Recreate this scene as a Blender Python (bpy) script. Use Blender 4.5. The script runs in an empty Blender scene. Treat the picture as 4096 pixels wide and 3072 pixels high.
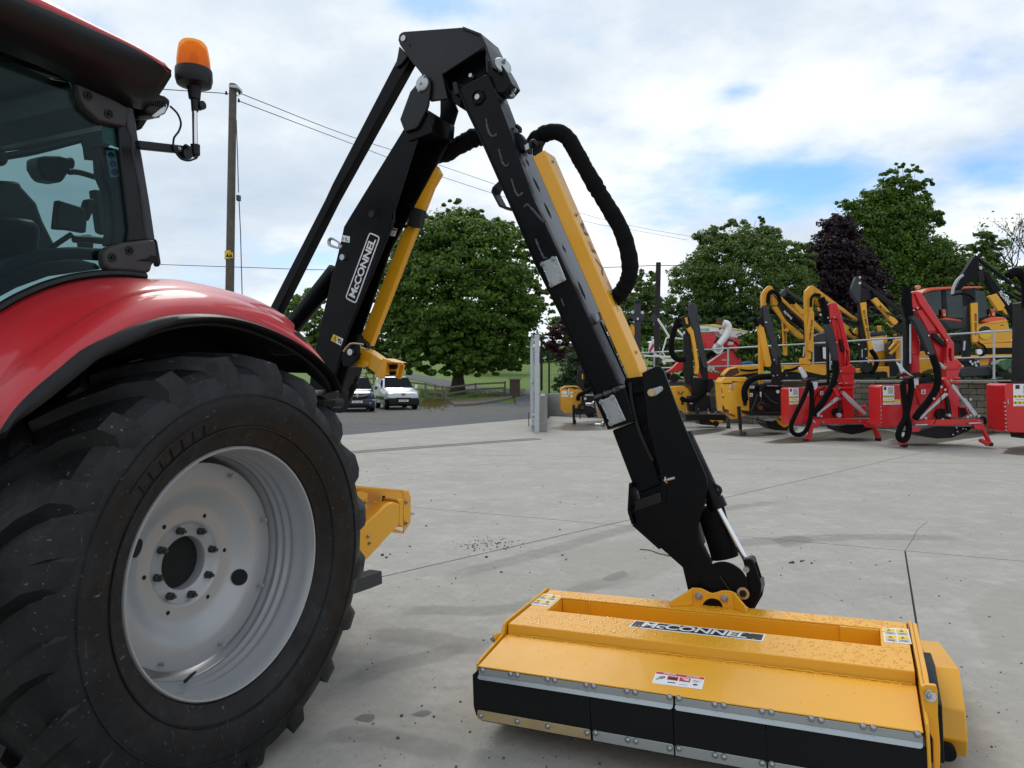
import bpy, bmesh, math, random
import numpy as np
from mathutils import Vector, Matrix
R = math.radians
scene = bpy.context.scene
COL = scene.collection
# ------------------------------------------------------------------ camera
HC = 1.68; F = 2900.0; CX = 2048.0; YH = 1515.0      # eye height, focal length and horizon in photo pixels
cam_d = bpy.data.cameras.new('camera'); cam = bpy.data.objects.new('camera', cam_d); COL.objects.link(cam)
cam.location = (0, 0, HC); cam.rotation_euler = (R(90), 0, 0)
cam_d.sensor_width = 36; cam_d.lens = 36*F/4096; cam_d.shift_y = -(1536-YH)/4096
cam_d.clip_start = 0.05; cam_d.clip_end = 3000
scene.camera = cam
# ------------------------------------------------------------------ world: sky with broken cloud
SUN_EL, SUN_AZ = R(52), R(-12)          # sun high beyond the arm, a little to the left, behind thin cloud
world = bpy.data.worlds.new('World'); scene.world = world; world.use_nodes = True
nt = world.node_tree; nt.nodes.clear()
def wn(t, **k):
    n = nt.nodes.new(t)
    for a, v in k.items(): setattr(n, a, v)
    return n
out = wn('ShaderNodeOutputWorld'); bg = wn('ShaderNodeBackground'); bg.inputs['Strength'].default_value = 0.1
sky = wn('ShaderNodeTexSky', sky_type='NISHITA', sun_disc=False); sky.sun_elevation = SUN_EL; sky.sun_rotation = SUN_AZ
sky.air_density = 1.0; sky.dust_density = 0.6; sky.ozone_density = 1.6
tc = wn('ShaderNodeTexCoord'); sep = wn('ShaderNodeSeparateXYZ'); nt.links.new(tc.outputs['Generated'], sep.inputs[0])
def wm(op, a, b=None, clamp=False):
    n = wn('ShaderNodeMath', operation=op, use_clamp=clamp)
    for i, v in enumerate((a, b)):
        if v is None: continue
        if isinstance(v, (int, float)): n.inputs[i].default_value = v
        else: nt.links.new(v, n.inputs[i])
    return n.outputs[0]
# flatten the direction on to a cloud layer so that clouds close up towards the horizon
den = wm('ADD', wm('MAXIMUM', sep.outputs[2], 0.0), 0.22)
comb = wn('ShaderNodeCombineXYZ'); nt.links.new(wm('DIVIDE', sep.outputs[0], den), comb.inputs[0]); nt.links.new(wm('DIVIDE', sep.outputs[1], den), comb.inputs[1])
def wnoise(scale, detail, rough, off):
    mp = wn('ShaderNodeMapping'); mp.inputs['Location'].default_value = off; nt.links.new(comb.outputs[0], mp.inputs[0])
    n = wn('ShaderNodeTexNoise'); n.inputs['Scale'].default_value = scale; n.inputs['Detail'].default_value = detail
    n.inputs['Roughness'].default_value = rough; nt.links.new(mp.outputs[0], n.inputs['Vector']); return n.outputs[0]
n1 = wnoise(1.3, 7, 0.55, (3.1, 1.7, 0)); n2 = wnoise(0.75, 8, 0.52, (7.3, 4.2, 0)); n3 = wnoise(3.2, 7, 0.6, (1.3, 8.2, 0))
def gap(px, py, w, h, amp):
    # an opening in the cloud round one direction of the sky
    d = Vector(((px-CX)/F, 1, (YH-py)/F)).normalized(); up = Vector((0, 0, 1)); rt = d.cross(up).normalized(); u2 = rt.cross(d)
    def dot(v):
        n = wn('ShaderNodeVectorMath', operation='DOT_PRODUCT'); nt.links.new(tc.outputs['Generated'], n.inputs[0]); n.inputs[1].default_value = v; return n.outputs['Value']
    a = wm('MULTIPLY', dot(rt), F/w); b = wm('MULTIPLY', dot(u2), F/h)
    r2 = wm('ADD', wm('MULTIPLY', a, a), wm('MULTIPLY', b, b))
    g = wm('MULTIPLY', wm('EXPONENT', wm('MULTIPLY', r2, -1.0)), amp)
    return wm('MULTIPLY', g, wm('GREATER_THAN', dot(d), 0.0))
gaps = None
for g in ((3240, 740, 360, 95, .42), (3640, 900, 330, 60, .26), (3990, 690, 200, 110, .36), (2960, 370, 110, 45, .32), (1720, 25, 200, 80, .42), (2860, 500, 90, 60, .14),
          (720, 1100, 150, 55, .17), (3080, 860, 120, 60, .12), (3700, 330, 420, 70, .10), (4060, 1000, 200, 60, .12)):
    v = gap(*g); gaps = v if gaps is None else wm('ADD', gaps, v)
dens = wm('ADD', wm('MULTIPLY', wm('SUBTRACT', n1, 0.5), 1.25), 0.42)
dens = wm('ADD', dens, wm('MULTIPLY', wm('SUBTRACT', n3, 0.5), 0.55))
dens = wm('SUBTRACT', dens, gaps)
rmp = wn('ShaderNodeMapRange', interpolation_type='SMOOTHSTEP'); rmp.inputs['From Min'].default_value = -0.06; rmp.inputs['From Max'].default_value = 0.40
nt.links.new(dens, rmp.inputs['Value'])
shade = wm('ADD', wm('MULTIPLY', wm('SUBTRACT', n2, 0.5), 3.0), wm('ADD', 0.58, wm('MULTIPLY', wm('SUBTRACT', n3, 0.5), 1.0)))
cr = wn('ShaderNodeValToRGB'); nt.links.new(shade, cr.inputs[0])
el = cr.color_ramp.elements
el[0].position = 0.05; el[0].color = (4.9, 5.75, 6.8, 1); el[1].position = 0.95; el[1].color = (8.9, 9.15, 9.4, 1)
e = el.new(0.5); e.color = (6.1, 6.85, 7.6, 1)
skm = wn('ShaderNodeMix', data_type='RGBA', blend_type='MULTIPLY'); skm.inputs[0].default_value = 1
nt.links.new(sky.outputs[0], skm.inputs[6]); skm.inputs[7].default_value = (.78, 1.08, 1.42, 1)
mix = wn('ShaderNodeMix', data_type='RGBA'); nt.links.new(rmp.outputs[0], mix.inputs[0]); nt.links.new(skm.outputs[2], mix.inputs[6]); nt.links.new(cr.outputs[0], mix.inputs[7])
nt.links.new(mix.outputs[2], bg.inputs['Color']); nt.links.new(bg.outputs[0], out.inputs[0])
# ------------------------------------------------------------------ sun, dimmed and softened by cloud
sd = bpy.data.lights.new('sun', 'SUN'); sd.energy = 1.2; sd.angle = R(26); sd.color = (1.0, 0.95, 0.88)
sun = bpy.data.objects.new('sun', sd); COL.objects.link(sun)
sdir = Vector((math.sin(SUN_AZ)*math.cos(SUN_EL), math.cos(SUN_AZ)*math.cos(SUN_EL), math.sin(SUN_EL)))
sun.rotation_euler = sdir.to_track_quat('Z', 'Y').to_euler(); sun.location = sdir*60
# ------------------------------------------------------------------ exposure
scene.view_settings.view_transform = 'Standard'; scene.view_settings.look = 'None'
scene.view_settings.exposure = 0.3; scene.view_settings.gamma = 1; scene.view_settings.use_curve_mapping = False
# ================================================================== helpers
rng = np.random.default_rng(7)
WL = {}
def U(px, py, d): return Vector(((px-CX)/F*d, d, HC-(py-YH)/F*d))
def G(px, py, z=0.0):
    d = F*(HC-z)/(py-YH); return Vector(((px-CX)/F*d, d, z))
def prs(c): return [(c[i], c[i+1]) for i in range(0, len(c), 2)]
def Zf(fr, *c):                        # zoomed-view coordinates -> photo pixels
    ox, oy, s = fr; return [(ox+x/s, oy+y/s) for x, y in prs(c)]
Za=(1400,50,2); Zb=(1000,800,2); Zc=(1800,800,2); Zd=(2200,1450,2); Ze=(1850,2243,2); Zg2=(2900,2243,2); Zg=(0,0,2); Zh=(0,600,2); Zi=(1200,1400,2)
Zj=(2200,1100,2.665); Zk=(2850,1100,2.665); Zl=(3266,1000,2.665); Zm=(3266,1300,2.665); Zn=(2650,1400,2.665); Zo=(1300,1430,4); Zp=(2600,2200,4.424); Zq=(3800,850,2.552)
def place(o, parent, c):
    pl = WL.get(parent.name, Vector()) if parent else Vector()
    o.location = c-pl
    if parent: o.parent = parent
    WL[o.name] = Vector(c); COL.objects.link(o); return o
def thing(name, label, cat, loc, group=None, kind=None):
    o = bpy.data.objects.new(name, None); o.empty_display_size = 0.2
    place(o, None, Vector(loc)); tag(o, label, cat, group, kind); return o
def tag(o, label=None, cat=None, group=None, kind=None):
    if label: o['label'] = label
    if cat: o['category'] = cat
    if group: o['group'] = group
    if kind: o['kind'] = kind
    return o
def mesh_obj(name, v, f, mat, parent=None, smooth=True, bevel=0.0, seg=2, recalc=True, sharp=38, fmat=None, uv=None):
    v = np.asarray([tuple(p) for p in v], dtype=float)
    c = (v.min(0)+v.max(0))/2
    me = bpy.data.meshes.new(name); me.from_pydata((v-c).tolist(), [], f)
    mats = mat if isinstance(mat, (list, tuple)) else [mat]
    for m in mats: me.materials.append(m)
    if fmat is not None: me.polygons.foreach_set('material_index', fmat)
    if recalc:
        bm = bmesh.new(); bm.from_mesh(me); bmesh.ops.recalc_face_normals(bm, faces=bm.faces); bm.to_mesh(me); bm.free()
    if smooth:
        me.polygons.foreach_set('use_smooth', [True]*len(me.polygons)); me.set_sharp_from_angle(angle=R(sharp))
    o = bpy.data.objects.new(name, me)
    if bevel > 0:
        b = o.modifiers.new('bevel', 'BEVEL'); b.width = bevel; b.segments = seg; b.limit_method = 'ANGLE'; b.angle_limit = R(35); b.harden_normals = False
    return place(o, parent, Vector(c))
def catmull(pts, n=6):
    P = [Vector(p) for p in pts]
    if len(P) < 3 or n <= 1: return P
    Q = [P[0]*2-P[1]]+P+[P[-1]*2-P[-2]]; o = []
    for i in range(1, len(Q)-2):
        for k in range(n):
            t = k/n; a, b, c, d = Q[i-1], Q[i], Q[i+1], Q[i+2]
            o.append(0.5*((2*b)+(c-a)*t+(2*a-5*b+4*c-d)*t*t+(3*b-a-3*c+d)*t*t*t))
    return o+[P[-1]]
class MB:
    """collects shapes that make up ONE part"""
    def __init__(s): s.v = []; s.f = []; s.m = []
    def add(s, v, f, mi=0):
        b = len(s.v); s.v += [Vector(p) for p in v]; s.f += [[i+b for i in q] for q in f]; s.m += [mi]*len(f); return s
    def prism(s, pts, ext, mi=0):
        ext = Vector(ext); n = len(pts); a = [Vector(p) for p in pts]; v = a+[p+ext for p in a]
        return s.add(v, [list(range(n))[::-1], list(range(n, 2*n))]+[[i, (i+1) % n, n+(i+1) % n, n+i] for i in range(n)], mi)
    def box(s, c, x, y, z, mi=0):          # centre and three half axes
        c, x, y, z = map(Vector, (c, x, y, z))
        return s.prism([c-x-y-z, c+x-y-z, c+x+y-z, c-x+y-z], z*2, mi)
    def bx(s, x0, x1, y0, y1, z0, z1, mi=0): return s.box(((x0+x1)/2, (y0+y1)/2, (z0+z1)/2), ((x1-x0)/2, 0, 0), (0, (y1-y0)/2, 0), (0, 0, (z1-z0)/2), mi)
    def rings(s, rs, close=True, caps=True, mi=0):
        n = len(rs[0]); v = [p for r in rs for p in r]; f = []
        for i in range(len(rs)-1):
            for j in range(n if close else n-1):
                k = (j+1) % n; f.append([i*n+j, i*n+k, (i+1)*n+k, (i+1)*n+j])
        if caps and close: f += [list(range(n))[::-1], [(len(rs)-1)*n+j for j in range(n)]]
        return s.add(v, f, mi)
    def tube(s, pts, r, seg=8, n=1, mi=0, flat=1.0):
        P = catmull(pts, n) if n > 1 else [Vector(p) for p in pts]; rs = []; prev = None
        for i, p in enumerate(P):
            t = (P[min(i+1, len(P)-1)]-P[max(i-1, 0)]).normalized()
            if prev is None: a = t.orthogonal().normalized()
            else: a = (prev-t*prev.dot(t)).normalized()
            prev = a; b = t.cross(a); rr = r[i*len(r)//len(P)] if isinstance(r, (list, tuple)) else (r(i/(len(P)-1)) if callable(r) else r)
            rs.append([p+(a*math.cos(q)+b*math.sin(q)*flat)*rr for q in [2*math.pi*k/seg for k in range(seg)]])
        return s.rings(rs, mi=mi)
    def cyl(s, p0, p1, r0, r1=None, seg=14, mi=0): 
        r1 = r0 if r1 is None else r1; P0, P1 = Vector(p0), Vector(p1); t = (P1-P0).normalized(); a = t.orthogonal().normalized(); b = t.cross(a)
        ring = lambda p, r: [p+(a*math.cos(q)+b*math.sin(q))*r for q in [2*math.pi*k/seg for k in range(seg)]]
        return s.rings([ring(P0, r0), ring(P1, r1)], mi=mi)
    def lathe(s, c, ax, up, prof, seg=48, closed=False, mi=0):   # prof: (radius, offset along axis)
        c, ax, up = Vector(c), Vector(ax), Vector(up); rt = up.cross(ax).normalized(); rs = []
        for r, o in prof:
            rs.append([c+ax*o+(rt*math.cos(q)+up*math.sin(q))*r for q in [2*math.pi*k/seg for k in range(seg)]])
        if closed: rs.append(rs[0])
        return s.rings(rs, caps=False, mi=mi)
    def dome(s, p, n, r, h=None, seg=10, mi=0):
        h = r*.55 if h is None else h; n = Vector(n).normalized(); a = n.orthogonal().normalized(); b = n.cross(a); p = Vector(p)
        rs = [[p+n*h*hz+(a*math.cos(q)+b*math.sin(q))*r*k for q in [2*math.pi*j/seg for j in range(seg)]] for k, hz in ((1, 0), (.93, .45), (.62, .85), (.12, 1))]
        return s.rings(rs, mi=mi)
    def bolt(s, p, n, r, mi=0):            # washer and hexagon head
        p = Vector(p); n = Vector(n).normalized(); s.cyl(p-n*.002, p+n*r*.22, r*1.35, seg=14, mi=mi); s.cyl(p+n*r*.2, p+n*r*1.0, r, seg=6, mi=mi); return s.cyl(p+n*r*.9, p+n*r*1.5, r*.55, seg=10, mi=mi)
    def build(s, name, mat, parent=None, **k):
        if any(s.m): k['fmat'] = s.m
        return mesh_obj(name, s.v, s.f, mat, parent, **k)
def prism(name, pts, ext, mat, parent=None, bevel=0.004, **k): return MB().prism(pts, ext).build(name, mat, parent, bevel=bevel, **k)
def tube(name, pts, r, mat, parent=None, seg=10, n=6, **k): return MB().tube(pts, r, seg, n).build(name, mat, parent, **k)
def wrinkle(r, seed, amp=.07, k=26):
    g = np.random.default_rng(seed).normal(size=k+2)*amp
    def fn(t):
        x = t*k; i = int(x); a = x-i; a = a*a*(3-2*a); return r*(1+g[i]*(1-a)+g[min(i+1, k+1)]*a)
    return fn
_txt = {}
def text(name, s, o, xd, yd, mat, parent, w=None, h=None, bold=0.0, shear=0.0, lift=0.002, spacing=1.0, align='c'):
    """flat lettering lying on a surface: o centre, xd/yd unit directions, fitted to w x h"""
    key = (s, bold, shear, spacing)
    if key not in _txt:
        cu = bpy.data.curves.new('t', 'FONT'); cu.body = s; cu.size = 1; cu.offset = bold; cu.shear = shear; cu.space_character = spacing; cu.resolution_u = 3
        ob = bpy.data.objects.new('t', cu); me = bpy.data.meshes.new_from_object(ob)
        v = np.array([x.co[:2] for x in me.vertices]); f = [list(p.vertices) for p in me.polygons]
        lo, hi = v.min(0), v.max(0); _txt[key] = ((v-(lo+hi)/2)/(hi-lo), f, (hi-lo)[0]/(hi-lo)[1])
        bpy.data.meshes.remove(me); bpy.data.objects.remove(ob); bpy.data.curves.remove(cu)
    v, f, asp = _txt[key]
    if w is None: w = h*asp
    if h is None: h = w/asp
    o, xd, yd = Vector(o), Vector(xd).normalized(), Vector(yd).normalized(); nn = xd.cross(yd)
    return mesh_obj(name, [o+xd*x*w+yd*y*h+nn*lift for x, y in v], f, mat, parent, smooth=False, recalc=False)
def quadplate(name, q, n, mat, parent, t=.002, cells=(), mats=None):
    """thin plate on the quad q (tl,tr,br,bl); cells: (u0,v0,u1,v1,material index) printed panels raised on it"""
    tl, tr, br, bl = [Vector(p) for p in q]; n = Vector(n).normalized(); m = MB()
    P = lambda u, v, k=0: (tl*(1-u)+tr*u)*(1-v)+(bl*(1-u)+br*u)*v+n*k
    m.prism([P(0, 0), P(1, 0), P(1, 1), P(0, 1)], n*t)
    for c in cells:
        if len(c) == 5: u0, v0, u1, v1, mi = c; pp = [(u0, v0), (u1, v0), (u1, v1), (u0, v1)]
        else: pp, mi = c
        m.prism([P(u, v, t) for u, v in pp], n*.0006, mi)
    return m.build(name, mats or [mat], parent, smooth=False)
def tri(u, v, s, sy=None):
    sy = sy or s; return [(u, v-sy*.6), (u+s*.6, v+sy*.5), (u-s*.6, v+sy*.5)]

# ================================================================== materials
MT = {}
def mat(name, col, rough=.5, metal=0.0, coat=0.0, noise=0.0, nscale=8.0, bump=0.0, bscale=200.0, dirt=None, dirt_amt=0.0, dscale=3.0, spec=.5, coat_rough=.05, rvar=0.0):
    m = bpy.data.materials.new(name); m.use_nodes = True; t = m.node_tree; b = t.nodes['Principled BSDF']
    b.inputs['Base Color'].default_value = (*col, 1); b.inputs['Roughness'].default_value = rough; b.inputs['Metallic'].default_value = metal
    b.inputs['Coat Weight'].default_value = coat; b.inputs['Coat Roughness'].default_value = coat_rough; b.inputs['Specular IOR Level'].default_value = spec
    L = t.links.new; geo = t.nodes.new('ShaderNodeNewGeometry')
    def nz(sc, det=5, ro=.6):
        n = t.nodes.new('ShaderNodeTexNoise'); n.inputs['Scale'].default_value = sc; n.inputs['Detail'].default_value = det; n.inputs['Roughness'].default_value = ro
        L(geo.outputs['Position'], n.inputs['Vector']); return n.outputs[0]
    def mr(v, a, b_, c, d):
        n = t.nodes.new('ShaderNodeMapRange'); L(v, n.inputs[0]); n.inputs[1].default_value, n.inputs[2].default_value, n.inputs[3].default_value, n.inputs[4].default_value = a, b_, c, d; return n.outputs[0]
    cur = None
    if noise:
        hs = t.nodes.new('ShaderNodeMix'); hs.data_type = 'RGBA'; L(nz(nscale), hs.inputs[0])
        hs.inputs[6].default_value = (*[c*(1-noise) for c in col], 1); hs.inputs[7].default_value = (*[min(1, c*(1+noise)) for c in col], 1); cur = hs.outputs[2]
    if dirt is not None:
        dm = t.nodes.new('ShaderNodeMix'); dm.data_type = 'RGBA'; L(mr(nz(dscale, 8, .68), .48, .75, 0, dirt_amt), dm.inputs[0])
        if cur is not None: L(cur, dm.inputs[6])
        else: dm.inputs[6].default_value = (*col, 1)
        dm.inputs[7].default_value = (*dirt, 1); cur = dm.outputs[2]
    if cur is not None: L(cur, b.inputs['Base Color'])
    if rvar: L(mr(nz(nscale*.7+1, 6), .3, .7, max(.02, rough-rvar), rough+rvar), b.inputs['Roughness'])
    if bump:
        bn = t.nodes.new('ShaderNodeBump'); bn.inputs['Strength'].default_value = bump; bn.inputs['Distance'].default_value = .01; L(nz(bscale, 3), bn.inputs['Height']); L(bn.outputs[0], b.inputs['Normal'])
    MT[name] = m; return m
BLACK = mat('black_paint', (.0035, .004, .005), .3, noise=.2, rvar=.08, dirt=(.012, .012, .012), dirt_amt=.25, dscale=2.2, spec=.13)
ARMG = mat('black_paint_sky_sheen', (.006, .007, .0085), .36, noise=.2, rvar=.08, dirt=(.02, .02, .02), dirt_amt=.3, dscale=3, spec=.34)  # lighter copy of the arm black, sky sheen put into its colour
BLACKG = mat('black_paint_used', (.0075, .008, .009), .45, spec=.25, noise=.3, dirt=(.035, .03, .026), dirt_amt=.45, dscale=4)
DGREY = mat('dark_grey_paint', (.032, .035, .041), .4, noise=.15, dirt=(.06, .055, .05), dirt_amt=.3, spec=.35)
YEL = mat('yellow_paint', (.80, .375, .008), .46, noise=.03, coat=.3, rvar=.06, coat_rough=.06)
YELU = mat('yellow_paint_used', (.72, .335, .010), .45, noise=.08, dirt=(.2, .1, .04), dirt_amt=.45, dscale=3.2)
REDT = mat('red_tractor_paint', (.50, .008, .016), .42, noise=.04, coat=.5, coat_rough=.09)
REDM = mat('red_machine_paint', (.60, .010, .014), .36, noise=.05, coat=.25, coat_rough=.15)
REDO = mat('orange_red_paint', (.7, .085, .02), .35, noise=.05, coat=.4)
GALV = mat('galvanised_steel', (.46, .49, .51), .48, metal=.35, noise=.14, nscale=30, dirt=(.3, .3, .3), dirt_amt=.5, dscale=9)
ZINC = mat('zinc_plate', (.42, .45, .45), .36, metal=.7, noise=.06, nscale=9, rvar=.06)
ZINCY = mat('yellow_zinc', (.52, .40, .22), .34, metal=.6, noise=.25, nscale=6)
BOLT = mat('bolt_zinc', (.45, .45, .45), .25, metal=.85)
COACH = mat('coach_bolt_zinc', (.36, .37, .38), .3, metal=.8)
SLOTS = mat('sky_sheen_plate', (.085, .092, .105), .34, metal=.5, noise=.15, nscale=6)  # grey for the dipper's upper faces, with the sky's reflection painted in
CHROME = mat('chrome_rod', (.7, .7, .7), .14, metal=1.0)
RUST = mat('rust', (.10, .042, .02), .85, noise=.4, nscale=14)
RUBBER = mat('tyre_rubber', (.006, .006, .0068), .5, noise=.4, nscale=16, bump=.1, bscale=60, dirt=(.022, .022, .0235), dirt_amt=.7, dscale=6, spec=.32, rvar=.16)
def scuffs(m, col, amt):
    t = m.node_tree; b = t.nodes['Principled BSDF']; L = t.links.new; src = b.inputs['Base Color'].links[0].from_socket; geo = t.nodes.new('ShaderNodeNewGeometry')
    for rot, sc, lo in (((.3, .5, .2), (5, 90, 70), .70), ((1.2, .2, .9), (80, 6, 60), .71), ((.1, 1.3, 2.0), (60, 70, 4), .72)):
        mp = t.nodes.new('ShaderNodeMapping'); mp.inputs['Rotation'].default_value = rot; mp.inputs['Scale'].default_value = sc; L(geo.outputs['Position'], mp.inputs[0])
        n = t.nodes.new('ShaderNodeTexNoise'); n.inputs['Scale'].default_value = 1; n.inputs['Detail'].default_value = 2; L(mp.outputs[0], n.inputs['Vector'])
        r = t.nodes.new('ShaderNodeMapRange'); L(n.outputs[0], r.inputs[0]); r.inputs[1].default_value = lo; r.inputs[2].default_value = lo+.08; r.inputs[4].default_value = amt
        x = t.nodes.new('ShaderNodeMix'); x.data_type = 'RGBA'; L(r.outputs[0], x.inputs[0]); L(src, x.inputs[6]); x.inputs[7].default_value = (*col, 1); src = x.outputs[2]
    L(src, b.inputs['Base Color'])
scuffs(RUBBER, (.13, .13, .135), .9)
FLAP = mat('rubber_flap', (.0055, .006, .0065), .5, noise=.2, bump=.02, bscale=25, spec=.22)
PLASTIC = mat('black_plastic', (.0065, .0065, .0075), .42, noise=.25, dirt=(.02, .02, .02), dirt_amt=.3, rvar=.08, spec=.3)
PLASG = mat('grey_plastic', (.038, .036, .038), .5, noise=.15, dirt=(.07, .055, .045), dirt_amt=.4, spec=.35)
SLEEVE = mat('hose_sleeve_fabric', (.0045, .0045, .005), .85, noise=.4, nscale=20, bump=.25, bscale=38, spec=.12)
RIM = mat('silver_wheel_paint', (.35, .36, .37), .38, metal=.3, noise=.05, nscale=5, dirt=(.30, .295, .285), dirt_amt=.25, dscale=4.5, coat=.15, coat_rough=.2)
NUT = mat('wheel_nut_steel', (.06, .058, .055), .55, metal=.5, noise=.3, nscale=40)
WHITE = mat('white_paint', (.78, .79, .8), .25, noise=.02, coat=.5)
WHITEV = mat('white_van_paint', (.74, .76, .79), .22, noise=.02, coat=.7)
NAVY = mat('navy_car_paint', (.010, .018, .05), .18, coat=.8, noise=.05)
PRINTW = mat('white_print', (.78, .78, .78), .5, noise=.02); PRINTK = mat('black_print', (.012, .012, .013), .5); PRINTY = mat('yellow_print', (.78, .52, .02), .5)
PRINTR = mat('red_print', (.5, .02, .03), .5); PRINTB = mat('blue_print', (.03, .12, .42), .5); PRINTG = mat('green_print', (.03, .3, .14), .5); PRINTD = mat('dark_print', (.10, .055, .01), .55)
GREYP = mat('grey_print', (.42, .43, .45), .6)
LAMPW = mat('lamp_glass', (.6, .6, .6), .1, metal=.4, coat=1); LAMPR = mat('lamp_red', (.45, .02, .015), .15, coat=1); LAMPO = mat('lamp_orange', (.75, .2, .02), .2, coat=1)
WOODG = mat('weathered_wood', (.17, .145, .11), .85, noise=.3, nscale=7, bump=.3, bscale=30, dirt=(.09, .1, .06), dirt_amt=.5)
POLEW = mat('creosote_pole', (.10, .085, .068), .9, noise=.35, nscale=9, bump=.4, bscale=24, dirt=(.19, .17, .14), dirt_amt=.6, dscale=3)
POLED = mat('dark_pole', (.022, .018, .016), .85, noise=.3)
WIRE = mat('wire', (.02, .02, .022), .6)
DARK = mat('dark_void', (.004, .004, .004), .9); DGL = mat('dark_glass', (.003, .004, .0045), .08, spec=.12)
WHITEPLAS = mat('clear_film', (.55, .57, .6), .25, coat=.5, noise=.25, nscale=30)
BLUEC = mat('blue_cloth', (.03, .14, .34), .6, noise=.3)
def glass_mat(name, tint, refl=.08, ior=1.45):
    m = bpy.data.materials.new(name); m.use_nodes = True; t = m.node_tree; t.nodes.clear()
    o = t.nodes.new('ShaderNodeOutputMaterial'); mx = t.nodes.new('ShaderNodeMixShader'); tr = t.nodes.new('ShaderNodeBsdfTransparent'); gl = t.nodes.new('ShaderNodeBsdfGlossy'); fr = t.nodes.new('ShaderNodeFresnel')
    tr.inputs[0].default_value = (*tint, 1); gl.inputs['Roughness'].default_value = .015; gl.inputs[0].default_value = (.85, .95, .95, 1); fr.inputs[0].default_value = ior
    t.links.new(fr.outputs[0], mx.inputs[0]); t.links.new(tr.outputs[0], mx.inputs[1]); t.links.new(gl.outputs[0], mx.inputs[2]); t.links.new(mx.outputs[0], o.inputs[0]); return m
GLASS = glass_mat('cab_glass', (.46, .58, .575), ior=1.25); GLASSD = glass_mat('far_cab_glass', (.22, .32, .32), ior=1.6)
# amber beacon lens
AMBER = bpy.data.materials.new('amber_lens'); AMBER.use_nodes = True; _t = AMBER.node_tree; _t.nodes.clear()
_o = _t.nodes.new('ShaderNodeOutputMaterial'); _m = _t.nodes.new('ShaderNodeMixShader'); _a = _t.nodes.new('ShaderNodeBsdfTranslucent'); _g = _t.nodes.new('ShaderNodeBsdfPrincipled'); _x = _t.nodes.new('ShaderNodeBsdfTransparent'); _n = _t.nodes.new('ShaderNodeMixShader')
_a.inputs[0].default_value = (1.0, .50, .06, 1); _g.inputs['Base Color'].default_value = (.9, .36, .02, 1); _g.inputs['Roughness'].default_value = .1; _g.inputs['Coat Weight'].default_value = 1; _x.inputs[0].default_value = (1.0, .72, .30, 1)
_m.inputs[0].default_value = .3; _n.inputs[0].default_value = .45; _t.links.new(_a.outputs[0], _m.inputs[1]); _t.links.new(_g.outputs[0], _m.inputs[2]); _t.links.new(_m.outputs[0], _n.inputs[1]); _t.links.new(_x.outputs[0], _n.inputs[2]); _t.links.new(_n.outputs[0], _o.inputs[0])
def leaf_mat(name, a, b, c):
    m = bpy.data.materials.new(name); m.use_nodes = True; t = m.node_tree; t.nodes.clear(); L = t.links.new
    o = t.nodes.new('ShaderNodeOutputMaterial'); mx = t.nodes.new('ShaderNodeMixShader'); d = t.nodes.new('ShaderNodeBsdfPrincipled'); tl = t.nodes.new('ShaderNodeBsdfTranslucent')
    g = t.nodes.new('ShaderNodeNewGeometry'); cr = t.nodes.new('ShaderNodeValToRGB'); L(g.outputs['Random Per Island'], cr.inputs[0])
    e = cr.color_ramp.elements; e[0].color = (*a, 1); e[1].color = (*c, 1); k = e.new(.55); k.color = (*b, 1)
    L(cr.outputs[0], d.inputs['Base Color']); d.inputs['Roughness'].default_value = .5; d.inputs['Specular IOR Level'].default_value = .35
    hs = t.nodes.new('ShaderNodeHueSaturation'); hs.inputs['Value'].default_value = 1.2; hs.inputs['Hue'].default_value = .49; L(cr.outputs[0], hs.inputs['Color']); L(hs.outputs[0], tl.inputs[0])
    mx.inputs[0].default_value = .38; L(d.outputs[0], mx.inputs[1]); L(tl.outputs[0], mx.inputs[2]); L(mx.outputs[0], o.inputs[0]); return m
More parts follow.
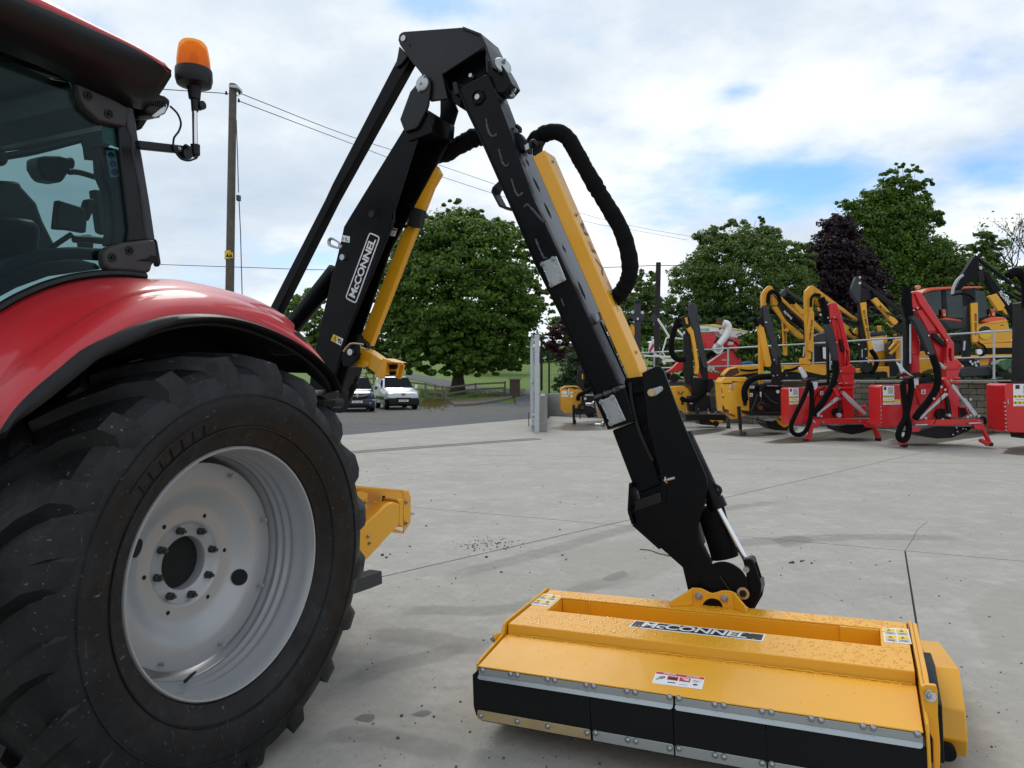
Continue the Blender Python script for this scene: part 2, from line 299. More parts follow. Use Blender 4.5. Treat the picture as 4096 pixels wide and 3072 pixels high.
# ================================================================== ground
def T(x, y):
    s = max(0.0, y-52.0); return .03*s+.0007*s*s if s < 90 else .03*90+.0007*8100+.02*(s-90)
def hit(px, py, lift=0.0):
    lo = None
    d = 4.0
    while d < 400:
        p = U(px, py, d)
        if p.z <= T(p.x, p.y)+lift:
            a, b = lo or d, d
            for _ in range(30):
                k = (a+b)/2; q = U(px, py, k)
                if q.z <= T(q.x, q.y)+lift: b = k
                else: a = k
            return U(px, py, b)
        lo = d; d *= 1.02
    return U(px, py, 200)
def ground_mat(name, c1, c2, scale, bump, bscale, speck=0.0, rough=.85, stain=None, stain_amt=.5, streak=False, spk_col=(.02, .02, .02), spk_scale=55):
    m = bpy.data.materials.new(name); m.use_nodes = True; t = m.node_tree; b = t.nodes['Principled BSDF']; L = t.links.new
    geo = t.nodes.new('ShaderNodeNewGeometry')
    def nz(sc, det=6, ro=.6, src=None):
        n = t.nodes.new('ShaderNodeTexNoise'); n.inputs['Scale'].default_value = sc; n.inputs['Detail'].default_value = det; n.inputs['Roughness'].default_value = ro; L(src or geo.outputs['Position'], n.inputs['Vector']); return n.outputs[0]
    def mr(v, a, e, c=0, d=1):
        n = t.nodes.new('ShaderNodeMapRange'); L(v, n.inputs[0]); n.inputs[1].default_value, n.inputs[2].default_value, n.inputs[3].default_value, n.inputs[4].default_value = a, e, c, d; return n.outputs[0]
    def mixc(f, a, c, mode='MIX'):
        n = t.nodes.new('ShaderNodeMix'); n.data_type = 'RGBA'; n.blend_type = mode; L(f, n.inputs[0])
        for v, i in ((a, 6), (c, 7)):
            if isinstance(v, tuple): n.inputs[i].default_value = (*v, 1)
            else: L(v, n.inputs[i])
        return n.outputs[2]
    cur = mixc(mr(nz(scale, 9, .66), .3, .7), c1, c2)
    cur = mixc(mr(nz(scale*14, 5, .7), .35, .65, 0, .5), cur, tuple(x*.82 for x in c1))
    if streak:
        cur = mixc(mr(nz(160, 3, .7), .38, .62, 0, .45), cur, tuple(x*.78 for x in c1)); cur = mixc(mr(nz(3.2, 8, .72), .5, .75, 0, .5), cur, tuple(min(1, x*1.16) for x in c2))
        mp = t.nodes.new('ShaderNodeMapping'); mp.inputs['Rotation'].default_value = (0, 0, R(35)); mp.inputs['Scale'].default_value = (.35, 7, 1); L(geo.outputs['Position'], mp.inputs[0])
        cur = mixc(mr(nz(1.0, 6, .7, mp.outputs[0]), .5, .78, 0, .16), cur, tuple(x*.6 for x in c1))
        mp2 = t.nodes.new('ShaderNodeMapping'); mp2.inputs['Rotation'].default_value = (0, 0, R(-62)); mp2.inputs['Scale'].default_value = (.25, 5, 1); L(geo.outputs['Position'], mp2.inputs[0])
        cur = mixc(mr(nz(1.3, 5, .7, mp2.outputs[0]), .55, .8, 0, .16), cur, tuple(x*.62 for x in c1))
    if stain: cur = mixc(mr(nz(.55, 8, .7), .52, .72, 0, stain_amt), cur, stain)
    if speck:
        v = t.nodes.new('ShaderNodeTexVoronoi'); v.inputs['Scale'].default_value = spk_scale; L(geo.outputs['Position'], v.inputs['Vector'])
        cur = mixc(mr(v.outputs['Distance'], .10, .2, speck, 0), cur, spk_col)
    L(cur, b.inputs['Base Color']); b.inputs['Roughness'].default_value = rough; b.inputs['Specular IOR Level'].default_value = .3
    bn = t.nodes.new('ShaderNodeBump'); bn.inputs['Strength'].default_value = bump; bn.inputs['Distance'].default_value = .02; L(nz(bscale, 6, .7), bn.inputs['Height']); L(bn.outputs[0], b.inputs['Normal']); return m
CONC = ground_mat('yard_concrete', (.34, .322, .286), (.445, .424, .383), .9, .12, 90, speck=.35, stain=(.24, .224, .195), stain_amt=.4, streak=True, spk_col=(.11, .105, .10), spk_scale=30)
ASPH = ground_mat('road_asphalt', (.075, .077, .08), (.125, .127, .13), .8, .25, 70, speck=.4, spk_col=(.22, .22, .21), spk_scale=20, stain=(.055, .056, .058))
GRAV = ground_mat('parking_gravel', (.07, .068, .062), (.17, .165, .155), 5, .6, 22, speck=.7, spk_col=(.24, .23, .22), spk_scale=16, stain=(.06, .058, .05))
GRAVD = ground_mat('deck_gravel', (.12, .115, .105), (.24, .23, .22), 7, .6, 24, speck=.7, spk_col=(.3, .29, .28), spk_scale=18)
VERGE = ground_mat('verge_chippings', (.13, .10, .075), (.23, .19, .15), 6, .6, 20, speck=.6, spk_col=(.3, .25, .2), spk_scale=14)
GRASSM = ground_mat('lawn_grass', (.085, .15, .016), (.13, .215, .026), .5, .8, 12, stain=(.16, .205, .035), stain_amt=.5)
DIRT = ground_mat('sub_base_dirt', (.045, .04, .034), (.075, .066, .056), 2, .2, 30)
RENDER = ground_mat('concrete_wall_render', (.27, .262, .245), (.36, .35, .33), 1.2, .15, 40, stain=(.17, .16, .14))
BLOCK = ground_mat('wall_block', (.085, .072, .052), (.165, .142, .11), 2.2, .5, 26, stain=(.30, .27, .23), stain_amt=.55)
MORT = ground_mat('wall_mortar', (.045, .04, .03), (.08, .07, .055), 3, .3, 30)
BRICKM = ground_mat('pillar_brick', (.085, .055, .045), (.14, .095, .078), 9, .3, 40)
KERBM = ground_mat('kerb_stone', (.19, .17, .14), (.27, .245, .205), 2, .3, 40)
WET = ground_mat('wet_concrete', (.115, .10, .078), (.165, .145, .115), 1.1, .05, 60, rough=.32)

# the yard outline and its slabs, cut along the joints that show
W0 = Vector((1.75, 33)); W1 = Vector((4.25, 30.6)); W2 = Vector((15.54, 22.0)); W3 = Vector((27.0, 13.3))
YARD = [(-15, -8), (27, -8), (27, 13.3), tuple(W2), tuple(W1), tuple(W0), (1.55, 30.6), (.75, 30.4), (-4.9, 21.7), (-15, 6.0)]
def clip(poly, p, n, off):
    o = []
    for i in range(len(poly)):
        a, b = Vector(poly[i]), Vector(poly[(i+1) % len(poly)]); da, db = (a-p).dot(n)-off, (b-p).dot(n)-off
        if da >= 0: o.append(tuple(a))
        if (da >= 0) != (db >= 0): o.append(tuple(a+(b-a)*(da/(da-db))))
    return o
def cut(polys, a, b, only=None, g=.011):
    a, b = Vector(a), Vector(b); d = (b-a).normalized(); n = Vector((-d.y, d.x)); res = []
    for P in polys:
        c = sum((Vector(p) for p in P), Vector((0, 0)))/len(P)
        if only and not only(c): res.append(P); continue
        L_, R_ = clip(P, a, n, g), clip(P, a, -n, g)
        if len(L_) > 2: res.append(L_)
        if len(R_) > 2: res.append(R_)
    return res
g2 = lambda px, py: tuple(G(px, py).xy)
yard = thing('concrete_yard', 'pale worn concrete yard of large slabs between the tractor and the road', None, (0, 8, 0), kind='structure')
S = [YARD]
S = cut(S, g2(1537, 2305), g2(2944, 1981))                                       # long oblique joint
S = cut(S, g2(1400, 1924), g2(2200, 1828), g=.006)
S = cut(S, g2(1648, 2028), g2(3620, 2203), g=.0085)                                       # cross joint
S = cut(S, g2(2889, 1837), g2(4096, 1858), g=.012)
lnA = (Vector(g2(1537, 2305)), Vector(g2(2944, 1981)))
lB = (Vector(g2(1648, 2028)), Vector(g2(3620, 2203)))
def side(l, c): d = l[1]-l[0]; e = c-l[0]; return d.x*e.y-d.y*e.x
S = cut(S, g2(3620, 2203), g2(3676, 2556), only=lambda c: side(lB, c) < 0 and side(lnA, c) < 0, g=.0075)
S = cut(S, (-9, 3), (-7.9, 5.1), only=lambda c: side(lB, c) < 0 and side(lnA, c) > 0)
for P in S:
    MB().prism([(x, y, 0) for x, y in P], (0, 0, -.014)).build('slab', CONC, yard, smooth=False, recalc=True)
mesh_obj('sub_base', [(-40, -40, -.016), (60, -40, -.016), (60, 52, -.016), (-60, 52, -.016)], [[0, 1, 2, 3]], DIRT, yard, smooth=False, recalc=False)
# thin cracks in the slabs, opened up in the surface
for pts in (((3620, 2203), (3655, 2150), (3668, 2120), (3710, 2085)),):
    P = [G(x, y, .0015) for x, y in pts]; m = MB()
    for a, b in zip(P, P[1:]):
        d = (b-a).normalized(); n = Vector((-d.y, d.x, 0))*.0022; m.add([a-n, b-n, b+n, a+n], [[0, 1, 2, 3]])
    m.build('crack', DIRT, yard, smooth=False, recalc=False)
# drain channel across the gate: two dark slots either side of a concrete strip
dc = thing('drain_channel', 'long narrow slot drain crossing the concrete before the road', 'drain', tuple(G(1800, 1785)))
A0, A1, B0, B1 = G(1200, 1820, .003), G(2130, 1753, .003), G(1200, 1828, .003), G(2165, 1757, .003)
for nm, a, b, w in (('slot', A0, A1, .022), ('slot', B0, B1, .022), ('slot', A1, B1, .022)):
    d = (b-a).normalized(); n = Vector((-d.y, d.x, 0))*w; MB().prism([a-n, b-n, b+n, a+n], (0, 0, .002)).build(nm, DIRT, dc, smooth=False)
MB().prism([A0+Vector((0, 0, -.002)), A1+Vector((0, 0, -.002)), B1+Vector((0, 0, -.002)), B0+Vector((0, 0, -.002))], (0, 0, .001)).build('channel_lid', KERBM, dc, smooth=False)
# road, gravel, lawn
o = mesh_obj('road', [(-15.2, 5.9, -.010), (-4.9, 21.72, -.010), (.76, 30.45, -.010), (1.55, 33.2, -.010), (3.5, 56, -.010), (-60, 56, -.010), (-60, -20, -.010)], [list(range(7))], ASPH, None, smooth=False, recalc=False); tag(o, kind='structure')
l0, l1 = G(1320, 1702), G(2115, 1648); d = (l1-l0).normalized()
o = mesh_obj('gravel_parking', [tuple((l0-d*18).xy)+(-.008,), tuple((l1+d*1.0).xy)+(-.008,), (-2.0, 52, -.008), (-60, 52, -.008)], [[0, 1, 2, 3]], GRAV, None, smooth=False, recalc=False); tag(o, kind='structure')
# lawn rising beyond the fence
xs = list(range(-120, 201, 8)); ys = [46, 49, 52, 55, 58, 61, 65, 70, 76, 84, 94, 106, 120, 140, 170, 220, 300, 420]
v = [(x, y, T(x, y)-(.06 if y < 52 else 0.0)) for y in ys for x in xs]; nx = len(xs)
f = [[j*nx+i, j*nx+i+1, (j+1)*nx+i+1, (j+1)*nx+i] for j in range(len(ys)-1) for i in range(nx-1)]
o = mesh_obj('lawn', v, f, GRASSM, None, recalc=False); tag(o, kind='structure')
def drape(name, pts, m, lift=.03, kind='structure', n=14):
    """a strip between two pixel polylines laid on the terrain"""
    a, b = pts; A = catmull([hit(x, y) for x, y in a], n); B = catmull([hit(x, y) for x, y in b], n); k = min(len(A), len(B)); v = []; f = []
    for i in range(k):
        for j in range(5):
            p = A[i].lerp(B[i], j/4); v.append((p.x, p.y, T(p.x, p.y)+lift))
    for i in range(k-1):
        for j in range(4): f.append([i*5+j, i*5+j+1, (i+1)*5+j+1, (i+1)*5+j])
    o = mesh_obj(name, v, f, m, None, recalc=False); tag(o, kind=kind); return o
drape('driveway', ([(2130, 1560), (1960, 1552), (1800, 1524), (1650, 1497), (1560, 1488)], [(2130, 1592), (1990, 1582), (1820, 1560), (1700, 1530), (1600, 1508)]), ASPH, .05)
o = mesh_obj('driveway_mouth', [(.3, 45, -.004), (4.0, 44, -.004), (4.2, 58, .2), (1.6, 64, .62), (.2, 60, .34)], [[0, 1, 2, 3, 4]], ASPH, None, recalc=False); tag(o, kind='structure')
drape('verge', ([(1822, 1622), (1900, 1617), (1975, 1607), (2040, 1597)], [(1790, 1606), (1890, 1600), (1960, 1594), (2035, 1585)]), VERGE, .06)
kb = thing('kerb', 'pale concrete kerb edging the chipping verge by the fence', 'kerb', tuple(hit(1930, 1612)))
kp = catmull([hit(x, y) for x, y in ((1818, 1625), (1900, 1620), (1975, 1609), (2030, 1598), (2056, 1586))], 4)
for a, b in zip(kp[::2], kp[2::2]):
    dd = (b-a); n = Vector((-dd.y, dd.x, 0)).normalized()*.09; a = a+dd*.01; b = b-dd*.01
    MB().prism([a-n, b-n, b+n, a+n], (0, 0, .16)).build('kerb_stone', KERBM, kb, bevel=.015)
# raised gravel yard behind the wall
o = mesh_obj('raised_yard', [(W1.x, W1.y+.1, 1.60), (W2.x, W2.y+.1, 1.60), (W3.x, W3.y+.1, 1.60), (60, 13.4, 1.60), (60, 50, 1.60), (5.5, 50, 1.60), (4.0, 33, 1.60),
                             (5.5, 50, -.05), (4.0, 33, -.05), (60, 50, -.05)], [[0, 1, 2, 3, 4, 5, 6], [6, 5, 7, 8], [5, 4, 9, 7]], GRAVD, None, smooth=False, recalc=False); tag(o, kind='structure')
o = mesh_obj('bank', [(5.2, 49.5, 1.57), (60, 49.5, 1.57), (90, 75, 2.4), (6, 75, 1.9)], [[0, 1, 2, 3]], GRASSM, None, smooth=False, recalc=False); tag(o, kind='structure')

# stains that have soaked into the concrete: soft-edged films on the surface
def film(name, c1, c2, rough, amt, nsc):
    m = bpy.data.materials.new(name); m.use_nodes = True; t = m.node_tree; t.nodes.clear(); L = t.links.new
    o = t.nodes.new('ShaderNodeOutputMaterial'); mx = t.nodes.new('ShaderNodeMixShader'); tr = t.nodes.new('ShaderNodeBsdfTransparent'); b = t.nodes.new('ShaderNodeBsdfPrincipled'); at = t.nodes.new('ShaderNodeAttribute'); at.attribute_name = 'soak'
    geo = t.nodes.new('ShaderNodeNewGeometry'); n = t.nodes.new('ShaderNodeTexNoise'); n.inputs['Scale'].default_value = nsc; n.inputs['Detail'].default_value = 7; n.inputs['Roughness'].default_value = .65; L(geo.outputs['Position'], n.inputs['Vector'])
    def mth(op, a, b_):
        k = t.nodes.new('ShaderNodeMath'); k.operation = op; k.use_clamp = True
        for i, v in enumerate((a, b_)):
            if isinstance(v, (int, float)): k.inputs[i].default_value = v
            else: L(v, k.inputs[i])
        return k.outputs[0]
    r = t.nodes.new('ShaderNodeMapRange'); r.interpolation_type = 'SMOOTHSTEP'; L(mth('ADD', mth('MULTIPLY', at.outputs['Fac'], .75), mth('MULTIPLY', n.outputs[0], .5)), r.inputs[0]); r.inputs[1].default_value = .42; r.inputs[2].default_value = .85; r.inputs[4].default_value = amt
    c = t.nodes.new('ShaderNodeMix'); c.data_type = 'RGBA'; L(n.outputs[0], c.inputs[0]); c.inputs[6].default_value = (*c1, 1); c.inputs[7].default_value = (*c2, 1); L(c.outputs[2], b.inputs['Base Color']); b.inputs['Roughness'].default_value = rough
    L(r.outputs[0], mx.inputs[0]); L(tr.outputs[0], mx.inputs[1]); L(b.outputs[0], mx.inputs[2]); L(mx.outputs[0], o.inputs[0]); return m
WETF = film('wet_film', (.075, .062, .045), (.13, .11, .085), .35, .85, 1.6); OILF = film('oil_film', (.10, .10, .10), (.16, .16, .155), .6, .7, 12); TYRF = film('tyre_mark_film', (.11, .11, .108), (.17, .165, .155), .85, .17, 2.2); DUSTF = film('pale_dust_film', (.44, .41, .36), (.50, .47, .42), .9, .35, 1.2)
def soaked(name, rings, m, kind='structure'):
    """rings: list of (points, soak value)"""
    n = len(rings[0][0]); v = [tuple(p) for r, _ in rings for p in r]; a = [k for r, k in rings for _ in r]; f = [[i*n+j, i*n+(j+1) % n, (i+1)*n+(j+1) % n, (i+1)*n+j] for i in range(len(rings)-1) for j in range(n)]
    return v, a, f
def put(name, v, a, f, m):
    o = mesh_obj(name, v, f, m, None, smooth=False, recalc=False); at = o.data.attributes.new('soak', 'FLOAT', 'POINT'); at.data.foreach_set('value', a); tag(o, kind='structure'); return o
def stain(name, pts, m=None, z=.003, wob=0):
    P = catmull([G(x, y) for x, y in pts]+[G(*pts[0])], 5)[:-1]; c = sum(P, Vector())/len(P)
    rings = [([Vector((c.x+(p.x-c.x)*k, c.y+(p.y-c.y)*k, z)) for p in P], s) for k, s in ((1.12, 0), (1.0, .35), (.75, .9), (.4, 1), (.02, 1))]
    return put(name, *soaked(name, rings, m), m or WETF)
stain('wet_patch', Zf(Zn, 600,905, 760,860, 1000,830, 1250,815, 1450,830, 1400,880, 1200,910, 900,930), z=.003)
stain('wet_patch', Zf(Zn, 1060,985, 1250,950, 1500,900, 1800,860, 2150,850, 2212,900, 2212,960, 1800,970, 1300,1005), z=.0036)
stain('wet_patch', Zf(Zm, -20,1210, 250,1130, 500,1110, 820,1130, 900,1180, 700,1240, 300,1245), z=.0042)
stain('wet_patch', Zf(Zm, 720,1240, 950,1170, 1300,1130, 1700,1110, 2000,1110, 1900,1170, 1500,1230, 1100,1290, 800,1280), z=.0048)
stain('wet_patch', Zf(Zm, 1960,1370, 2050,1310, 2300,1280, 2500,1290, 2500,1390, 2200,1395), z=.003)
stain('wet_patch', [(2185, 1716), (2300, 1690), (2420, 1680), (2560, 1690), (2620, 1705), (2480, 1718), (2300, 1725)], z=.003)
stain('wet_patch', [(2600, 1735), (2760, 1722), (2900, 1712), (2880, 1728), (2740, 1745)], z=.0054)
stain('oil_stain', Zf(Ze, 1105,155, 1180,110, 1280,80, 1325,110, 1260,150, 1190,168), OILF)
stain('oil_stain', [(1600, 2055), (1640, 2048), (1660, 2058), (1620, 2066)], OILF); stain('oil_stain', [(1410, 2880), (1450, 2858), (1500, 2862), (1480, 2890)], OILF, z=.004); stain('oil_stain', [(1640, 2860), (1690, 2842), (1730, 2850), (1690, 2868)], OILF, z=.004)
stain('oil_stain', [(3080, 2160), (3180, 2140), (3260, 2165), (3140, 2190)], TYRF, z=.0045); stain('pale_patch', [(3850, 2420), (4050, 2330), (4200, 2480), (4000, 2640)], DUSTF, z=.004); stain('pale_patch', [(2200, 2200), (2600, 2150), (2700, 2280), (2350, 2360)], DUSTF, z=.0052)
stain('pale_patch', [(2300, 1745), (3000, 1770), (3600, 1812), (3200, 1830), (2500, 1790)], DUSTF, z=.0056)
def mark(pts, w, z=.004, m=None):
    P = catmull([G(x, y) for x, y in pts], 6); v, a, f = [], [], []
    for i, p in enumerate(P):
        d = (P[min(i+1, len(P)-1)]-P[max(i-1, 0)]).normalized(); n = Vector((-d.y, d.x, 0)); e = min(1, 5*min(i, len(P)-1-i)/len(P))
        for k, s in ((-1, 0), (-.45, .8), (.45, .8), (1, 0)): q = p+n*w*k; v.append((q.x, q.y, z)); a.append(s*e)
    f = [[i*4+j, i*4+j+1, (i+1)*4+j+1, (i+1)*4+j] for i in range(len(P)-1) for j in range(3)]; put('tyre_mark', v, a, f, m or TYRF)
mark([(1500, 2470), (1700, 2440), (1950, 2445), (2200, 2400), (2450, 2320), (2700, 2275)], .16)
mark([(1420, 2560), (1600, 2540), (1850, 2580), (2000, 2600)], .2, .0046); mark([(1350, 2760), (1520, 2680), (1750, 2620), (1900, 2560)], .14, .0051)
mark([(1250, 2960), (1450, 2940), (1700, 2990), (1900, 3040)], .12, .0056); mark([(2500, 2250), (2900, 2180), (3400, 2150), (4100, 2160)], .22, .0061); mark([(1700, 2330), (2100, 2230), (2700, 2070), (3300, 1980)], .18, .0066)
# loose stones and crumbs on the yard
m = MB(); g = np.random.default_rng(5)
def stone(x, y, r, z0=0.0):
    k = 6; a = g.random()*6; lo = [Vector((x+math.cos(a+2*math.pi*i/k)*r*(.7+.5*g.random()), y+math.sin(a+2*math.pi*i/k)*r*(.7+.5*g.random()), z0)) for i in range(k)]
    hi = [Vector((x+(p.x-x)*.6, y+(p.y-y)*.6, z0+r*(.5+.5*g.random()))) for p in lo]; m.rings([lo, hi])
for px, py, r in ((1530,2222,.022),(1545,2232,.02),(1560,2218,.012),(1820,1979,.012),(1705,2105,.016),(1725,2003,.014),(1640,2187,.016),(1890,2190,.014),(1945,2230,.02),(2240,2120,.016),(1990,1865,.014),(2170,1945,.012),(2390,1990,.012),(2440,1985,.01),(2265,2240,.014),(2005,2290,.016),(1540,1863,.012),(1600,1890,.01),(3160,2253,.018),(3172,2252,.024),(3205,2247,.02),(3215,2243,.014),(3246,2254,.016),(2240,2010,.014),(2415,2008,.01),(2250,2222,.018),(2300,2020,.01)):
    p = G(px, py); stone(p.x, p.y, r*.9)
for i in range(1000):
    px, py = g.uniform(1380, 4096), 1740+1332*g.random()**1.6; p = G(px, py)
    stone(p.x, p.y, .0028+.006*g.random()**4*(1 if g.random() < .9 else 2))
for i in range(160):
    p = G(1950+g.normal()*75, 2178+g.normal()*14); stone(p.x, p.y, .003+.009*g.random()**2)
o = m.build('loose_stones', ground_mat('stone_chip', (.05, .048, .045), (.13, .125, .12), 20, .2, 60), None, smooth=False); tag(o, kind='stuff')
o = tube('wire_offcut', [G(x, y, .006) for x, y in Zf(Zd, 718,1495, 800,1503, 870,1528, 948,1545, 1010,1560)], .006, WIRE, None); tag(o, 'thin black piece of cable lying on the concrete behind the cutter head', 'cable')

# ================================================================== retaining wall, rail, gate
def wall_pt(px, a=W1, b=W2):
    k = (px-CX)/F; dx, dy = b.x-a.x, b.y-a.y; t = (k*a.y-a.x)/(dx-k*dy); return Vector((a.x+dx*t, a.y+dy*t, 0)), t
wd = (W2-W1).normalized(); wdir = Vector((wd.x, wd.y, 0)); wn_ = Vector((wd.y, -wd.x, 0))
if wn_.y > 0: wn_ = -wn_
rw = thing('retaining_wall', 'dark weathered block retaining wall behind the row of parked red and yellow cutters', 'wall', (10, 26.2, 0))
MB().box(Vector((W1.x, W1.y, .79)).lerp(Vector((W3.x, W3.y, .79)), .5)-wn_*.1, (Vector((W3.x-W1.x, W3.y-W1.y, 0)))/2, wn_*.1, (0, 0, .79)).build('wall_core', MORT, rw, smooth=False)
ch, bl = 1.56/8, .44
bm_ = [MB().box((0, 0, 0), wdir*(bl/2-.006+k*.001), wn_*(.07+.004*k), (0, 0, ch/2-.006)) for k in range(3)]
protos = []
tot = (W2-W1).length+1.0; nb = int(tot/bl); first = True
start = wall_pt(2640)[1]*(W2-W1).length
k = 0
for c in range(8):
    for i in range(nb+1):
        s = i*bl+(bl/2 if c % 2 else 0)
        if s < start-.4 or s > tot or k >= 292: continue
        p = Vector((W1.x, W1.y, 0))+wdir*s+Vector((0, 0, ch*(c+.5)+.005)); v_ = int(rng.integers(0, 3))
        if len(protos) <= v_: v_ = len(protos)
        if v_ == len(protos) and v_ < 3:
            b_ = bm_[v_].build('block', BLOCK, rw, bevel=.012, seg=1); protos.append(b_); b_.location = p+wn_*rng.uniform(-.006, .012)-WL[rw.name]
        else:
            b_ = protos[v_].copy(); COL.objects.link(b_); b_.location = p+wn_*rng.uniform(-.006, .012)-WL[rw.name]
        k += 1
m = MB()
for i in range(26):
    a = Vector((W1.x, W1.y, 1.575))+wdir*(start-.3+i*.55); m.box(a+wdir*.27, wdir*.268, wn_*.16, (0, 0, .03+.004*(i % 3)))
m.build('coping', KERBM, rw, bevel=.01)
rail = thing('railing', 'grey galvanised tube railing of two rails along the top of the retaining wall', 'railing', (10, 26.3, 1.6))
rp = lambda px, py: (lambda w: Vector((w.x, w.y, HC-(py-YH)/F*w.y))+Vector((0, .06, 0)))(wall_pt(px)[0])
MB().tube([rp(x, y) for x, y in ((2470, 1418), (2570, 1412), (2914, 1393), (3300, 1371), (3650, 1347), (4096, 1319), (4300, 1306))], .03, 10).build('top_rail', GALV, rail)
MB().tube([rp(x, y) for x, y in ((2470, 1479), (2570, 1474), (2914, 1464), (3300, 1450), (3650, 1438), (4096, 1425), (4300, 1418))], .026, 10).build('lower_rail', GALV, rail)
for px, t, b_ in ((2618, 1409, 1512), (2914, 1393, 1512), (3255, 1373, 1512), (3610, 1350, 1513), (3981, 1326, 1516), (4330, 1305, 1516)):
    MB().tube([rp(px, t), rp(px, b_)], .033, 10).cyl(rp(px, t)+Vector((0, 0, -.04)), rp(px, t)+Vector((0, 0, .035)), .042).cyl(rp(px, b_), rp(px, b_)+Vector((0, 0, .02)), .07).build('post', GALV, rail)
# rendered wall by the gate, gate leaf and its post
cw = thing('concrete_wall', 'low grey rendered concrete wall behind the galvanised gate post', 'wall', (2.5, 32, 0))
Z4 = (2050, 1250, 3.017)
def wallseg(px0, d0, px1, d1, zt, w, nm='wall_panel'):
    a, b = U(px0, YH, d0), U(px1, YH, d1); a.z = b.z = 0; dd = (b-a); n = Vector((-dd.y, dd.x, 0)).normalized()*w; MB().prism([a, b, b+n, a+n], (0, 0, zt)).build(nm, RENDER, cw, bevel=.015)
wallseg(2160, 22.95, 2189, 22.95, 1.14, .3)
wallseg(2189, 33.2, 2452, 30.5, 1.0, .25)
wallseg(2150, 23.4, 2164, 33.4, 1.0, -.2)
gt = thing('yard_gate', 'open galvanised steel yard gate seen edge-on beside its square post', 'gate', tuple(G(2140, 1732)))
gb = G(2148, 1732); zt = HC-(1338-YH)/F*gb.y
MB().bx(gb.x-.075, gb.x+.075, gb.y, gb.y+.15, 0, zt).build('gate_post', GALV, gt, bevel=.008)
g0 = U(2131, YH, 22.6); g1 = U(2124, YH, 26.6); g0.z = g1.z = 0
gd = (g1-g0).normalized(); gn = Vector((-gd.y, gd.x, 0))*.03
zt2 = zt-.02
for a, b, z0, z1 in ((g0, g0+gd*.08, .12, zt2), (g1-gd*.08, g1, .12, zt2)): MB().prism([a-gn, b-gn, b+gn, a+gn], (0, 0, z1-z0)).build('gate_stile', GALV, gt); 
for z0 in (.14, zt2*.5, zt2-.1): MB().prism([g0-gn+Vector((0, 0, z0)), g1-gn+Vector((0, 0, z0)), g1+gn+Vector((0, 0, z0)), g0+gn+Vector((0, 0, z0))], (0, 0, .08)).build('gate_rail', GALV, gt)
for o_ in [x for x in gt.children if x.name.startswith('gate_stile')]: o_.location.z += .12
m = MB()
for i in range(1, 26):
    p = g0.lerp(g1, i/26); m.tube([p+Vector((0, 0, .2)), p+Vector((0, 0, zt2-.05))], .008, 5)
m.build('gate_bars', GALV, gt)
for z0 in (.55, zt*.87, zt*.12+.05): MB().cyl((gb.x-.16, gb.y+.03, z0), (gb.x-.06, gb.y+.03, z0), .035).build('hinge', BOLT, gt)
tube('drop_bolt', [U(2115, 1648, 24), U(2115, 1705, 24)], .012, BLACKG, gt, n=1)
# mesh fences
def mesh_fence(name, label, segs, zb, zt, step=.16, hs=.4, r=.006, post_every=2.5, mtl=BLACKG):
    t = thing(name, label, 'fence', segs[0]); pm = []
    for a, b in zip(segs, segs[1:]):
        a, b = Vector(a), Vector(b); L_ = (b-a).length; n = max(1, int(L_/post_every)); w = MB()
        for i in range(n+1):
            p = a.lerp(b, i/n); MB().bx(p.x-.04, p.x+.04, p.y-.04, p.y+.04, zb, zt+.05).build('fence_post', mtl, t, smooth=False)
        for i in range(int(L_/step)): p = a.lerp(b, i*step/L_); w.cyl((p.x, p.y, zb+.05), (p.x, p.y, zt), r, seg=3)
        k = zb+.1
        while k < zt: w.cyl((a.x, a.y, k), (b.x, b.y, k), r, seg=3); k += hs
        o = w.build('wire_panel', mtl, t, smooth=False); tag(o, kind='stuff')
    return t
mesh_fence('mesh_fence', 'dark mesh fence beside the gate with the lawn and bush showing through', [(1.72, 33.6, 0), (4.4, 31.0, 0), (5.6, 49.3, 0)], .95, 3.0, r=.0035)
mesh_fence('mesh_fence', 'dark mesh fence along the back of the raised yard under the trees', [(5.6, 49.4, 0), (24, 47.5, 0), (45, 45.5, 0)], 1.6, 3.9, step=.25, r=.009, hs=.5)
bp = U(2165, 1345, 23.05)
o = MB().bx(bp.x-.03, bp.x+.045, 23.0, 23.06, 1.3, HC+.195/1*0+(1515-1345)/F*23.05).build('fence_post', BLACKG, None); tag(o, 'tall slim black steel post beside the galvanised gate post', 'post')
# ================================================================== timber fence, brick pillar
tf = thing('timber_fence', 'weathered post and rail timber fence in front of the big green tree', 'fence', tuple(hit(1783, 1607)))
fpts = {}
for i, (px, t_, b_) in enumerate(((1470, 1508, 1570), (1505, 1508, 1572), (1702, 1531, 1590), (1741, 1540, 1601), (1772, 1542, 1604), (1784, 1545, 1609), (1902, 1531, 1586), (2020, 1525, 1580))):
    p = hit(px, b_); h = (b_-t_)/F*p.y; fpts[px] = (p, h); w = .075
    MB().bx(p.x-w, p.x+w, p.y-w, p.y+w, p.z-.1, p.z+h).build('post', WOODG, tf, bevel=.012)
def railrun(a, b, fr):
    (p, h), (q, k) = fpts[a], fpts[b]
    for f_ in fr:
        s0, s1 = p+Vector((0, -.1, h*f_)), q+Vector((0, -.1, k*f_)); MB().prism([s0+Vector((0, 0, -.07)), s1+Vector((0, 0, -.07)), s1+Vector((0, 0, .07)), s0+Vector((0, 0, .07))], (0, .04, 0)).build('rail', WOODG, tf, bevel=.006)
for a, b in ((1470, 1505), (1505, 1702), (1702, 1741), (1741, 1772), (1784, 1902), (1902, 2020)): railrun(a, b, (.9, .52, .16))
pp = hit(2060, 1591); pw = 41/F*pp.y/2; ph = 72/F*pp.y
pil = thing('brick_pillar', 'square brown brick gate pillar with flat coping at the end of the timber fence', 'pillar', tuple(pp))
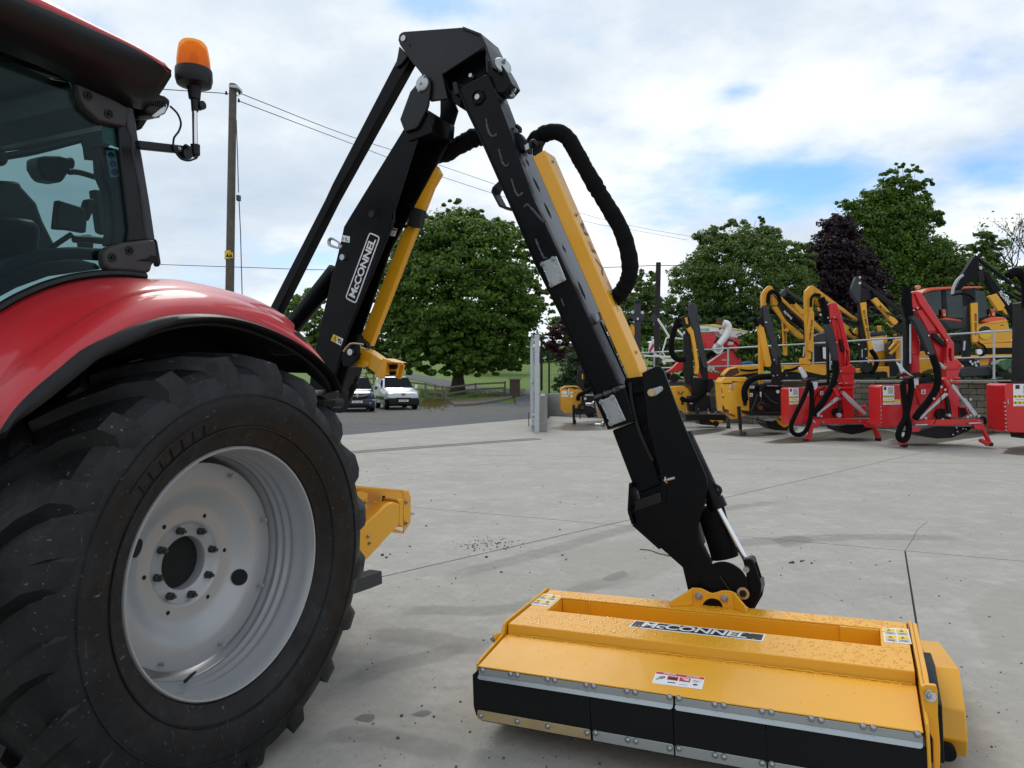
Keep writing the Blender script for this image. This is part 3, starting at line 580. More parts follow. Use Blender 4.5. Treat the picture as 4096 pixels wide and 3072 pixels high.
MB().bx(pp.x-pw+.02, pp.x+pw-.02, pp.y+.02, pp.y+2*pw-.02, pp.z-.1, pp.z+ph).build('pillar_core', MORT, pil, smooth=False)
nc = 15; hh = ph/nc; bw = 2*pw/3.2
pb = [MB().bx(-bw/2+.006, bw/2-.006, -.05, .05, -hh/2+.006, hh/2-.006).build('brick', BRICKM, pil, smooth=False), MB().bx(-.05, .05, -bw/2+.006, bw/2-.006, -hh/2+.006, hh/2-.006).build('brick', BRICKM, pil, smooth=False)]
first = [True, True]
for c in range(nc):
    for i in range(3):
        for s in (0, 1):
            off = -pw+bw*(.5+i)+(.05 if c % 2 else .0)+.03
            loc = Vector((off, .05-.02, hh*(c+.5))) if s == 0 else Vector((-pw+.03, pw+off-.02, hh*(c+.5)))
            b_ = pb[s] if first[s] else pb[s].copy()
            if not first[s]: COL.objects.link(b_)
            first[s] = False; b_.location = loc
MB().bx(pp.x-pw-.12, pp.x+pw+.12, pp.y-.1, pp.y+2*pw+.1, pp.z+ph, pp.z+ph+.12).build('coping', KERBM, pil, bevel=.015)
# ================================================================== poles and wires
def pole(label, px_t, py_t, px_b, py_b, d, w_px, m, cat='pole'):
    t = thing('telegraph_pole', label, cat, tuple(U(px_b, py_b, d))); a, b = U(px_b, py_b, d), U(px_t, py_t, d); r = w_px/F*d/2
    MB().cyl(a, b, r*1.12, r*.9, 14).build('shaft', m, t); return t, a, b, r
tp, a, b, r = pole('tall weathered wooden telegraph pole with yellow warning band left of the black arm', 932, 337, 912, 1590, 34, 32, POLEW)
ya, yb = U(918, 1004, 34), U(917, 1038, 34)
MB().cyl(yb, ya, r*1.1+.004, seg=16).build('warning_band', PRINTY, tp)
for dx in (-7, 7): quadplate('warning_triangle', [U(917+dx-8, 1010, 33.99-r*1.1), U(917+dx+8, 1010, 33.99-r*1.1), U(917+dx+8, 1032, 33.99-r*1.1), U(917+dx-8, 1032, 33.99-r*1.1)], (0, -1, 0), PRINTY, tp, cells=((tri(.5, .5, .7), 1), (tri(.5, .56, .36), 0)), mats=[PRINTY, PRINTK])
MB().prism([U(915, 339, 33.7), U(949, 339, 33.7), U(952, 352, 33.7), U(915, 347, 33.7)], (0, .6, 0)).build('pole_cap', GALV, tp)
for px, py in ((957, 366), (905, 372), (955, 402), (958, 372)): MB().cyl(U(px, py+6, 33.8), U(px, py-7, 33.8), .055, .04).build('insulator', BLACKG, tp)
m = MB().tube([U(945, 480, 33.8), U(950, 620, 33.8), U(954, 770, 33.8)], .022, 5).tube([U(956, 800, 33.8), U(962, 930, 33.8), U(970, 1240, 33.8)], .022, 5); m.build('stay_wire', WIRE, tp)
MB().bx(*[U(948, 793, 33.8).x, U(961, 793, 33.8).x, 33.7, 33.9, U(954, 803, 33.8).z, U(954, 782, 33.8).z]).build('stay_insulator', DGREY, tp)
tp2, a2, b2, r2 = pole('dark slim wooden telegraph pole in front of the bushy green trees', 2634, 1050, 2622, 1510, 40, 22, POLED)
MB().cyl(U(2637, 1115, 39.7), U(2637, 1140, 39.7), .05).build('insulator', BLACKG, tp2)
def wires(label, runs, r=.022):
    for k, (pts, lb) in enumerate(runs):
        o = MB().tube([U(*p) for p in pts], r, 5, 4).build('overhead_wire', WIRE, None); tag(o, lb, 'wire', 'overhead wires')
wires('', (([(640, 356, 31), (770, 365, 32.5), (905, 374, 34), (955, 384, 34)], 'upper overhead wire running left from the tall wooden pole past the beacon'),
           ([(958, 372, 34), (1400, 545, 46), (1770, 665, 60), (2320, 852, 80), (2560, 910, 92), (2790, 950, 100)], 'higher of the two overhead wires falling right from the tall wooden pole'),
           ([(956, 404, 34), (1400, 572, 46), (1770, 708, 60), (2320, 880, 80), (2560, 925, 92), (2750, 960, 100)], 'lower of the two overhead wires falling right from the tall wooden pole'),
           ([(640, 1058, 45), (1000, 1070, 44), (1340, 1080, 43), (2000, 1078, 42), (2410, 1070, 41), (2636, 1062, 40), (2900, 1064, 41)], 'long level overhead wire reaching the slim dark pole'),
           ([(3780, 977, 70), (3900, 979, 66), (4120, 981, 60)], 'overhead wire crossing the sky by the bare tree')), r=.02)
# ================================================================== trees
LG = leaf_mat('maple_leaf', (0.049, 0.102, 0.012), (0.089, 0.172, 0.019), (0.163, 0.261, 0.026))
LG2 = leaf_mat('willow_leaf', (0.056, 0.104, 0.016), (0.100, 0.171, 0.027), (0.165, 0.238, 0.046))
LG3 = leaf_mat('light_leaf', (.05, .10, .015), (.085, .155, .025), (.14, .21, .04))
LP = leaf_mat('copper_leaf', (0.015, 0.006, 0.010), (0.026, 0.011, 0.016), (0.049, 0.023, 0.028))
LPR = leaf_mat('purple_leaf', (.035, .008, .012), (.06, .014, .022), (.09, .03, .035))
LC = leaf_mat('conifer_leaf', (0.018, 0.046, 0.014), (0.034, 0.075, 0.021), (0.069, 0.115, 0.034))
BARK = mat('bark', (.05, .04, .03), .9, noise=.4, nscale=12, bump=.4, bscale=25)
def crown_mesh(name, ells, n, size, lm, parent, seed, clump=.16, flat=.55, perleaf=45, droop=0.0, wind=None, aspect=.62, shell=.55):
    """ells: (px,py,depth, rx_px, ry_px, depth_radius_m) ; leaves gathered in clumps through the outer part of each ellipsoid"""
    g = np.random.default_rng(seed); C_, R_ = [], []
    for px, py, d, rx, ry, rz in ells:
        c = U(px, py, d); C_.append((c.x, c.y, c.z)); R_.append((rx/F*d, rz, ry/F*d))
    C_, R_ = np.array(C_), np.array(R_); wgt = (R_[:, 0]*R_[:, 2])**.9; wgt /= wgt.sum(); nc = max(6, n//perleaf)
    k = g.choice(len(C_), nc, p=wgt); dv = g.normal(size=(nc, 3)); dv /= np.linalg.norm(dv, axis=1)[:, None]
    dv[:, 1] = np.where(g.random(nc) < .72, -np.abs(dv[:, 1]), dv[:, 1])
    rad = shell+(1-shell)*g.random(nc)**.6; cc = C_[k]+dv*rad[:, None]*R_[k]; rc = clump*np.minimum(R_[k].min(1), 9)*(.6+.9*g.random(nc))
    ci = g.integers(0, nc, n); off = g.normal(size=(n, 3)); off /= np.linalg.norm(off, axis=1)[:, None]; off *= (g.random(n)**.45)[:, None]; off[:, 2] = np.where(off[:, 2] < 0, off[:, 2]*.5, off[:, 2])
    p = cc[ci]+off*rc[ci][:, None]*np.array([1, 1, flat])
    if wind is not None: p += np.array(wind)*np.abs(g.normal(size=(n, 1)))*rc[ci][:, None]
    nr = off*.6+dv[ci]*.5+np.array([0, -.2, .35])+g.normal(size=(n, 3))*.6; nr /= np.linalg.norm(nr, axis=1)[:, None]
    a = np.cross(nr, g.normal(size=(n, 3))); a /= np.linalg.norm(a, axis=1)[:, None]
    if droop: a[:, 2] -= droop; a /= np.linalg.norm(a, axis=1)[:, None]
    b = np.cross(nr, a); s = size*(.6+.8*g.random(n))[:, None]
    V = np.empty((n, 4, 3)); V[:, 0] = p-a*s*.5; V[:, 1] = p+b*s*aspect*.5+nr*s*.12; V[:, 2] = p+a*s*.5; V[:, 3] = p-b*s*aspect*.5+nr*s*.12
    return leaf_object(name, V, lm, parent)
def leaf_object(name, V, lm, parent):
    n = len(V); V = V.reshape(-1, 3); c = (V.min(0)+V.max(0))/2
    me = bpy.data.meshes.new(name); me.vertices.add(4*n); me.vertices.foreach_set('co', (V-c).ravel()); me.loops.add(4*n); me.loops.foreach_set('vertex_index', np.arange(4*n, dtype=np.int32))
    me.polygons.add(n); me.polygons.foreach_set('loop_start', np.arange(0, 4*n, 4, dtype=np.int32)); me.update(calc_edges=True); me.materials.append(lm)
    return place(bpy.data.objects.new(name, me), parent, Vector(c))
def tree(name, label, cat, ells, n, size, lm, seed, trunk=None, limbs=(), tr=.35, group=None, **k):
    d0 = ells[0][2]; base = trunk[0] if trunk else Vector((U(ells[0][0], YH, d0).x, d0, 1.0))
    t = thing(name, label, cat, tuple(base), group)
    crown_mesh('crown', ells, n, size, lm, t, seed, **k)
    m = MB()
    if trunk:
        m.tube(trunk, lambda q: tr*(1.35-.5*min(1, q*4))*(1-.55*q), 10, 3)
        for L_ in limbs: m.tube(L_, lambda q: tr*.42*(1-.8*q), 7, 3)
        g = np.random.default_rng(seed+50)
        for i in range(22):      # boughs reaching out into the crown
            e = ells[g.integers(0, len(ells))]; c = U(e[0], e[1], e[2]); v = g.normal(size=3); v /= np.linalg.norm(v)
            q = c+Vector((v[0]*e[3]/F*e[2]*.7, v[1]*e[5]*.6, v[2]*e[4]/F*e[2]*.7)); s = trunk[min(len(trunk)-1, 1+int(g.integers(0, max(1, len(trunk)-1))))]
            m.tube([s, s.lerp(q, .5)+Vector((0, 0, .3)), q], lambda u: tr*.22*(1-.8*u), 5, 3)
        m.build('trunk', BARK, t)
    return t
# the broad maple
_g = np.random.default_rng(99); EXTRA = []
for _i in range(30):
    _a = 2*math.pi*_i/30+_g.normal()*.08; _k = 1+.10*_g.normal(); EXTRA.append((1832+312*_k*math.cos(_a), 1165-290*_k*math.sin(_a), 62.5, 30+45*_g.random(), 22+32*_g.random(), .9+.8*_g.random()))
mb_ = hit(1830, 1578)
md = mb_.y+1.0
tree('maple_tree', 'broad round dark green tree with short thick trunk on the lawn behind the timber fence', 'tree',
     [(1830, 1150, md, 310, 290, 5.6), (1720, 1270, md, 190, 180, 4), (1960, 1260, md, 215, 190, 4.2), (1840, 990, md, 190, 150, 4), (1690, 1030, md, 120, 130, 3), (1985, 1050, md, 140, 170, 3.2), (1800, 1390, md-1, 260, 100, 4), (1990, 1390, md-1, 150, 80, 3), (1640, 1210, md, 110, 150, 2.6), (1700, 900, md, 70, 55, 1.6), (1850, 880, md, 80, 50, 1.6), (2090, 1210, md, 80, 130, 2), (1740, 1440, md-1.5, 200, 70, 3), (1900, 1450, md-1.5, 200, 60, 3), (1640, 1400, md-1, 110, 80, 2.5), (2040, 1440, md-1, 120, 55, 2)]+EXTRA,
     140000, .27, LG, 11, trunk=[mb_+Vector((0, 0, -.3)), mb_+Vector((.05, .1, 1.6)), mb_+Vector((-.1, .6, 4)), mb_+Vector((.2, .9, 7.5)), mb_+Vector((0, 1, 10.5))], tr=.62, clump=.2, aspect=.8, perleaf=85, shell=.5, flat=.65)
# small neighbours of the maple
tree('young_tree', 'paler green tree peeping out behind the black boom left of the maple', 'tree', [(1290, 1270, 52, 90, 140, 2), (1230, 1330, 52, 110, 160, 2), (1330, 1400, 52, 110, 100, 2), (1190, 1250, 52, 50, 70, 1)], 14000, .26, LG, 12, trunk=[Vector((-13.4, 52, 0)), Vector((-13.4, 52, 3)), Vector((-13.4, 52, 6))], tr=.2, clump=.2)
tree('young_tree', 'light yellow-green small tree at the foot of the yellow boom guard', 'tree', [(1530, 1340, 66, 70, 110, 2), (1500, 1420, 66, 70, 70, 2), (1560, 1260, 66, 40, 60, 1.2)], 7000, .26, LG3, 13, trunk=[Vector((-11.8, 66, .4)), Vector((-11.9, 66, 3)), Vector((-11.9, 66, 6))], tr=.14, clump=.22)
h0 = U(1500, 1450, 70)
o = crown_mesh('hedge', [(1480, 1450, 72, 140, 26, 1.2), (1600, 1440, 74, 90, 30, 1.2)], 2600, .35, LG, None, 14, clump=.4); tag(o, 'low dark hedge on the lawn behind the parked vans', 'hedge')
tree('young_tree', 'small tree beyond the lawn with a pale trunk right of the maple', 'tree', [(1925, 1395, 92, 60, 90, 2), (1985, 1385, 92, 50, 70, 2), (2040, 1370, 92, 60, 90, 2), (2085, 1400, 92, 40, 60, 1.5)], 13000, .3, LG, 15, trunk=[hit(1935, 1462), hit(1935, 1462)+Vector((0, 0, 3)), hit(1935, 1462)+Vector((0, 0, 5))], tr=.28, clump=.25)
o = crown_mesh('hedge', [(2080, 1430, 110, 90, 30, 1.5), (2220, 1425, 112, 110, 32, 1.5), (2000, 1440, 110, 70, 18, 1.2), (2340, 1430, 112, 80, 40, 1.5)], 12000, .36, LC, None, 16, clump=.4); tag(o, 'clipped dark hedge along the top of the lawn', 'hedge')
tree('purple_shrub', 'dark red-purple leaved tree beyond the lawn right of the gate', 'tree', [(2270, 1360, 84, 75, 90, 2), (2320, 1300, 84, 50, 60, 1.6), (2200, 1370, 84, 40, 45, 1.2)], 9000, .28, LPR, 17, trunk=[hit(2270, 1462), hit(2270, 1462)+Vector((0, 0, 3))], tr=.15, clump=.24)
tree('young_tree', 'bright green tree rising behind the purple leaved tree by the gate', 'tree', [(2245, 1310, 96, 50, 60, 2), (2300, 1290, 96, 60, 70, 2)], 6000, .3, LG, 18, trunk=[hit(2260, 1458), hit(2260, 1458)+Vector((0, 0, 4))], tr=.15, clump=.26)
bb = Vector((U(2330, 1500, 44).x, 44, .1))
tree('conifer_bush', 'dense rounded evergreen bush behind the mesh fence and the arm', 'bush', [(2330, 1470, 44, 90, 95, 1.6), (2280, 1530, 44, 70, 50, 1.3), (2400, 1440, 44, 70, 110, 1.5), (2440, 1500, 44, 60, 70, 1.2)], 26000, .14, LC, 19, trunk=[bb, bb+Vector((0, 0, 1.2))], tr=.09, clump=.3, shell=.25)
# the row behind the raised yard
tree('willow_tree', 'wide bushy mid-green tree behind the raised yard right of the slim pole', 'tree',
     [(2960, 1130, 57, 250, 210, 4), (2770, 1200, 57, 130, 170, 3), (3130, 1190, 57, 130, 170, 3), (2930, 950, 57, 110, 70, 2), (2860, 1010, 57, 100, 100, 2), (3050, 990, 57, 90, 80, 2), (2960, 1330, 56, 270, 90, 3), (2710, 1310, 56, 80, 110, 2), (3035, 900, 57, 22, 40, .8), (3180, 1040, 57, 70, 80, 1.5)],
     85000, .25, LG2, 21, trunk=[Vector((18, 57, 1.2)), Vector((18, 57, 4)), Vector((18, 57, 8)), Vector((18, 57, 11))], tr=.3, clump=.19, droop=.2, aspect=.5, perleaf=100, shell=.5, flat=.8)
tree('copper_beech', 'dark purple copper beech between the bushy tree and the tall wind-bent tree', 'tree',
     [(3335, 1080, 60, 130, 150, 3), (3290, 1200, 60, 120, 160, 3), (3420, 1180, 60, 110, 160, 3), (3340, 930, 60, 70, 70, 1.8), (3390, 1340, 59, 190, 120, 3), (3250, 1060, 60, 50, 80, 1.5)],
     45000, .30, LP, 22, trunk=[Vector((27, 60, 1.4)), Vector((27, 60, 5)), Vector((27, 60, 10)), Vector((27, 60, 13))], tr=.25, clump=.26, aspect=.75, shell=.25, flat=.8)
tree('windblown_tree', 'tallest tree with thin upper branches bent to the right by the wind', 'tree',
     [(3560, 1230, 63, 170, 180, 3), (3680, 1180, 63, 130, 170, 3), (3480, 1060, 63, 110, 120, 2), (3610, 1060, 63, 120, 110, 2), (3700, 1010, 63, 80, 80, 1.6), (3560, 960, 63, 140, 90, 2), (3480, 900, 63, 110, 80, 2), (3580, 850, 63, 130, 70, 2), (3430, 850, 63, 70, 55, 1.5), (3370, 830, 63, 50, 28, 1), (3510, 790, 63, 75, 50, 1.5), (3600, 760, 63, 80, 45, 1.4), (3560, 710, 63, 48, 32, 1), (3640, 700, 63, 40, 22, 1), (3680, 740, 63, 50, 20, 1), (3700, 790, 63, 45, 22, 1), (3640, 820, 63, 80, 40, 1.5), (3690, 860, 63, 75, 35, 1.2), (3740, 870, 63, 40, 18, .8), (3755, 895, 63, 20, 18, .6), (3640, 930, 63, 90, 50, 1.5), (3590, 668, 63, 26, 14, .6), (3650, 668, 63, 24, 8, .5)],
     60000, .27, LG, 23, trunk=[Vector((33.3, 63, 1.5)), Vector((33.0, 63, 6)), Vector((33.2, 63, 10)), Vector((33.9, 63, 14)), Vector((34.2, 63, 16.5))], tr=.26, clump=.34, wind=(.35, 0, .05), aspect=.65, shell=.25, flat=.75, perleaf=40)
tree('young_tree', 'thin dark green tree behind the orange tractor right of the wind-bent tree', 'tree', [(3790, 1080, 61, 100, 110, 2.4), (3850, 1150, 61, 120, 120, 2.4), (3780, 1250, 60, 130, 110, 2.4), (3900, 1220, 60, 120, 100, 2)], 26000, .28, LG2, 24, trunk=[Vector((37.2, 61, 1.5)), Vector((37, 61, 5)), Vector((37, 61, 10))], tr=.2, clump=.28, shell=.2)
tree('young_tree', 'slender tree with layered sprays of leaves standing left of the bare tree', 'tree', [(3935, 950, 64, 50, 22, 1), (3905, 990, 64, 50, 22, 1), (3960, 985, 64, 50, 20, 1), (3930, 1030, 64, 60, 25, 1.2), (3950, 1080, 64, 70, 40, 1.4), (4010, 975, 64, 30, 16, .8)], 6500, .30, LG, 25, trunk=[Vector((41.5, 64, 1.6)), Vector((41.7, 64, 8)), Vector((42, 64, 14))], tr=.14, clump=.4, wind=(.4, 0, 0), shell=.2)
tree('young_tree', 'green undergrowth tree at the right edge below the bare tree', 'tree', [(4020, 1230, 58, 110, 110, 2), (4110, 1250, 58, 100, 140, 2), (4060, 1120, 58, 60, 60, 1.4)], 12000, .26, LG, 26, trunk=[Vector((40.6, 58, 1.5)), Vector((40.6, 58, 6))], tr=.2, clump=.24)
tree('young_tree', 'yellow-green feathery tree between the hose and the slim dark pole', 'tree', [(2540, 1200, 52, 80, 80, 2), (2580, 1150, 52, 60, 70, 1.6), (2520, 1290, 52, 90, 90, 2), (2600, 1270, 52, 60, 110, 1.6), (2440, 1330, 52, 50, 60, 1.2)], 16000, .22, LG3, 27, trunk=[Vector((9.2, 52, 1.2)), Vector((9.2, 52, 4)), Vector((9.3, 52, 7.5))], tr=.14, clump=.24, droop=.3, aspect=.5)
# dense shrubs under the row
o = crown_mesh('undergrowth', [(x, 1410, 51, 130, 130, 1.2) for x in range(2560, 4300, 110)], 36000, .24, LG, None, 28, clump=.3, shell=.3); tag(o, kind='stuff')
o = crown_mesh('undergrowth', [(x, 1370, 54, 150, 160, 1.2) for x in range(2700, 4300, 120)], 30000, .34, LC, None, 29, clump=.3, shell=.3); tag(o, kind='stuff')
# bare tree
bt = thing('bare_tree', 'nearly leafless tree with thin branches against the sky at the right edge', 'tree', (44, 62, 1.6)); g = np.random.default_rng(31); m = MB(); tips = []
def grow(p, d, L_, r, n):
    q = p+d*L_; m.tube([p, p.lerp(q, .5)+Vector(g.normal(size=3)*L_*.05), q], lambda u: r*(1-.35*u), 5, 1); tips.append(q)
    if n == 0: return
    for i in range(int(g.integers(2, 4))):
        e = (d+Vector(g.normal(size=3)*Vector((.5, .3, .35)) if False else Vector((g.normal()*.5, g.normal()*.3, abs(g.normal())*.2)))).normalized(); grow(p+d*L_*g.uniform(.45, 1), e, L_*g.uniform(.6, .85), r*.6, n-1)
grow(U(4045, 1230, 62), Vector((-.03, 0, 1)), 2.9, .13, 5); grow(U(4090, 1230, 62), Vector((.12, 0, 1)), 3.1, .12, 5)
m.build('trunk', BARK, bt)
V = []
for p in tips:
    for k in range(2):
        c = np.array(p)+g.normal(size=3)*.18; a = g.normal(size=3)*.07; b = g.normal(size=3)*.07; V.append([c-a, c+b, c+a, c-b])
leaf_object('leaves', np.array(V[::2]), LG2, bt)
# weeds in front of the fence
g = np.random.default_rng(41); V = []
for i in range(900):
    px, py = 1735+g.normal()*32, 1616+g.normal()*9; p = np.array(hit(px, py)); h = .08+.22*g.random()**2; t = np.array([g.normal()*.12, g.normal()*.1, h]); s = np.array([.018, .006, 0])
    V.append([p-s, p+s, p+t+s*.3, p+t-s*.3])
o = leaf_object('weeds', np.array(V), leaf_mat('dry_weed', (.07, .10, .02), (.13, .115, .03), (.17, .09, .022)), None); tag(o, kind='stuff')
V = []
for i in range(2600):
    px, py = 1680+g.random()*420, 1560+g.random()*30; p = np.array(hit(px, py)); h = .08+.14*g.random(); t = np.array([g.normal()*.05, g.normal()*.05, h]); s = np.array([.02, .006, 0]); V.append([p-s, p+s, p+t+s*.3, p+t-s*.3])
o = leaf_object('grass', np.array(V), LG3, None); tag(o, kind='stuff')
# ================================================================== tractor (rear left quarter in view)
TC = Vector((-1.170, 3.043, .878)); PHI = .4274
TR = Vector((math.sin(PHI), math.cos(PHI), 0)); TN = Vector((math.cos(PHI), -math.sin(PHI), 0)); TZ = Vector((0, 0, 1))
def TW(s, n, z): return Vector((TC.x, TC.y, 0))+TR*s+TN*n+TZ*z
def TP(pts, n):
    o = []
    for x, y in pts:
        r = Vector(((x-CX)/F, 1, -(y-YH)/F)); c = Vector((0, 0, HC)); t = (n-(c-TC).dot(TN))/r.dot(TN); o.append(c+r*t)
    return o
tra = thing('tractor', 'red farm tractor seen from its left rear with big muddy tyre and amber beacon', 'tractor', tuple(TW(0, -1.2, 0)))
# --- rear wheel
whl = bpy.data.objects.new('rear_wheel', None); place(whl, tra, TC)
prof = [(.512, -.015), (.525, .008), (.56, .02), (.60, .048), (.66, .070), (.72, .078), (.78, .066), (.82, .045), (.85, .005), (.868, -.06), (.876, -.17), (.879, -.29), (.876, -.41), (.868, -.52), (.85, -.585), (.82, -.625), (.76, -.655), (.68, -.65), (.6, -.625), (.53, -.585), (.512, -.56)]
m = MB(); m.lathe(TC, TN, TZ, prof, 110)
for r_, n_ in ((.60, .05), (.735, .078)):     # moulding ribs on the side wall
    m.lathe(TC, TN, TZ, [(r_-.006, n_-.006), (r_-.003, n_+.004), (r_+.003, n_+.004), (r_+.006, n_-.006)], 110)
NL = 20
def tp(r, th, n): return TC+(TR*math.cos(th)+TZ*math.sin(th))*r+TN*n
carc = lambda n: np.interp(-n, [-.075, -.06, -.03, .0, .06, .17, .29, .41, .52, .585, .66], [.74, .79, .835, .852, .868, .876, .879, .876, .868, .85, .76])
for sd_ in (0, 1):
    for k in range(NL):
        th0 = 2*math.pi*(k+.5*sd_)/NL+.08; rs = []
        for t, nn, top, wt, wr in ((0, .070, .775, .05, .062), (.05, .058, .842, .056, .072), (.12, .03, .896, .052, .074), (.35, -.06, .915, .046, .068), (.7, -.2, .917, .042, .062), (1.0, -.315, .915, .038, .056)):
            n_ = nn if sd_ == 0 else -.58-nn; th = th0+.36*t**1.15; rr = carc(n_)-.012; w2, w1 = wt/.9*.95, wr/.88*.95
            rs.append([tp(rr, th-w1, n_), tp(max(top, rr+.002), th-w2*.82, n_), tp(max(top, rr+.002), th+w2*.82, n_), tp(rr, th+w1, n_)])
        m.rings(rs)
# faint raised lettering panel on the side wall
for a0, a1, r_ in ((1.85, 2.5, .672), (1.85, 2.5, .598)):
    P = [tp(r_, a0+(a1-a0)*i/14, np.interp(r_, [.6, .66, .72], [.052, .072, .08])) for i in range(15)]; m.tube([p-TN*.002 for p in P], .004, 4)
for i in range(7):
    a = 1.9+.09*i; m.tube([tp(.612, a, .0545), tp(.655, a+.004, .0695)], .0045, 4)
for v in m.v:
    if v.z < .004: v.z = .004
m.build('tyre', RUBBER, whl, sharp=20)
rim = [(.518, -.012), (.519, .002), (.513, .008), (.506, .006), (.498, -.012), (.492, -.035), (.489, -.075), (.483, -.085), (.481, -.105), (.488, -.112), (.487, -.128), (.478, -.137), (.476, -.150), (.484, -.158), (.483, -.172), (.473, -.181), (.471, -.194), (.478, -.202), (.477, -.214), (.468, -.224), (.466, -.30), (.466, -.40), (.475, -.50), (.50, -.56), (.505, -.55), (.472, -.30), (.494, -.13), (.50, -.05), (.512, -.02)]
MB().lathe(TC, TN, TZ, rim, 110, closed=True).build('rim', RIM, whl, sharp=50)
disc = [(.437, -.226), (.439, -.219), (.436, -.214), (.425, -.213), (.36, -.213), (.335, -.218), (.30, -.238), (.262, -.262), (.238, -.270), (.19, -.270), (.178, -.272), (.170, -.281), (.165, -.284), (.118, -.284), (.114, -.288), (.114, -.34), (.13, -.34), (.17, -.30), (.26, -.29), (.34, -.24), (.43, -.23)]
MB().lathe(TC, TN, TZ, disc, 96, closed=True).build('wheel_disc', RIM, whl, sharp=50)
MB().cyl(TC-TN*.335, TC-TN*.36, .13, seg=32).build('hub_recess', DARK, whl)
tq = lambda r, a, n: TC+(TR*math.cos(a)+TZ*math.sin(a))*r+TN*n
for k in range(8):
    MB().cyl(tq(.147, k*math.pi/4+.2, -.285), tq(.147, k*math.pi/4+.2, -.262), .0175, seg=6).cyl(tq(.147, k*math.pi/4+.2, -.263), tq(.147, k*math.pi/4+.2, -.243), .010, .008, seg=8).build('wheel_nut', NUT, whl)
for k in range(6): MB().cyl(tq(.212, k*math.pi/3+.05, -.272), tq(.212, k*math.pi/3+.05, -.2685), .0095, seg=12).build('bolt_hole', DARK, whl)
for k in range(8): MB().bolt(tq(.405, k*math.pi/4+.32, -.213), TN, .0095).cyl(tq(.405, k*math.pi/4+.32, -.20), tq(.405, k*math.pi/4+.32, -.182), .008, seg=8).build('disc_bolt', RIM, whl)
for s_, z_ in ((.27, -.125), (-.27, .125)):
    c = TC+TR*s_+TZ*z_; 
    nn_ = (TN-(TR*s_+TZ*z_).normalized()*.6).normalized(); MB().cyl(c+TN*-.2365-nn_*.02, c+TN*-.2365+nn_*.0045, .037, seg=24).build('hand_hole', DARK, whl)
vp = tq(.468, math.radians(-103), -.16); MB().cyl(vp, vp+TN*.035+TZ*.03, .008, .006).cyl(vp+TN*.03+TZ*.026, vp+TN*.06+TZ*.05, .007, .005).build('valve', NUT, whl)
# --- axle stub behind the wheel
MB().cyl(TC-TN*.36, TC-TN*1.1, .17, .2, 24).build('axle', BLACKG, tra)
# --- fender: red shell lofted through traced edge lines
T_ = Zf(Zh, -420,2230, -200,1980)+[(0, 1760), (68, 1685), (170, 1617), (305, 1508), (415, 1420), (500, 1380), (600, 1335), (700, 1300), (800, 1283), (900, 1281), (1000, 1300), (1100, 1335), (1200, 1386), (1275, 1440), (1340, 1510), (1359, 1560)]
F_ = [(-210, 1690), (-100, 1600)]+[(0, 1722), (54, 1640), (136, 1556), (240, 1470), (325, 1400), (425, 1350), (550, 1296), (675, 1263), (800, 1255), (900, 1262), (1000, 1286), (1100, 1324), (1200, 1378), (1272, 1434), (1338, 1507), (1357, 1558)]
F_[0] = (-220, 2020); F_[1] = (-105, 1870)
C_ = [(-300, 1780), (-180, 1680), (-60, 1580), (10, 1520), (70, 1460), (140, 1405), (210, 1352), (290, 1300), (400, 1235), (520, 1183), (640, 1160), (760, 1158), (870, 1176), (985, 1212), (1090, 1262), (1160, 1305), (1205, 1350), (1212, 1378)]
H_ = [(-330, 1480), (-220, 1400), (-110, 1310), (0, 1245), (60, 1210), (110, 1186), (160, 1164), (210, 1147), (290, 1126), (400, 1110), (500, 1109), (580, 1118), (700, 1128), (850, 1163), (990, 1200), (1080, 1242), (1150, 1294), (1200, 1348)]
def resamp(P, n):
    P = catmull(P, 8); L_ = [0]
    for a, b in zip(P, P[1:]): L_.append(L_[-1]+(b-a).length)
    o = []; j = 0
    for i in range(n):
        x = L_[-1]*i/(n-1)
        while j < len(P)-2 and L_[j+1] < x: j += 1
        o.append(P[j].lerp(P[j+1], (x-L_[j])/max(1e-9, L_[j+1]-L_[j])))
    return o
NF = 60
Tc, Fc, Cc, Hc = resamp(TP(T_, .03), NF), resamp(TP(F_, .02), NF), resamp(TP(C_, -.10), NF), resamp(TP(H_, -.42), NF)
def sheet(name, rows, m_, parent, th=.012, **k):
    v = [p for r in rows for p in r]; n = len(rows[0]); f = [[i*n+j, i*n+j+1, (i+1)*n+j+1, (i+1)*n+j] for i in range(len(rows)-1) for j in range(n-1)]
    o = mesh_obj(name, v, f, m_, parent, **k); s_ = o.modifiers.new('thick', 'SOLIDIFY'); s_.thickness = th; s_.offset = -1; return o
def bul(A, B, t, b): return [p.lerp(q, t)+(TN*.6+TZ*.8).normalized()*b for p, q in zip(A, B)]
rows = [Fc, bul(Fc, Cc, .3, .010), bul(Fc, Cc, .65, .014), bul(Fc, Cc, .9, .006), Cc, bul(Cc, Hc, .06, -.006), bul(Cc, Hc, .15, .004), bul(Cc, Hc, .35, .022), bul(Cc, Hc, .65, .024), bul(Cc, Hc, .88, .01), Hc]
NR = NF-4
fen = sheet('fender', [r[:NR+1] for r in rows], REDT, tra, sharp=60)
inn = [p-TN*.55-TZ*.02 for p in Tc]
lip = [p-TN*.006-TZ*.004 for p in Fc]
sheet('fender_trim', [[p-TN*.05-TZ*.012 for p in Tc], Tc, [a.lerp(b, .5)+TN*.012 for a, b in zip(Tc, Fc)], [p+TN*.002 for p in Fc], [p-TN*.03 for p in Fc]], PLASTIC, tra, th=.008, sharp=60)
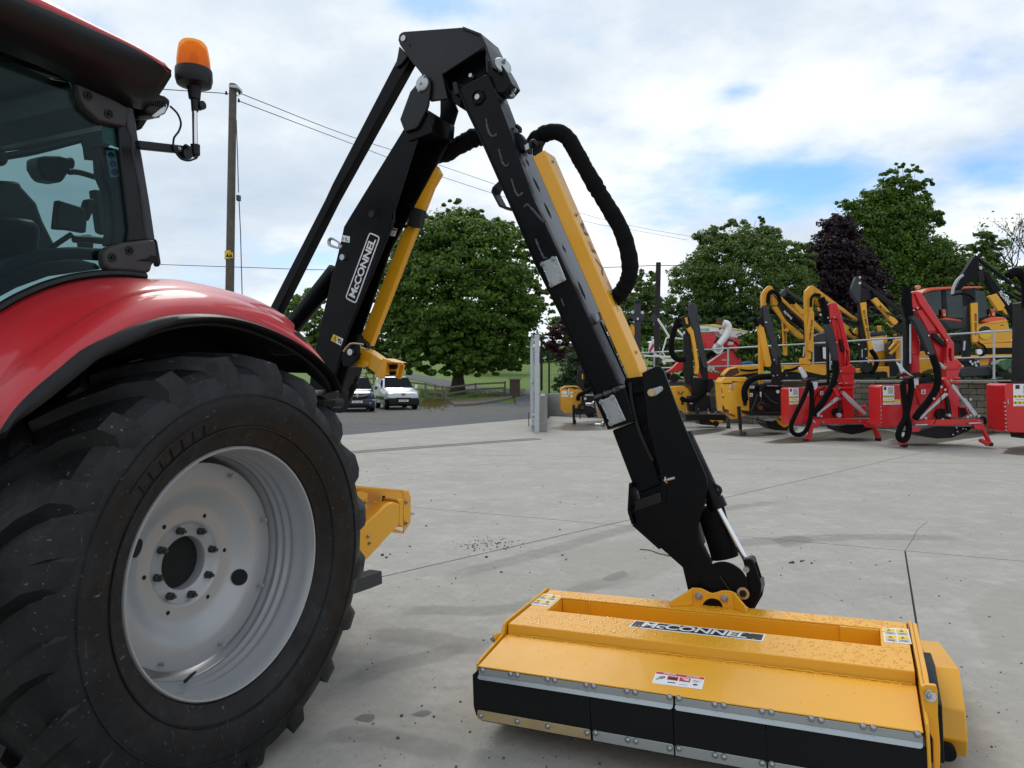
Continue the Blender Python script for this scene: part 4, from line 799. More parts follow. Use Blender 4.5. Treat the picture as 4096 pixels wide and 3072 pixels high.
sheet('shaded_arch_liner', [[p-TN*.045-TZ*.012 for p in Tc], [p-TN*.2+TZ*.09 for p in Tc], [p-TN*.70+TZ*.10 for p in Tc]], DARK, tra, sharp=60)  # near-black sheet, the shade under the fender put into its colour
MB().prism([p-TN*.66+TZ*.095 for p in Tc]+[p-TN*.66-TZ*.6 for p in Tc[::-1]], -TN*.02).build('shaded_inner_fender', DARK, tra, smooth=False)  # inner wall painted near-black for the shade inside the arch
# rounded tail lamp housing behind the fender
lp = TP([(1180, 1322), (1205, 1328), (1226, 1350), (1238, 1378), (1241, 1405), (1232, 1425), (1211, 1390), (1195, 1350)], -.02)
MB().prism(lp, -TN*.22).build('tail_lamp_housing', PLASG, tra, bevel=.02, seg=3)
tipp = TP([(1359, 1560), (1362, 1585), (1345, 1600), (1305, 1602), (1290, 1585), (1330, 1560)], .0); MB().prism(tipp, -TN*.5).build('fender_tip', PLASTIC, tra, bevel=.01)
# --- cab
NGL = -.45
seal = resamp(TP(H_[:12], -.43), 40)
MB().tube([p+TZ*.012 for p in seal], .019, 8).build('window_seal', PLASTIC, tra)
gl = TP([(-420, 60), (0, 228), (215, 318), (280, 330), (320, 415), (400, 490), (475, 505), (500, 760), (540, 985), (560, 1000), (545, 1050), (470, 1098), (400, 1098), (290, 1114), (210, 1135), (110, 1174), (0, 1233), (-240, 1400), (-420, 1480)], NGL-.012)
MB().prism(gl, -TN*.006).build('side_window', GLASS, tra, smooth=False)
prism('window_frame', TP(Zf(Zg, 945,1000, 1065,1005, 1075,1080)+Zf(Zh, 1085,120, 1130,420, 1175,720, 1020,735, 1035,640, 1000,330, 975,150), NGL+.004), -TN*.014, PLASTIC, tra, bevel=.006)
prism('rear_pillar', TP(Zf(Zg, 1000,835, 1075,850, 1112,1105)+Zf(Zh, 1140,30, 1205,420, 1250,730, 1170,725, 1120,300, 1062,20)+Zf(Zg, 1055,1100, 1015,1010), NGL+.012), -TN*.09, DGREY, tra, bevel=.012, seg=3)
hc = TP(Zf(Zg, 622,655, 640,640, 1040,868, 1010,1012, 940,1000, 800,965, 690,865, 640,770), NGL+.022)
hinge = prism('hinge_cover', hc, -TN*.03, PLASG, tra, bevel=.012, seg=3)
hc2 = TP(Zf(Zg, 590,640, 640,630, 1050,870, 1015,1030, 935,1018, 780,985, 660,885, 605,770), NGL+.004); prism('hinge_backing', hc2, -TN*.02, PLASTIC, tra, bevel=.006)
hl = prism('hinge_cover', TP(Zf(Zh, 832,812, 880,772, 1000,738, 1180,715, 1246,716, 1268,870, 1222,925, 1212,975, 1160,990, 1090,980, 880,968, 842,925), NGL+.03), -TN*.05, PLASG, tra, bevel=.014, seg=3)
for par, pts in ((hinge, Zf(Zg, 705,765, 872,910)), (hl, Zf(Zh, 898,860, 1035,805))):
    for p in TP(pts, NGL+.024 if par is hinge else NGL+.031): MB().lathe(p, TN, TZ, [(.019, -.002), (.019, .003), (.013, .003), (.011, -.001)], 20, closed=True).bolt(p-TN*.002, TN, .0075).build('hinge_screw', PLASTIC, par)
MB().prism(TP(Zf(Zh, 1100,884, 1190,862, 1215,842, 1262,845, 1262,905, 1215,890), NGL+.036), -TN*.02).build('hinge_gap', DARK, tra, bevel=.003)
prism('pillar_trim', TP(Zf(Zh, 1246,708, 1262,735, 1290,905, 1274,935, 1262,915), NGL), -TN*.03, PLASTIC, tra)
prism('window_sill', TP(Zf(Zh, 830,960, 1165,985, 1150,1040, 1000,1022, 830,1018), NGL+.01), -TN*.05, PLASTIC, tra, bevel=.006)
# roof: red shell over a deep black liner
E1 = [(-460, -330), (-160, -175), (185, 0), (400, 110), (550, 187), (625, 230), (668, 258), (679, 280)]       # upper red edge
E2 = [(-500, -250), (-200, -125), (135, 14), (350, 108), (500, 174), (600, 230), (660, 272), (678, 288)]       # red to black
E3 = [(-520, -210), (-210, -60), (120, 80), (330, 170), (490, 235), (600, 268), (668, 292), (686, 305)]       # black rim lower edge
E4 = [(-520, -10), (-210, 105), (0, 205), (150, 262), (310, 340), (500, 420), (575, 440), (600, 430)]
e1, e2, e3 = resamp(TP(E1, -.24), 30), resamp(TP(E2, -.215), 30), resamp(TP(E3, -.225), 30)
e4 = resamp(TP(E4, -.43), 30)
topr = [p-TN*.5-TZ*.03 for p in e1]; topf = [p-TN*1.5-TZ*.03 for p in e1]; 
sheet('roof_shell', [e2, bul(e2, e1, .5, .006), e1, [p-TN*.04-TZ*.002 for p in e1], topr, topf], REDT, tra, th=.01, sharp=60)
liner = [[p+TN*.002 for p in e2], bul(e2, e3, .5, .008), e3, bul(e3, e4, .25, -.02), bul(e3, e4, .6, -.015), e4]
sheet('roof_liner', liner, PLASTIC, tra, th=.01, sharp=50)
endp = TP(Zf(Zg, 1356,560, 1372,600, 1365,640, 1300,700, 1290,760, 1170,800, 1080,850, 1030,840, 640,660, 940,440, 1100,470, 1280,540), -.42)
prism('roof_end', [p for p in endp], -TN*.9, PLASTIC, tra, bevel=.02, seg=3)
prism('headliner', TP([(-420, -60), (0, 225), (310, 330), (330, 420), (400, 480), (470, 500), (470, 560), (408, 600), (400, 715), (388, 645), (335, 640), (328, 590), (315, 552), (160, 590), (0, 610), (-420, 690)], -1.75), TN*.02, PLASTIC, tra)
MB().prism(TP([(-420, -200), (0, 150), (330, 310), (620, 400), (640, 470), (500, 480), (300, 330), (0, 240), (-420, 80)], -.5), -TN*1.3).build('roof_underside', PLASTIC, tra)
# things seen through the glass
IN = -1.15
prism('seat_back', TP(Zf(Zh, -300,520, 0,530, 150,530, 280,550, 360,600, 330,840, 0,900, -300,1000), -.95), -TN*.35, PLASTIC, tra, bevel=.04, seg=3)
prism('interior_panel', TP(Zf(Zh, -300,220, 0,240, 170,250, 180,290, 262,380, 300,420, 350,560, 470,800, 380,840, -300,1010), -1.3), -TN*.3, DGREY, tra, bevel=.02)
mir = prism('door_mirror', TP(Zf(Zh, 305,60, 370,44, 480,42, 540,60, 585,50, 610,90, 606,140, 560,180, 540,200, 520,235, 490,262, 380,245, 345,210, 305,140), -1.9), -TN*.12, PLASTIC, tra, bevel=.02)
tube('mirror_stalk', TP(Zf(Zh, 550,175, 640,180, 820,235), -1.85), .018, PLASTIC, mir)
prism('monitor', TP(Zf(Zh, 466,396, 580,430, 690,466, 700,580, 694,665, 560,640, 440,632), -1.0), -TN*.04, PLASTIC, tra, bevel=.01)
prism('monitor_mount', TP(Zf(Zh, 690,450, 710,390, 760,390, 770,420, 745,500, 715,570, 690,560), -1.02), -TN*.05, PLASTIC, tra, bevel=.01)
prism('control_column', TP(Zf(Zh, 755,315, 870,320, 905,480, 925,600, 885,650, 850,680, 805,655, 780,480), -1.05), -TN*.05, PLASG, tra, bevel=.01)
prism('inner_pillar', TP(Zf(Zg, 800,1160, 960,1190)+Zf(Zh, 1000,300, 1045,730, 880,770, 900,600, 870,330, 815,200), -.62), -TN*.06, PLASTIC, tra, bevel=.01)
tube('wiper_arm', TP(Zf(Zg, -200,1290, 60,1248, 300,1205, 630,1120), -1.7), .02, PLASTIC, tra, n=3)
prism('work_lamp', TP(Zf(Zg, -60,1215, 60,1200, 80,1290, 50,1330, -60,1300), -1.68), -TN*.1, PLASTIC, tra, bevel=.02)
tube('lever', TP(Zf(Zh, 340,850, 430,770, 570,675), -.95), .012, PLASTIC, tra)
tube('grab_rail', TP(Zf(Zh, -200,1110, 0,990, 130,915, 280,862, 450,835, 620,828, 840,840), -.52), .026, PLASG, tra)
prism('gear_lever', TP(Zf(Zh, 665,680, 750,670, 760,760, 750,830, 680,830), -.9), -TN*.06, PLASG, tra, bevel=.015)
tube('handle_bar', TP(Zf(Zh, 590,712, 760,720, 980,745), -.8), .017, PLASTIC, tra)
prism('floor_console', TP(Zf(Zh, 430,870, 640,868, 780,905, 830,950, 400,1010, 150,1100, 0,1180, -200,1300, -200,1140, 0,1020, 200,920), -.75), -TN*.2, PLASG, tra, bevel=.02)
sq = TP(Zf(Zg, 845,1206, 918,1203, 960,1412, 884,1420), NGL-.021)
quadplate('safety_sticker', sq, TN, PRINTW, tra, t=.001, cells=[([(.5+.36*math.cos(a), c+.14*math.sin(a)) for a in [2*math.pi*k/14 for k in range(14)]], 1) for c in (.19, .5, .81)]+[([(.5+.14*math.cos(a), c+.05*math.sin(a)) for a in [2*math.pi*k/6 for k in range(6)]], 2) for c in (.185, .505, .82)], mats=[PRINTW, PRINTB, GREYP])
quadplate('pale_glass_patch', TP(Zf(Zg, 808,985, 940,1035, 955,1188, 826,1140), NGL-.021), TN, mat('pale_green_patch', (.32, .55, .5), .3), tra, t=.001)  # flat pale green patch just behind the glass
prism('red_reflector', TP(Zf(Zg, 798,1190, 820,1175, 845,1360, 822,1365), -.62), -TN*.01, PRINTR, tra)
# work lights under the roof end
for pts, nn in ((Zf(Zg, 1160,860, 1175,810, 1250,740, 1320,760, 1370,800, 1362,850, 1330,910, 1250,945, 1180,910), -.42), (Zf(Zg, 1090,880, 1130,880, 1195,920, 1195,960, 1150,1030, 1100,1050), -.55)):
    wl_ = MB().prism(TP(pts, nn), -TN*.11).build('work_light', PLASTIC, tra, bevel=.025, seg=3)
    if nn == -.42:
        MB().prism(TP(Zf(Zg, 1215,930, 1310,850, 1335,825, 1340,850, 1320,905, 1250,940), nn+.004), -TN*.01).build('lamp_glass', LAMPW, wl_, bevel=.004)
        for k in range(6): MB().prism(TP(Zf(Zg, 1225+18*k,800+2*k, 1232+18*k,800+2*k, 1240+18*k,845+2*k, 1233+18*k,845+2*k), nn+.008), -TN*.012).build('cooling_fin', PLASTIC, wl_)
# beacon on its bracket
bd = -.36
P = lambda x, y: TP([(x/2, y/2)], bd)[0]
ax = (P(1545, 340)-P(1570, 1180)).normalized(); px2m = 1/F*P(1550, 600).y/2
bea = bpy.data.objects.new('beacon', None); place(bea, tra, P(1565, 1200))
zc = lambda y: P(1552+(y-640)*.02, y)
MB().lathe(zc(640), ax, TR, [(132*px2m, (640-565)*px2m), (128*px2m, (640-548)*px2m), (124*px2m, (640-480)*px2m), (116*px2m, (640-420)*px2m), (106*px2m, (640-372)*px2m), (88*px2m, (640-347)*px2m), (50*px2m, (640-338)*px2m), (.001, (640-336)*px2m), (.001, (640-350)*px2m), (60*px2m, (640-356)*px2m), (98*px2m, (640-400)*px2m), (118*px2m, (640-500)*px2m), (122*px2m, (640-565)*px2m)], 36).build('lens', AMBER, bea)
MB().cyl(zc(580), zc(530), 60*px2m, 55*px2m, 20).cyl(zc(530), zc(430), 40*px2m, 30*px2m, 16).build('reflector', LAMPO, bea)
MB().lathe(zc(640), ax, TR, [(.001, (640-560)*px2m), (138*px2m, (640-560)*px2m), (141*px2m, (640-575)*px2m), (141*px2m, (640-640)*px2m), (130*px2m, (640-680)*px2m), (60*px2m, (640-700)*px2m), (52*px2m, (640-720)*px2m), (44*px2m, (640-790)*px2m), (30*px2m, (640-800)*px2m), (26*px2m, (640-890)*px2m), (.001, (640-892)*px2m)], 36).build('base', PLASTIC, bea, sharp=45)
MB().cyl(P(1600, 845)-TN*.01, P(1600, 845)+TN*.02, 38*px2m, 34*px2m, 14).build('knob', PLASTIC, bea)
MB().cyl(P(1557, 880), P(1562, 1170), 21*px2m, seg=16).build('pole', CHROME, bea)
MB().cyl(P(1562, 1158), P(1563, 1240), 36*px2m, seg=16).cyl(P(1563, 1240), P(1563, 1258), 22*px2m).build('socket', PLASTIC, bea)
prism('bracket', TP(Zf(Zg, 1112,1122, 1540,1170, 1540,1232, 1125,1190), bd+.01), -TN*.03, PLASTIC, bea, bevel=.004)
for x, y, r in ((1474, 1182, 24), (1418, 1190, 12)): MB().bolt(P(x, y)+TN*.012, TN, r*px2m*.8).build('bolt', PLASTIC if r > 15 else BOLT, bea)
MB().cyl(P(1480, 1235)-TN*.02, P(1480, 1235)+TN*.02, 42*px2m, seg=16).build('knob', PLASTIC, bea)
tube('cable', TP(Zf(Zg, 1362,850, 1420,910, 1447,985, 1430,1050, 1392,1105, 1388,1180, 1410,1225, 1450,1270, 1510,1285, 1572,1265), bd+.015), .0045, PLASTIC, bea)
# hidden but solid rest of the tractor: chassis, far wheel
MB().box(TW(-.9, -1.2, .95), TR*1.6, TN*.3, TZ*.3).build('transmission', BLACKG, tra, bevel=.05)
MB().lathe(TC-TN*2.4+TN*.58, TN, TZ, [(.5, -.6), (.7, -.65), (.85, -.55), (.88, -.3), (.85, -.02), (.7, .06), (.5, 0)], 60).build('far_tyre', RUBBER, tra)
MB().box(TW(.55, -1.2, .75), TR*.35, TN*.25, TZ*.35).build('rear_linkage', BLACKG, tra, bevel=.03)
MB().cyl(TP(Zf(Zb, 700,1620), -.5)[0]-TR*.06, TP(Zf(Zb, 690,1625), -.5)[0]+TR*.04, .032, seg=16).build('lamp_bracket', BLACKG, tra)
# ================================================================== hedge cutter arm
AQ = Vector((1.05, 3.92, 0)); AD = Vector((math.cos(R(28)), -math.sin(R(28)), 0)); AM = Vector((-math.sin(R(28)), -math.cos(R(28)), 0))   # along the arm, and towards the viewer's side
def AP(pts, off=0.0):
    o = []
    for x, y in pts:
        r = Vector(((x-CX)/F, 1, -(y-YH)/F)); c = Vector((0, 0, HC)); t = (off-(c-AQ).dot(AM))/r.dot(AM); o.append(c+r*t)
    return o
def onplane_(pts, p0, n):
    o = []
    for x, y in pts:
        r = Vector(((x-CX)/F, 1, -(y-YH)/F)); c = Vector((0, 0, HC)); o.append(c+r*((p0-c).dot(n)/r.dot(n)))
    return o
def pxm(p): return p.y/F
hcut = thing('arm_hedge_cutter', 'large black reach arm hedge cutter behind the tractor, its yellow flail head on the concrete', 'hedge cutter', tuple(TW(2.2, -1.0, 0)))
def aprism(name, pts, off, w, m_, par=None, bevel=.005, **k): return prism(name, AP(pts, off), -AM*w, m_, par or hcut, bevel=bevel, **k)
def pin(name, px, py, off, r_px, m_, par, h=.012, dome=False):
    p = AP([(px, py)], off)[0]; r = r_px*pxm(p); q = MB()
    if dome: q.cyl(p, p+AM*h*.5, r, seg=28).dome(p+AM*h*.5, AM, r, h, 28)
    else: q.cyl(p-AM*.01, p+AM*h, r, seg=24)
    return q.build(name, m_, par)
# --- main boom
boom = aprism('main_boom', Zf(Za, 430,930, 535,1010, 350,1590, 330,1640)+Zf(Zb, 1145,175, 1110,260, 800,1010, 770,1090, 745,1180, 700,1340, 640,1520, 470,1520, 500,1250, 520,1200, 655,600, 690,480, 735,290, 750,215)+Zf(Za, 0,1630), .10, .02, BLACK)
ug = Zf(Za, 535,1010, 350,1590)+Zf(Zb, 1145,175, 1110,260, 800,1010, 770,1090, 700,1340, 640,1520)
A_, B_ = AP(ug, .10), AP(ug, -.07)
MB().add(A_+B_, [[i, i+1, len(A_)+i+1, len(A_)+i] for i in range(len(A_)-1)]).build('boom_underside', BLACKG, boom, smooth=False).modifiers.new('t', 'SOLIDIFY').thickness = .01
m = MB(); rb = AP(ug[1:6], .02)
for a, b in zip(rb, rb[1:]): m.box((a+b)/2, (b-a)/2, AM*.008, AD*.012)
m.build('hose_channel_rib', BLACKG, boom)
aprism('boom_far_side', Zf(Za, 430,930, 800,1010)+[(1560, 1000), (1420, 1400), (1330, 1560), (1245, 1560), (1262, 1400), (1345, 1045), (1367, 945), (1375, 907), (1400, 865)], -.06, .02, BLACK, boom)
for px, py in ((1487, 856),): pin('boss_cap', px, py, .1, 15, BLACKG, boom, .004)
pin('pivot_pin', 1375, 1030, .1, 12, BOLT, boom, .02)
# name plate
tl, tr_, br, bl = AP(Zf(Zb, 958,262, 1037,298, 846,825, 766,783), .101)
lin = [tl, tr_, br, bl]; cen = (tl+tr_+br+bl)/4
m = MB(); inner = [p+(cen-p)*.0 for p in lin]; rr = []
for i in range(4):
    p, a, b = lin[i], lin[i-1], lin[(i+1) % 4]; da = (a-p).normalized()*.025; db = (b-p).normalized()*.025
    rr += [p+da, p+da*.35+db*.06, p+da*.06+db*.35, p+db]
for i in range(len(rr)): m.box((rr[i]+rr[(i+1) % 16])/2, (rr[(i+1) % 16]-rr[i])/2, AM*.001, ((rr[(i+1) % 16]-rr[i]).normalized().cross(AM))*.0042)
m.build('name_plate_border', PRINTW, boom, smooth=False)
xd = ((tl+tr_)/2-(bl+br)/2).normalized(); yd = AM.cross(xd)
text('lettering', 'McCONNEL', cen, xd, yd, PRINTW, boom, w=((tl+tr_)/2-(bl+br)/2).length*.89, h=(tr_-tl).length*.64, bold=.028, spacing=.95, lift=.003)
# load eye and stickers
eye = Zf(Zb, 622,330, 632,305, 655,297, 690,312, 740,350, 758,362, 770,385, 758,402, 735,402, 660,382, 632,362)
MB().tube(AP(Zf(Zb, 735,388, 668,372, 636,356, 633,325, 652,308, 690,325, 740,362), .085), .0125, 8, 4, flat=.6).build('lifting_eye', ZINC, hcut); aprism('eye_lug', Zf(Zb, 705,345, 758,362, 768,385, 756,402, 730,400, 700,385), .09, .014, ZINC, hcut, bevel=.003)
p = AP(Zf(Zb, 737,374), .09)[0]; MB().bolt(p, AM, .013).build('eye_bolt', BOLT, hcut)
q = AP(Zf(Zb, 740,280, 800,292, 796,342, 732,330), .101); st = quadplate('load_sticker', q, AM, PRINTW, boom, t=.001, cells=[([(.55+.13*math.cos(a), .45+.2*math.sin(a)) for a in [k*.6 for k in range(9)]], 1), (.5, .66, .86, .84, 1)], mats=[PRINTW, PRINTG])
lx = (q[0]-q[3]).normalized(); text('sticker_lettering', '2500\nKg', q[0].lerp(q[2], .5)+(q[3]-q[0])*.0+(q[0]-q[1])*.32, lx, AM.cross(lx), PRINTK, boom, h=.022, bold=.02, lift=.004)
q = AP(Zf(Zb, 1142,222, 1180,232, 1160,292, 1120,285), .03)
quadplate('boom_sticker', q, (AM+AD*.6), PRINTW, boom, t=.002, cells=[(.05, .05, .95, .3, 1), ([(.3, .8), (.38, .85), (.75, .5), (.68, .45)], 2)], mats=[PRINTW, PRINTR, PRINTK])
q = AP(Zf(Zb, 668,1073, 748,1112, 728,1166, 647,1123), .101)
quadplate('warning_sticker', q, AM, PRINTW, boom, t=.001, cells=[(.0, .0, .5, 1, 1), (tri(.25, .5, .36, .6), 2), (tri(.25, .55, .2, .34), 1), (.56, .2, .78, .5, 2), (.62, .55, .72, .8, 2), (.8, .3, .95, .42, 2), (.8, .5, .95, .8, 2)], mats=[PRINTW, PRINTY, PRINTK])
# yellow hose guard under the boom
aprism('boom_hose_guard', Zf(Za, 680,1218, 718,1285, 655,1395)+[(1480, 1385), (1441, 1352), (1612, 925)]+Zf(Za, 505,1530, 555,1400), -.07, .05, YEL, hcut, bevel=.006)
aprism('guard_bracket', Zf(Zb, 1285,52, 1375,76, 1345,222, 1255,205), -.03, .06, BLACKG, hcut)
tube('guard_clamp', AP(Zf(Zb, 1200,5, 1290,50), .0), .012, BLACK, hcut, n=1); tube('guard_clamp', AP(Zf(Zb, 1140,180, 1255,212), .0), .012, BLACK, hcut, n=1)
# --- boom top clevis
chk = Zf(Za, 480,632, 528,575, 545,520, 575,500, 610,500, 638,540, 640,600, 622,740, 608,780, 545,905, 520,930, 435,955, 398,855)
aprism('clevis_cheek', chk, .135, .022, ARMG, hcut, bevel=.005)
aprism('clevis_cheek', Zf(Za, 720,610, 790,610, 858,780, 805,955, 780,1000, 700,990, 720,800), -.06, .022, BLACK, hcut)
aprism('clevis_box', Zf(Za, 437,957, 545,910, 610,790, 640,800, 660,960, 560,1000, 468,1030), .112, .2, BLACK, hcut)
q = AP(Zf(Za, 615,775, 800,890, 790,1010, 560,1000), .03); MB().prism(q, -AM*.06).build('clevis_web', BLACK, hcut, bevel=.004)
pin('clevis_pin_cap', 1400+580/2, 50+572/2, .136, 30, ZINC, hcut, .012, True)
for dx, dy in ((-13, -4), (14, -62), (-28, 52)): 
    p = AP([(1400+(580+dx)/2, 50+(572+dy)/2)], .15)[0]; MB().bolt(p, AM, .0065 if dx != -13 else .011).build('cap_screw', BOLT, hcut)
# --- knuckle at the top
kn = Zf(Za, 385,222, 392,180, 410,160, 432,152, 895,118, 1040,182, 1078,272, 760,482, 735,492, 778,690, 640,708, 605,640, 572,492, 500,402, 400,262)
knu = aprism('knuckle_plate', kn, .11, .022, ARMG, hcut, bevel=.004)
aprism('knuckle_far_plate', kn[:12]+Zf(Za, 700,690, 640,690, 572,492, 500,402, 400,262), -.075, .022, BLACK, hcut)
def strip(name, ed, o0, o1, th, m_, par):
    mm = MB()
    for a, b in zip(ed, ed[1:]):
        p, q = AP([a], o0)[0], AP([b], o0)[0]; d = (q-p).normalized(); nn = d.cross(AM).normalized()
        mm.prism([p-d*.002, q+d*.002, q+d*.002+nn*th, p-d*.002+nn*th], -AM*(o0-o1))
    return mm.build(name, m_, par, bevel=.003)
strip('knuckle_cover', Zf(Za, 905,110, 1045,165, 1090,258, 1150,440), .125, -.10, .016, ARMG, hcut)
lug = Zf(Za, 1095,368, 1150,440, 1215,420, 1262,500, 1294,572, 1235,642, 1160,642, 1098,480)
aprism('knuckle_lug', lug, .06, .12, BLACK, hcut)
m = MB(); p = AP(Zf(Za, 1212,442), .02)[0]; nn = (AD*.85+TZ*.38+AM*.45).normalized(); m.cyl(p, p+nn*.02, .06, seg=28).dome(p+nn*.02, nn, .06, .012, 28); pc = m.build('knuckle_pin_cap', ZINC, hcut)
MB().bolt(p+nn*.03+TZ*.02, nn, .012).build('cap_screw', BOLT, hcut); MB().bolt(AP(Zf(Za, 1292,668), .0)[0], (AD*.9+TZ*.1), .014).bolt(AP(Zf(Za, 1298,620), .0)[0], AD, .016).build('lug_bolt', BOLT, hcut)
pin('link_pin', 1400+428/2, 50+207/2, .111, 12, BOLT, hcut, .006); pin('pin_hole', 1400+480/2, 50+262/2, .1115, 4.5, DARK, hcut, .001)
# dark welded blocks inside the knuckle
aprism('knuckle_block', Zf(Za, 700,505, 740,495, 800,640, 850,570, 905,580, 880,760, 800,700, 770,690), .07, .13, BLACK, hcut)
aprism('knuckle_stop', Zf(Za, 815,560, 850,550, 872,650, 835,660), .1, .03, BLACKG, hcut)
aprism('knuckle_inner', Zf(Za, 700,500, 1075,275, 1090,480, 880,640, 760,560), .0, .06, BLACK, hcut)
pin('inner_grease_cap', 1400+975/2, 50+510/2, .02, 8, BOLT, hcut, .02)
# --- levelling link bar
lk = [(1587, 240), (1628, 214), (1645, 232), (1332, 800), (1104, 1257), (1010, 1440), (975, 1440), (1075, 1240), (1300, 800), (1330, 735)]
aprism('levelling_link', lk, .055, .075, BLACK, hcut, bevel=.004)
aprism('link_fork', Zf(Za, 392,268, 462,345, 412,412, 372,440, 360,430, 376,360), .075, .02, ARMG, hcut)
aprism('link_fork', Zf(Za, 440,300, 500,400, 470,420, 420,380), -.03, .02, BLACK, hcut)
# --- lift ram beside the boom
p0, p1 = AP([(1160, 1320)], -.02)[0], AP([(1345, 1085)], -.02)[0]; MB().cyl(p0-(p1-p0)*.5, p1, .066, seg=20).cyl(p1, p1+(p1-p0)*.4, .03, seg=14).build('lift_ram', BLACK, hcut)
# --- dipper arm
dl = Zf(Za, 868,610, 1085,492, 1112,500, 1150,610, 1285,965, 1330,1110, 1470,1500)+[(2300, 1155), (2475, 1540), (2382, 1587), (2240, 1250), (2145, 1060), (2065, 870), (1995, 715), (1940, 590)]+Zf(Za, 940,790)
dip = aprism('dipper_arm', dl, .085, .165, BLACK, hcut, bevel=.006)
rim_e = Zf(Za, 868,610, 940,790)+[(1940, 590), (1995, 715), (2065, 870), (2145, 1060), (2240, 1250), (2382, 1587)]
for off in (.088,):
    m = MB(); pp_ = AP(rim_e, off)
    for a, b in zip(pp_, pp_[1:]): m.box((a+b)/2, (b-a)/2, AM*.004, (b-a).normalized().cross(AM)*.006)
    m.build('dipper_edge', BLACK, dip)
pin('dipper_pin', 1400+1022/2, 50+677/2, .086, 11, BOLT, dip, .01)
m = MB(); c = AP([(1400+1022/2, 50+677/2)], .088)[0]; a_ = [c+(AD*math.cos(t)*1.0+TZ*math.sin(t))*.044 for t in [2*math.pi*k/22 for k in range(23)]]; m.tube(a_, wrinkle(.008, 3, .3, 22), 6); m.build('weld_ring', BLACK, dip)
for i, pts in enumerate((Zf(Za, 1090,850, 1100,920, 1120,975, 1150,992, 1178,972), Zf(Za, 1192,1095, 1210,1165, 1228,1212, 1252,1230, 1278,1205), Zf(Za, 1292,1330, 1312,1400, 1332,1450, 1358,1466, 1384,1440), Zf(Zc, 592,68, 604,46, 628,44, 690,110, 745,172, 762,158), Zf(Zc, 686,312, 712,380, 736,432, 752,462, 778,468), Zf(Zc, 890,790, 912,850))):
    MB().tube(AP(pts, .087), wrinkle(.0075, 60+i, .25, 30), 6, 5).build('weld_bead', mat('weld_paint', (.045, .047, .05), .35, noise=.3, nscale=40) if 'weld_paint' not in MT else MT['weld_paint'], dip)
# slotted plate along the upper side of the dipper
ed = Zf(Za, 1330,1110, 1400,1170)[:1]+[(2090, 700), (2140, 800), (2300, 1150), (2455, 1490)]
top_e = [(2030, 505), (2062, 600), (2140, 800), (2300, 1150), (2372, 1300)]
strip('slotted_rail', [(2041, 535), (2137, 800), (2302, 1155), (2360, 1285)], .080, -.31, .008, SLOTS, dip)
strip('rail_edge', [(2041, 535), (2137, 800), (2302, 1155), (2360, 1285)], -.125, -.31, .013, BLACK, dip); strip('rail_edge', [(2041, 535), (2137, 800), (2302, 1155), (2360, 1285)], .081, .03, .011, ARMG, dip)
for a, b in ((Zf(Zc, 752,20, 810,150)), (Zf(Zc, 895,355, 928,425)), (Zf(Zc, 1020,645, 1085,800)), Zf(Za, 1405,1165, 1432,1235), Zf(Za, 1462,1315, 1520,1440)):
    ea, eb = AP([(2062, 598)], .08)[0], AP([(2360, 1285)], .08)[0]; nn = (eb-ea).normalized().cross(AM); nn = nn if nn.dot(AD) > 0 else -nn
    p, q = onplane_([a, b], ea+nn*.0095, nn); d = (q-p).normalized(); w_ = AM
    MB().prism([p, p+d*.03+w_*.018, q-d*.03+w_*.018, q, q-d*.03-w_*.018, p+d*.03-w_*.018], nn*.002).build('slot', DARK, dip)
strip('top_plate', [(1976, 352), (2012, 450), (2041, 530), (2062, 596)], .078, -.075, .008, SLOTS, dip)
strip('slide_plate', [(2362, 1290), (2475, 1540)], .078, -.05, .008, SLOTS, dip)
aprism('slide_block', Zf(Zc, 1150,905, 1180,888, 1200,955, 1170,985), .0, .04, GALV, dip)
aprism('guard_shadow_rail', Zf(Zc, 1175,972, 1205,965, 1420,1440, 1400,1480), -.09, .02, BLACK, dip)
# zinc cover plates with bolts
def cover(q, bolts, extra, off, par):
    P_ = AP(q, off); o_ = MB().prism(P_, -AM*.008).build('cover_plate', ZINC, par, bevel=.006, seg=2)
    for b in bolts: MB().bolt(AP([b], off)[0], AM, .012).build('plate_bolt', BOLT, par)
    for b in extra: MB().lathe(AP([b], off)[0], AM, TZ, [(.011, -.001), (.010, .002), (.006, .001)], 16, closed=True).build('plate_hole', ZINC, par)
cover(Zf(Zc, 724,500, 850,448, 928,640, 805,704), Zf(Zc, 742,513, 825,472, 895,635, 812,677), Zf(Zc, 848,520, 765,565, 875,590, 796,630), .098, dip)
col = aprism('dipper_collar', Zf(Zd, 352,288, 560,208, 600,200, 650,400, 668,468, 460,540), .11, .2, BLACK, hcut)
MB().tube(AP(Zf(Zd, 360,280, 420,258, 490,232, 555,208), .112), wrinkle(.012, 9, .25, 30), 7, 6).build('weld_bead', MT['weld_paint'], col)
cover(Zf(Zd, 393,312, 512,257, 607,462, 487,506), Zf(Zd, 413,316, 500,280, 573,450, 487,487), Zf(Zd, 440,362, 525,332, 555,402, 468,436), .122, col)
for p_ in Zf(Zd, 352,335, 428,500): MB().bolt(AP([p_], .04)[0], -AD, .014).cyl(AP([p_], .04)[0], AP([p_], .04)[0]-AD*.05, .008).build('side_bolt', BOLT, col)
aprism('inner_tube_core', Zf(Zd, 690,940, 900,900, 900,1060, 720,1100), .06, .12, BLACK, hcut)
aprism('inner_tube', Zf(Zd, 495,545, 690,470, 890,975, 720,1045, 655,965), .075, .15, BLACK, hcut, bevel=.008)
aprism('inner_tube_edge', Zf(Zd, 795,745, 860,800, 890,870, 845,885), .02, .05, RUST, hcut)
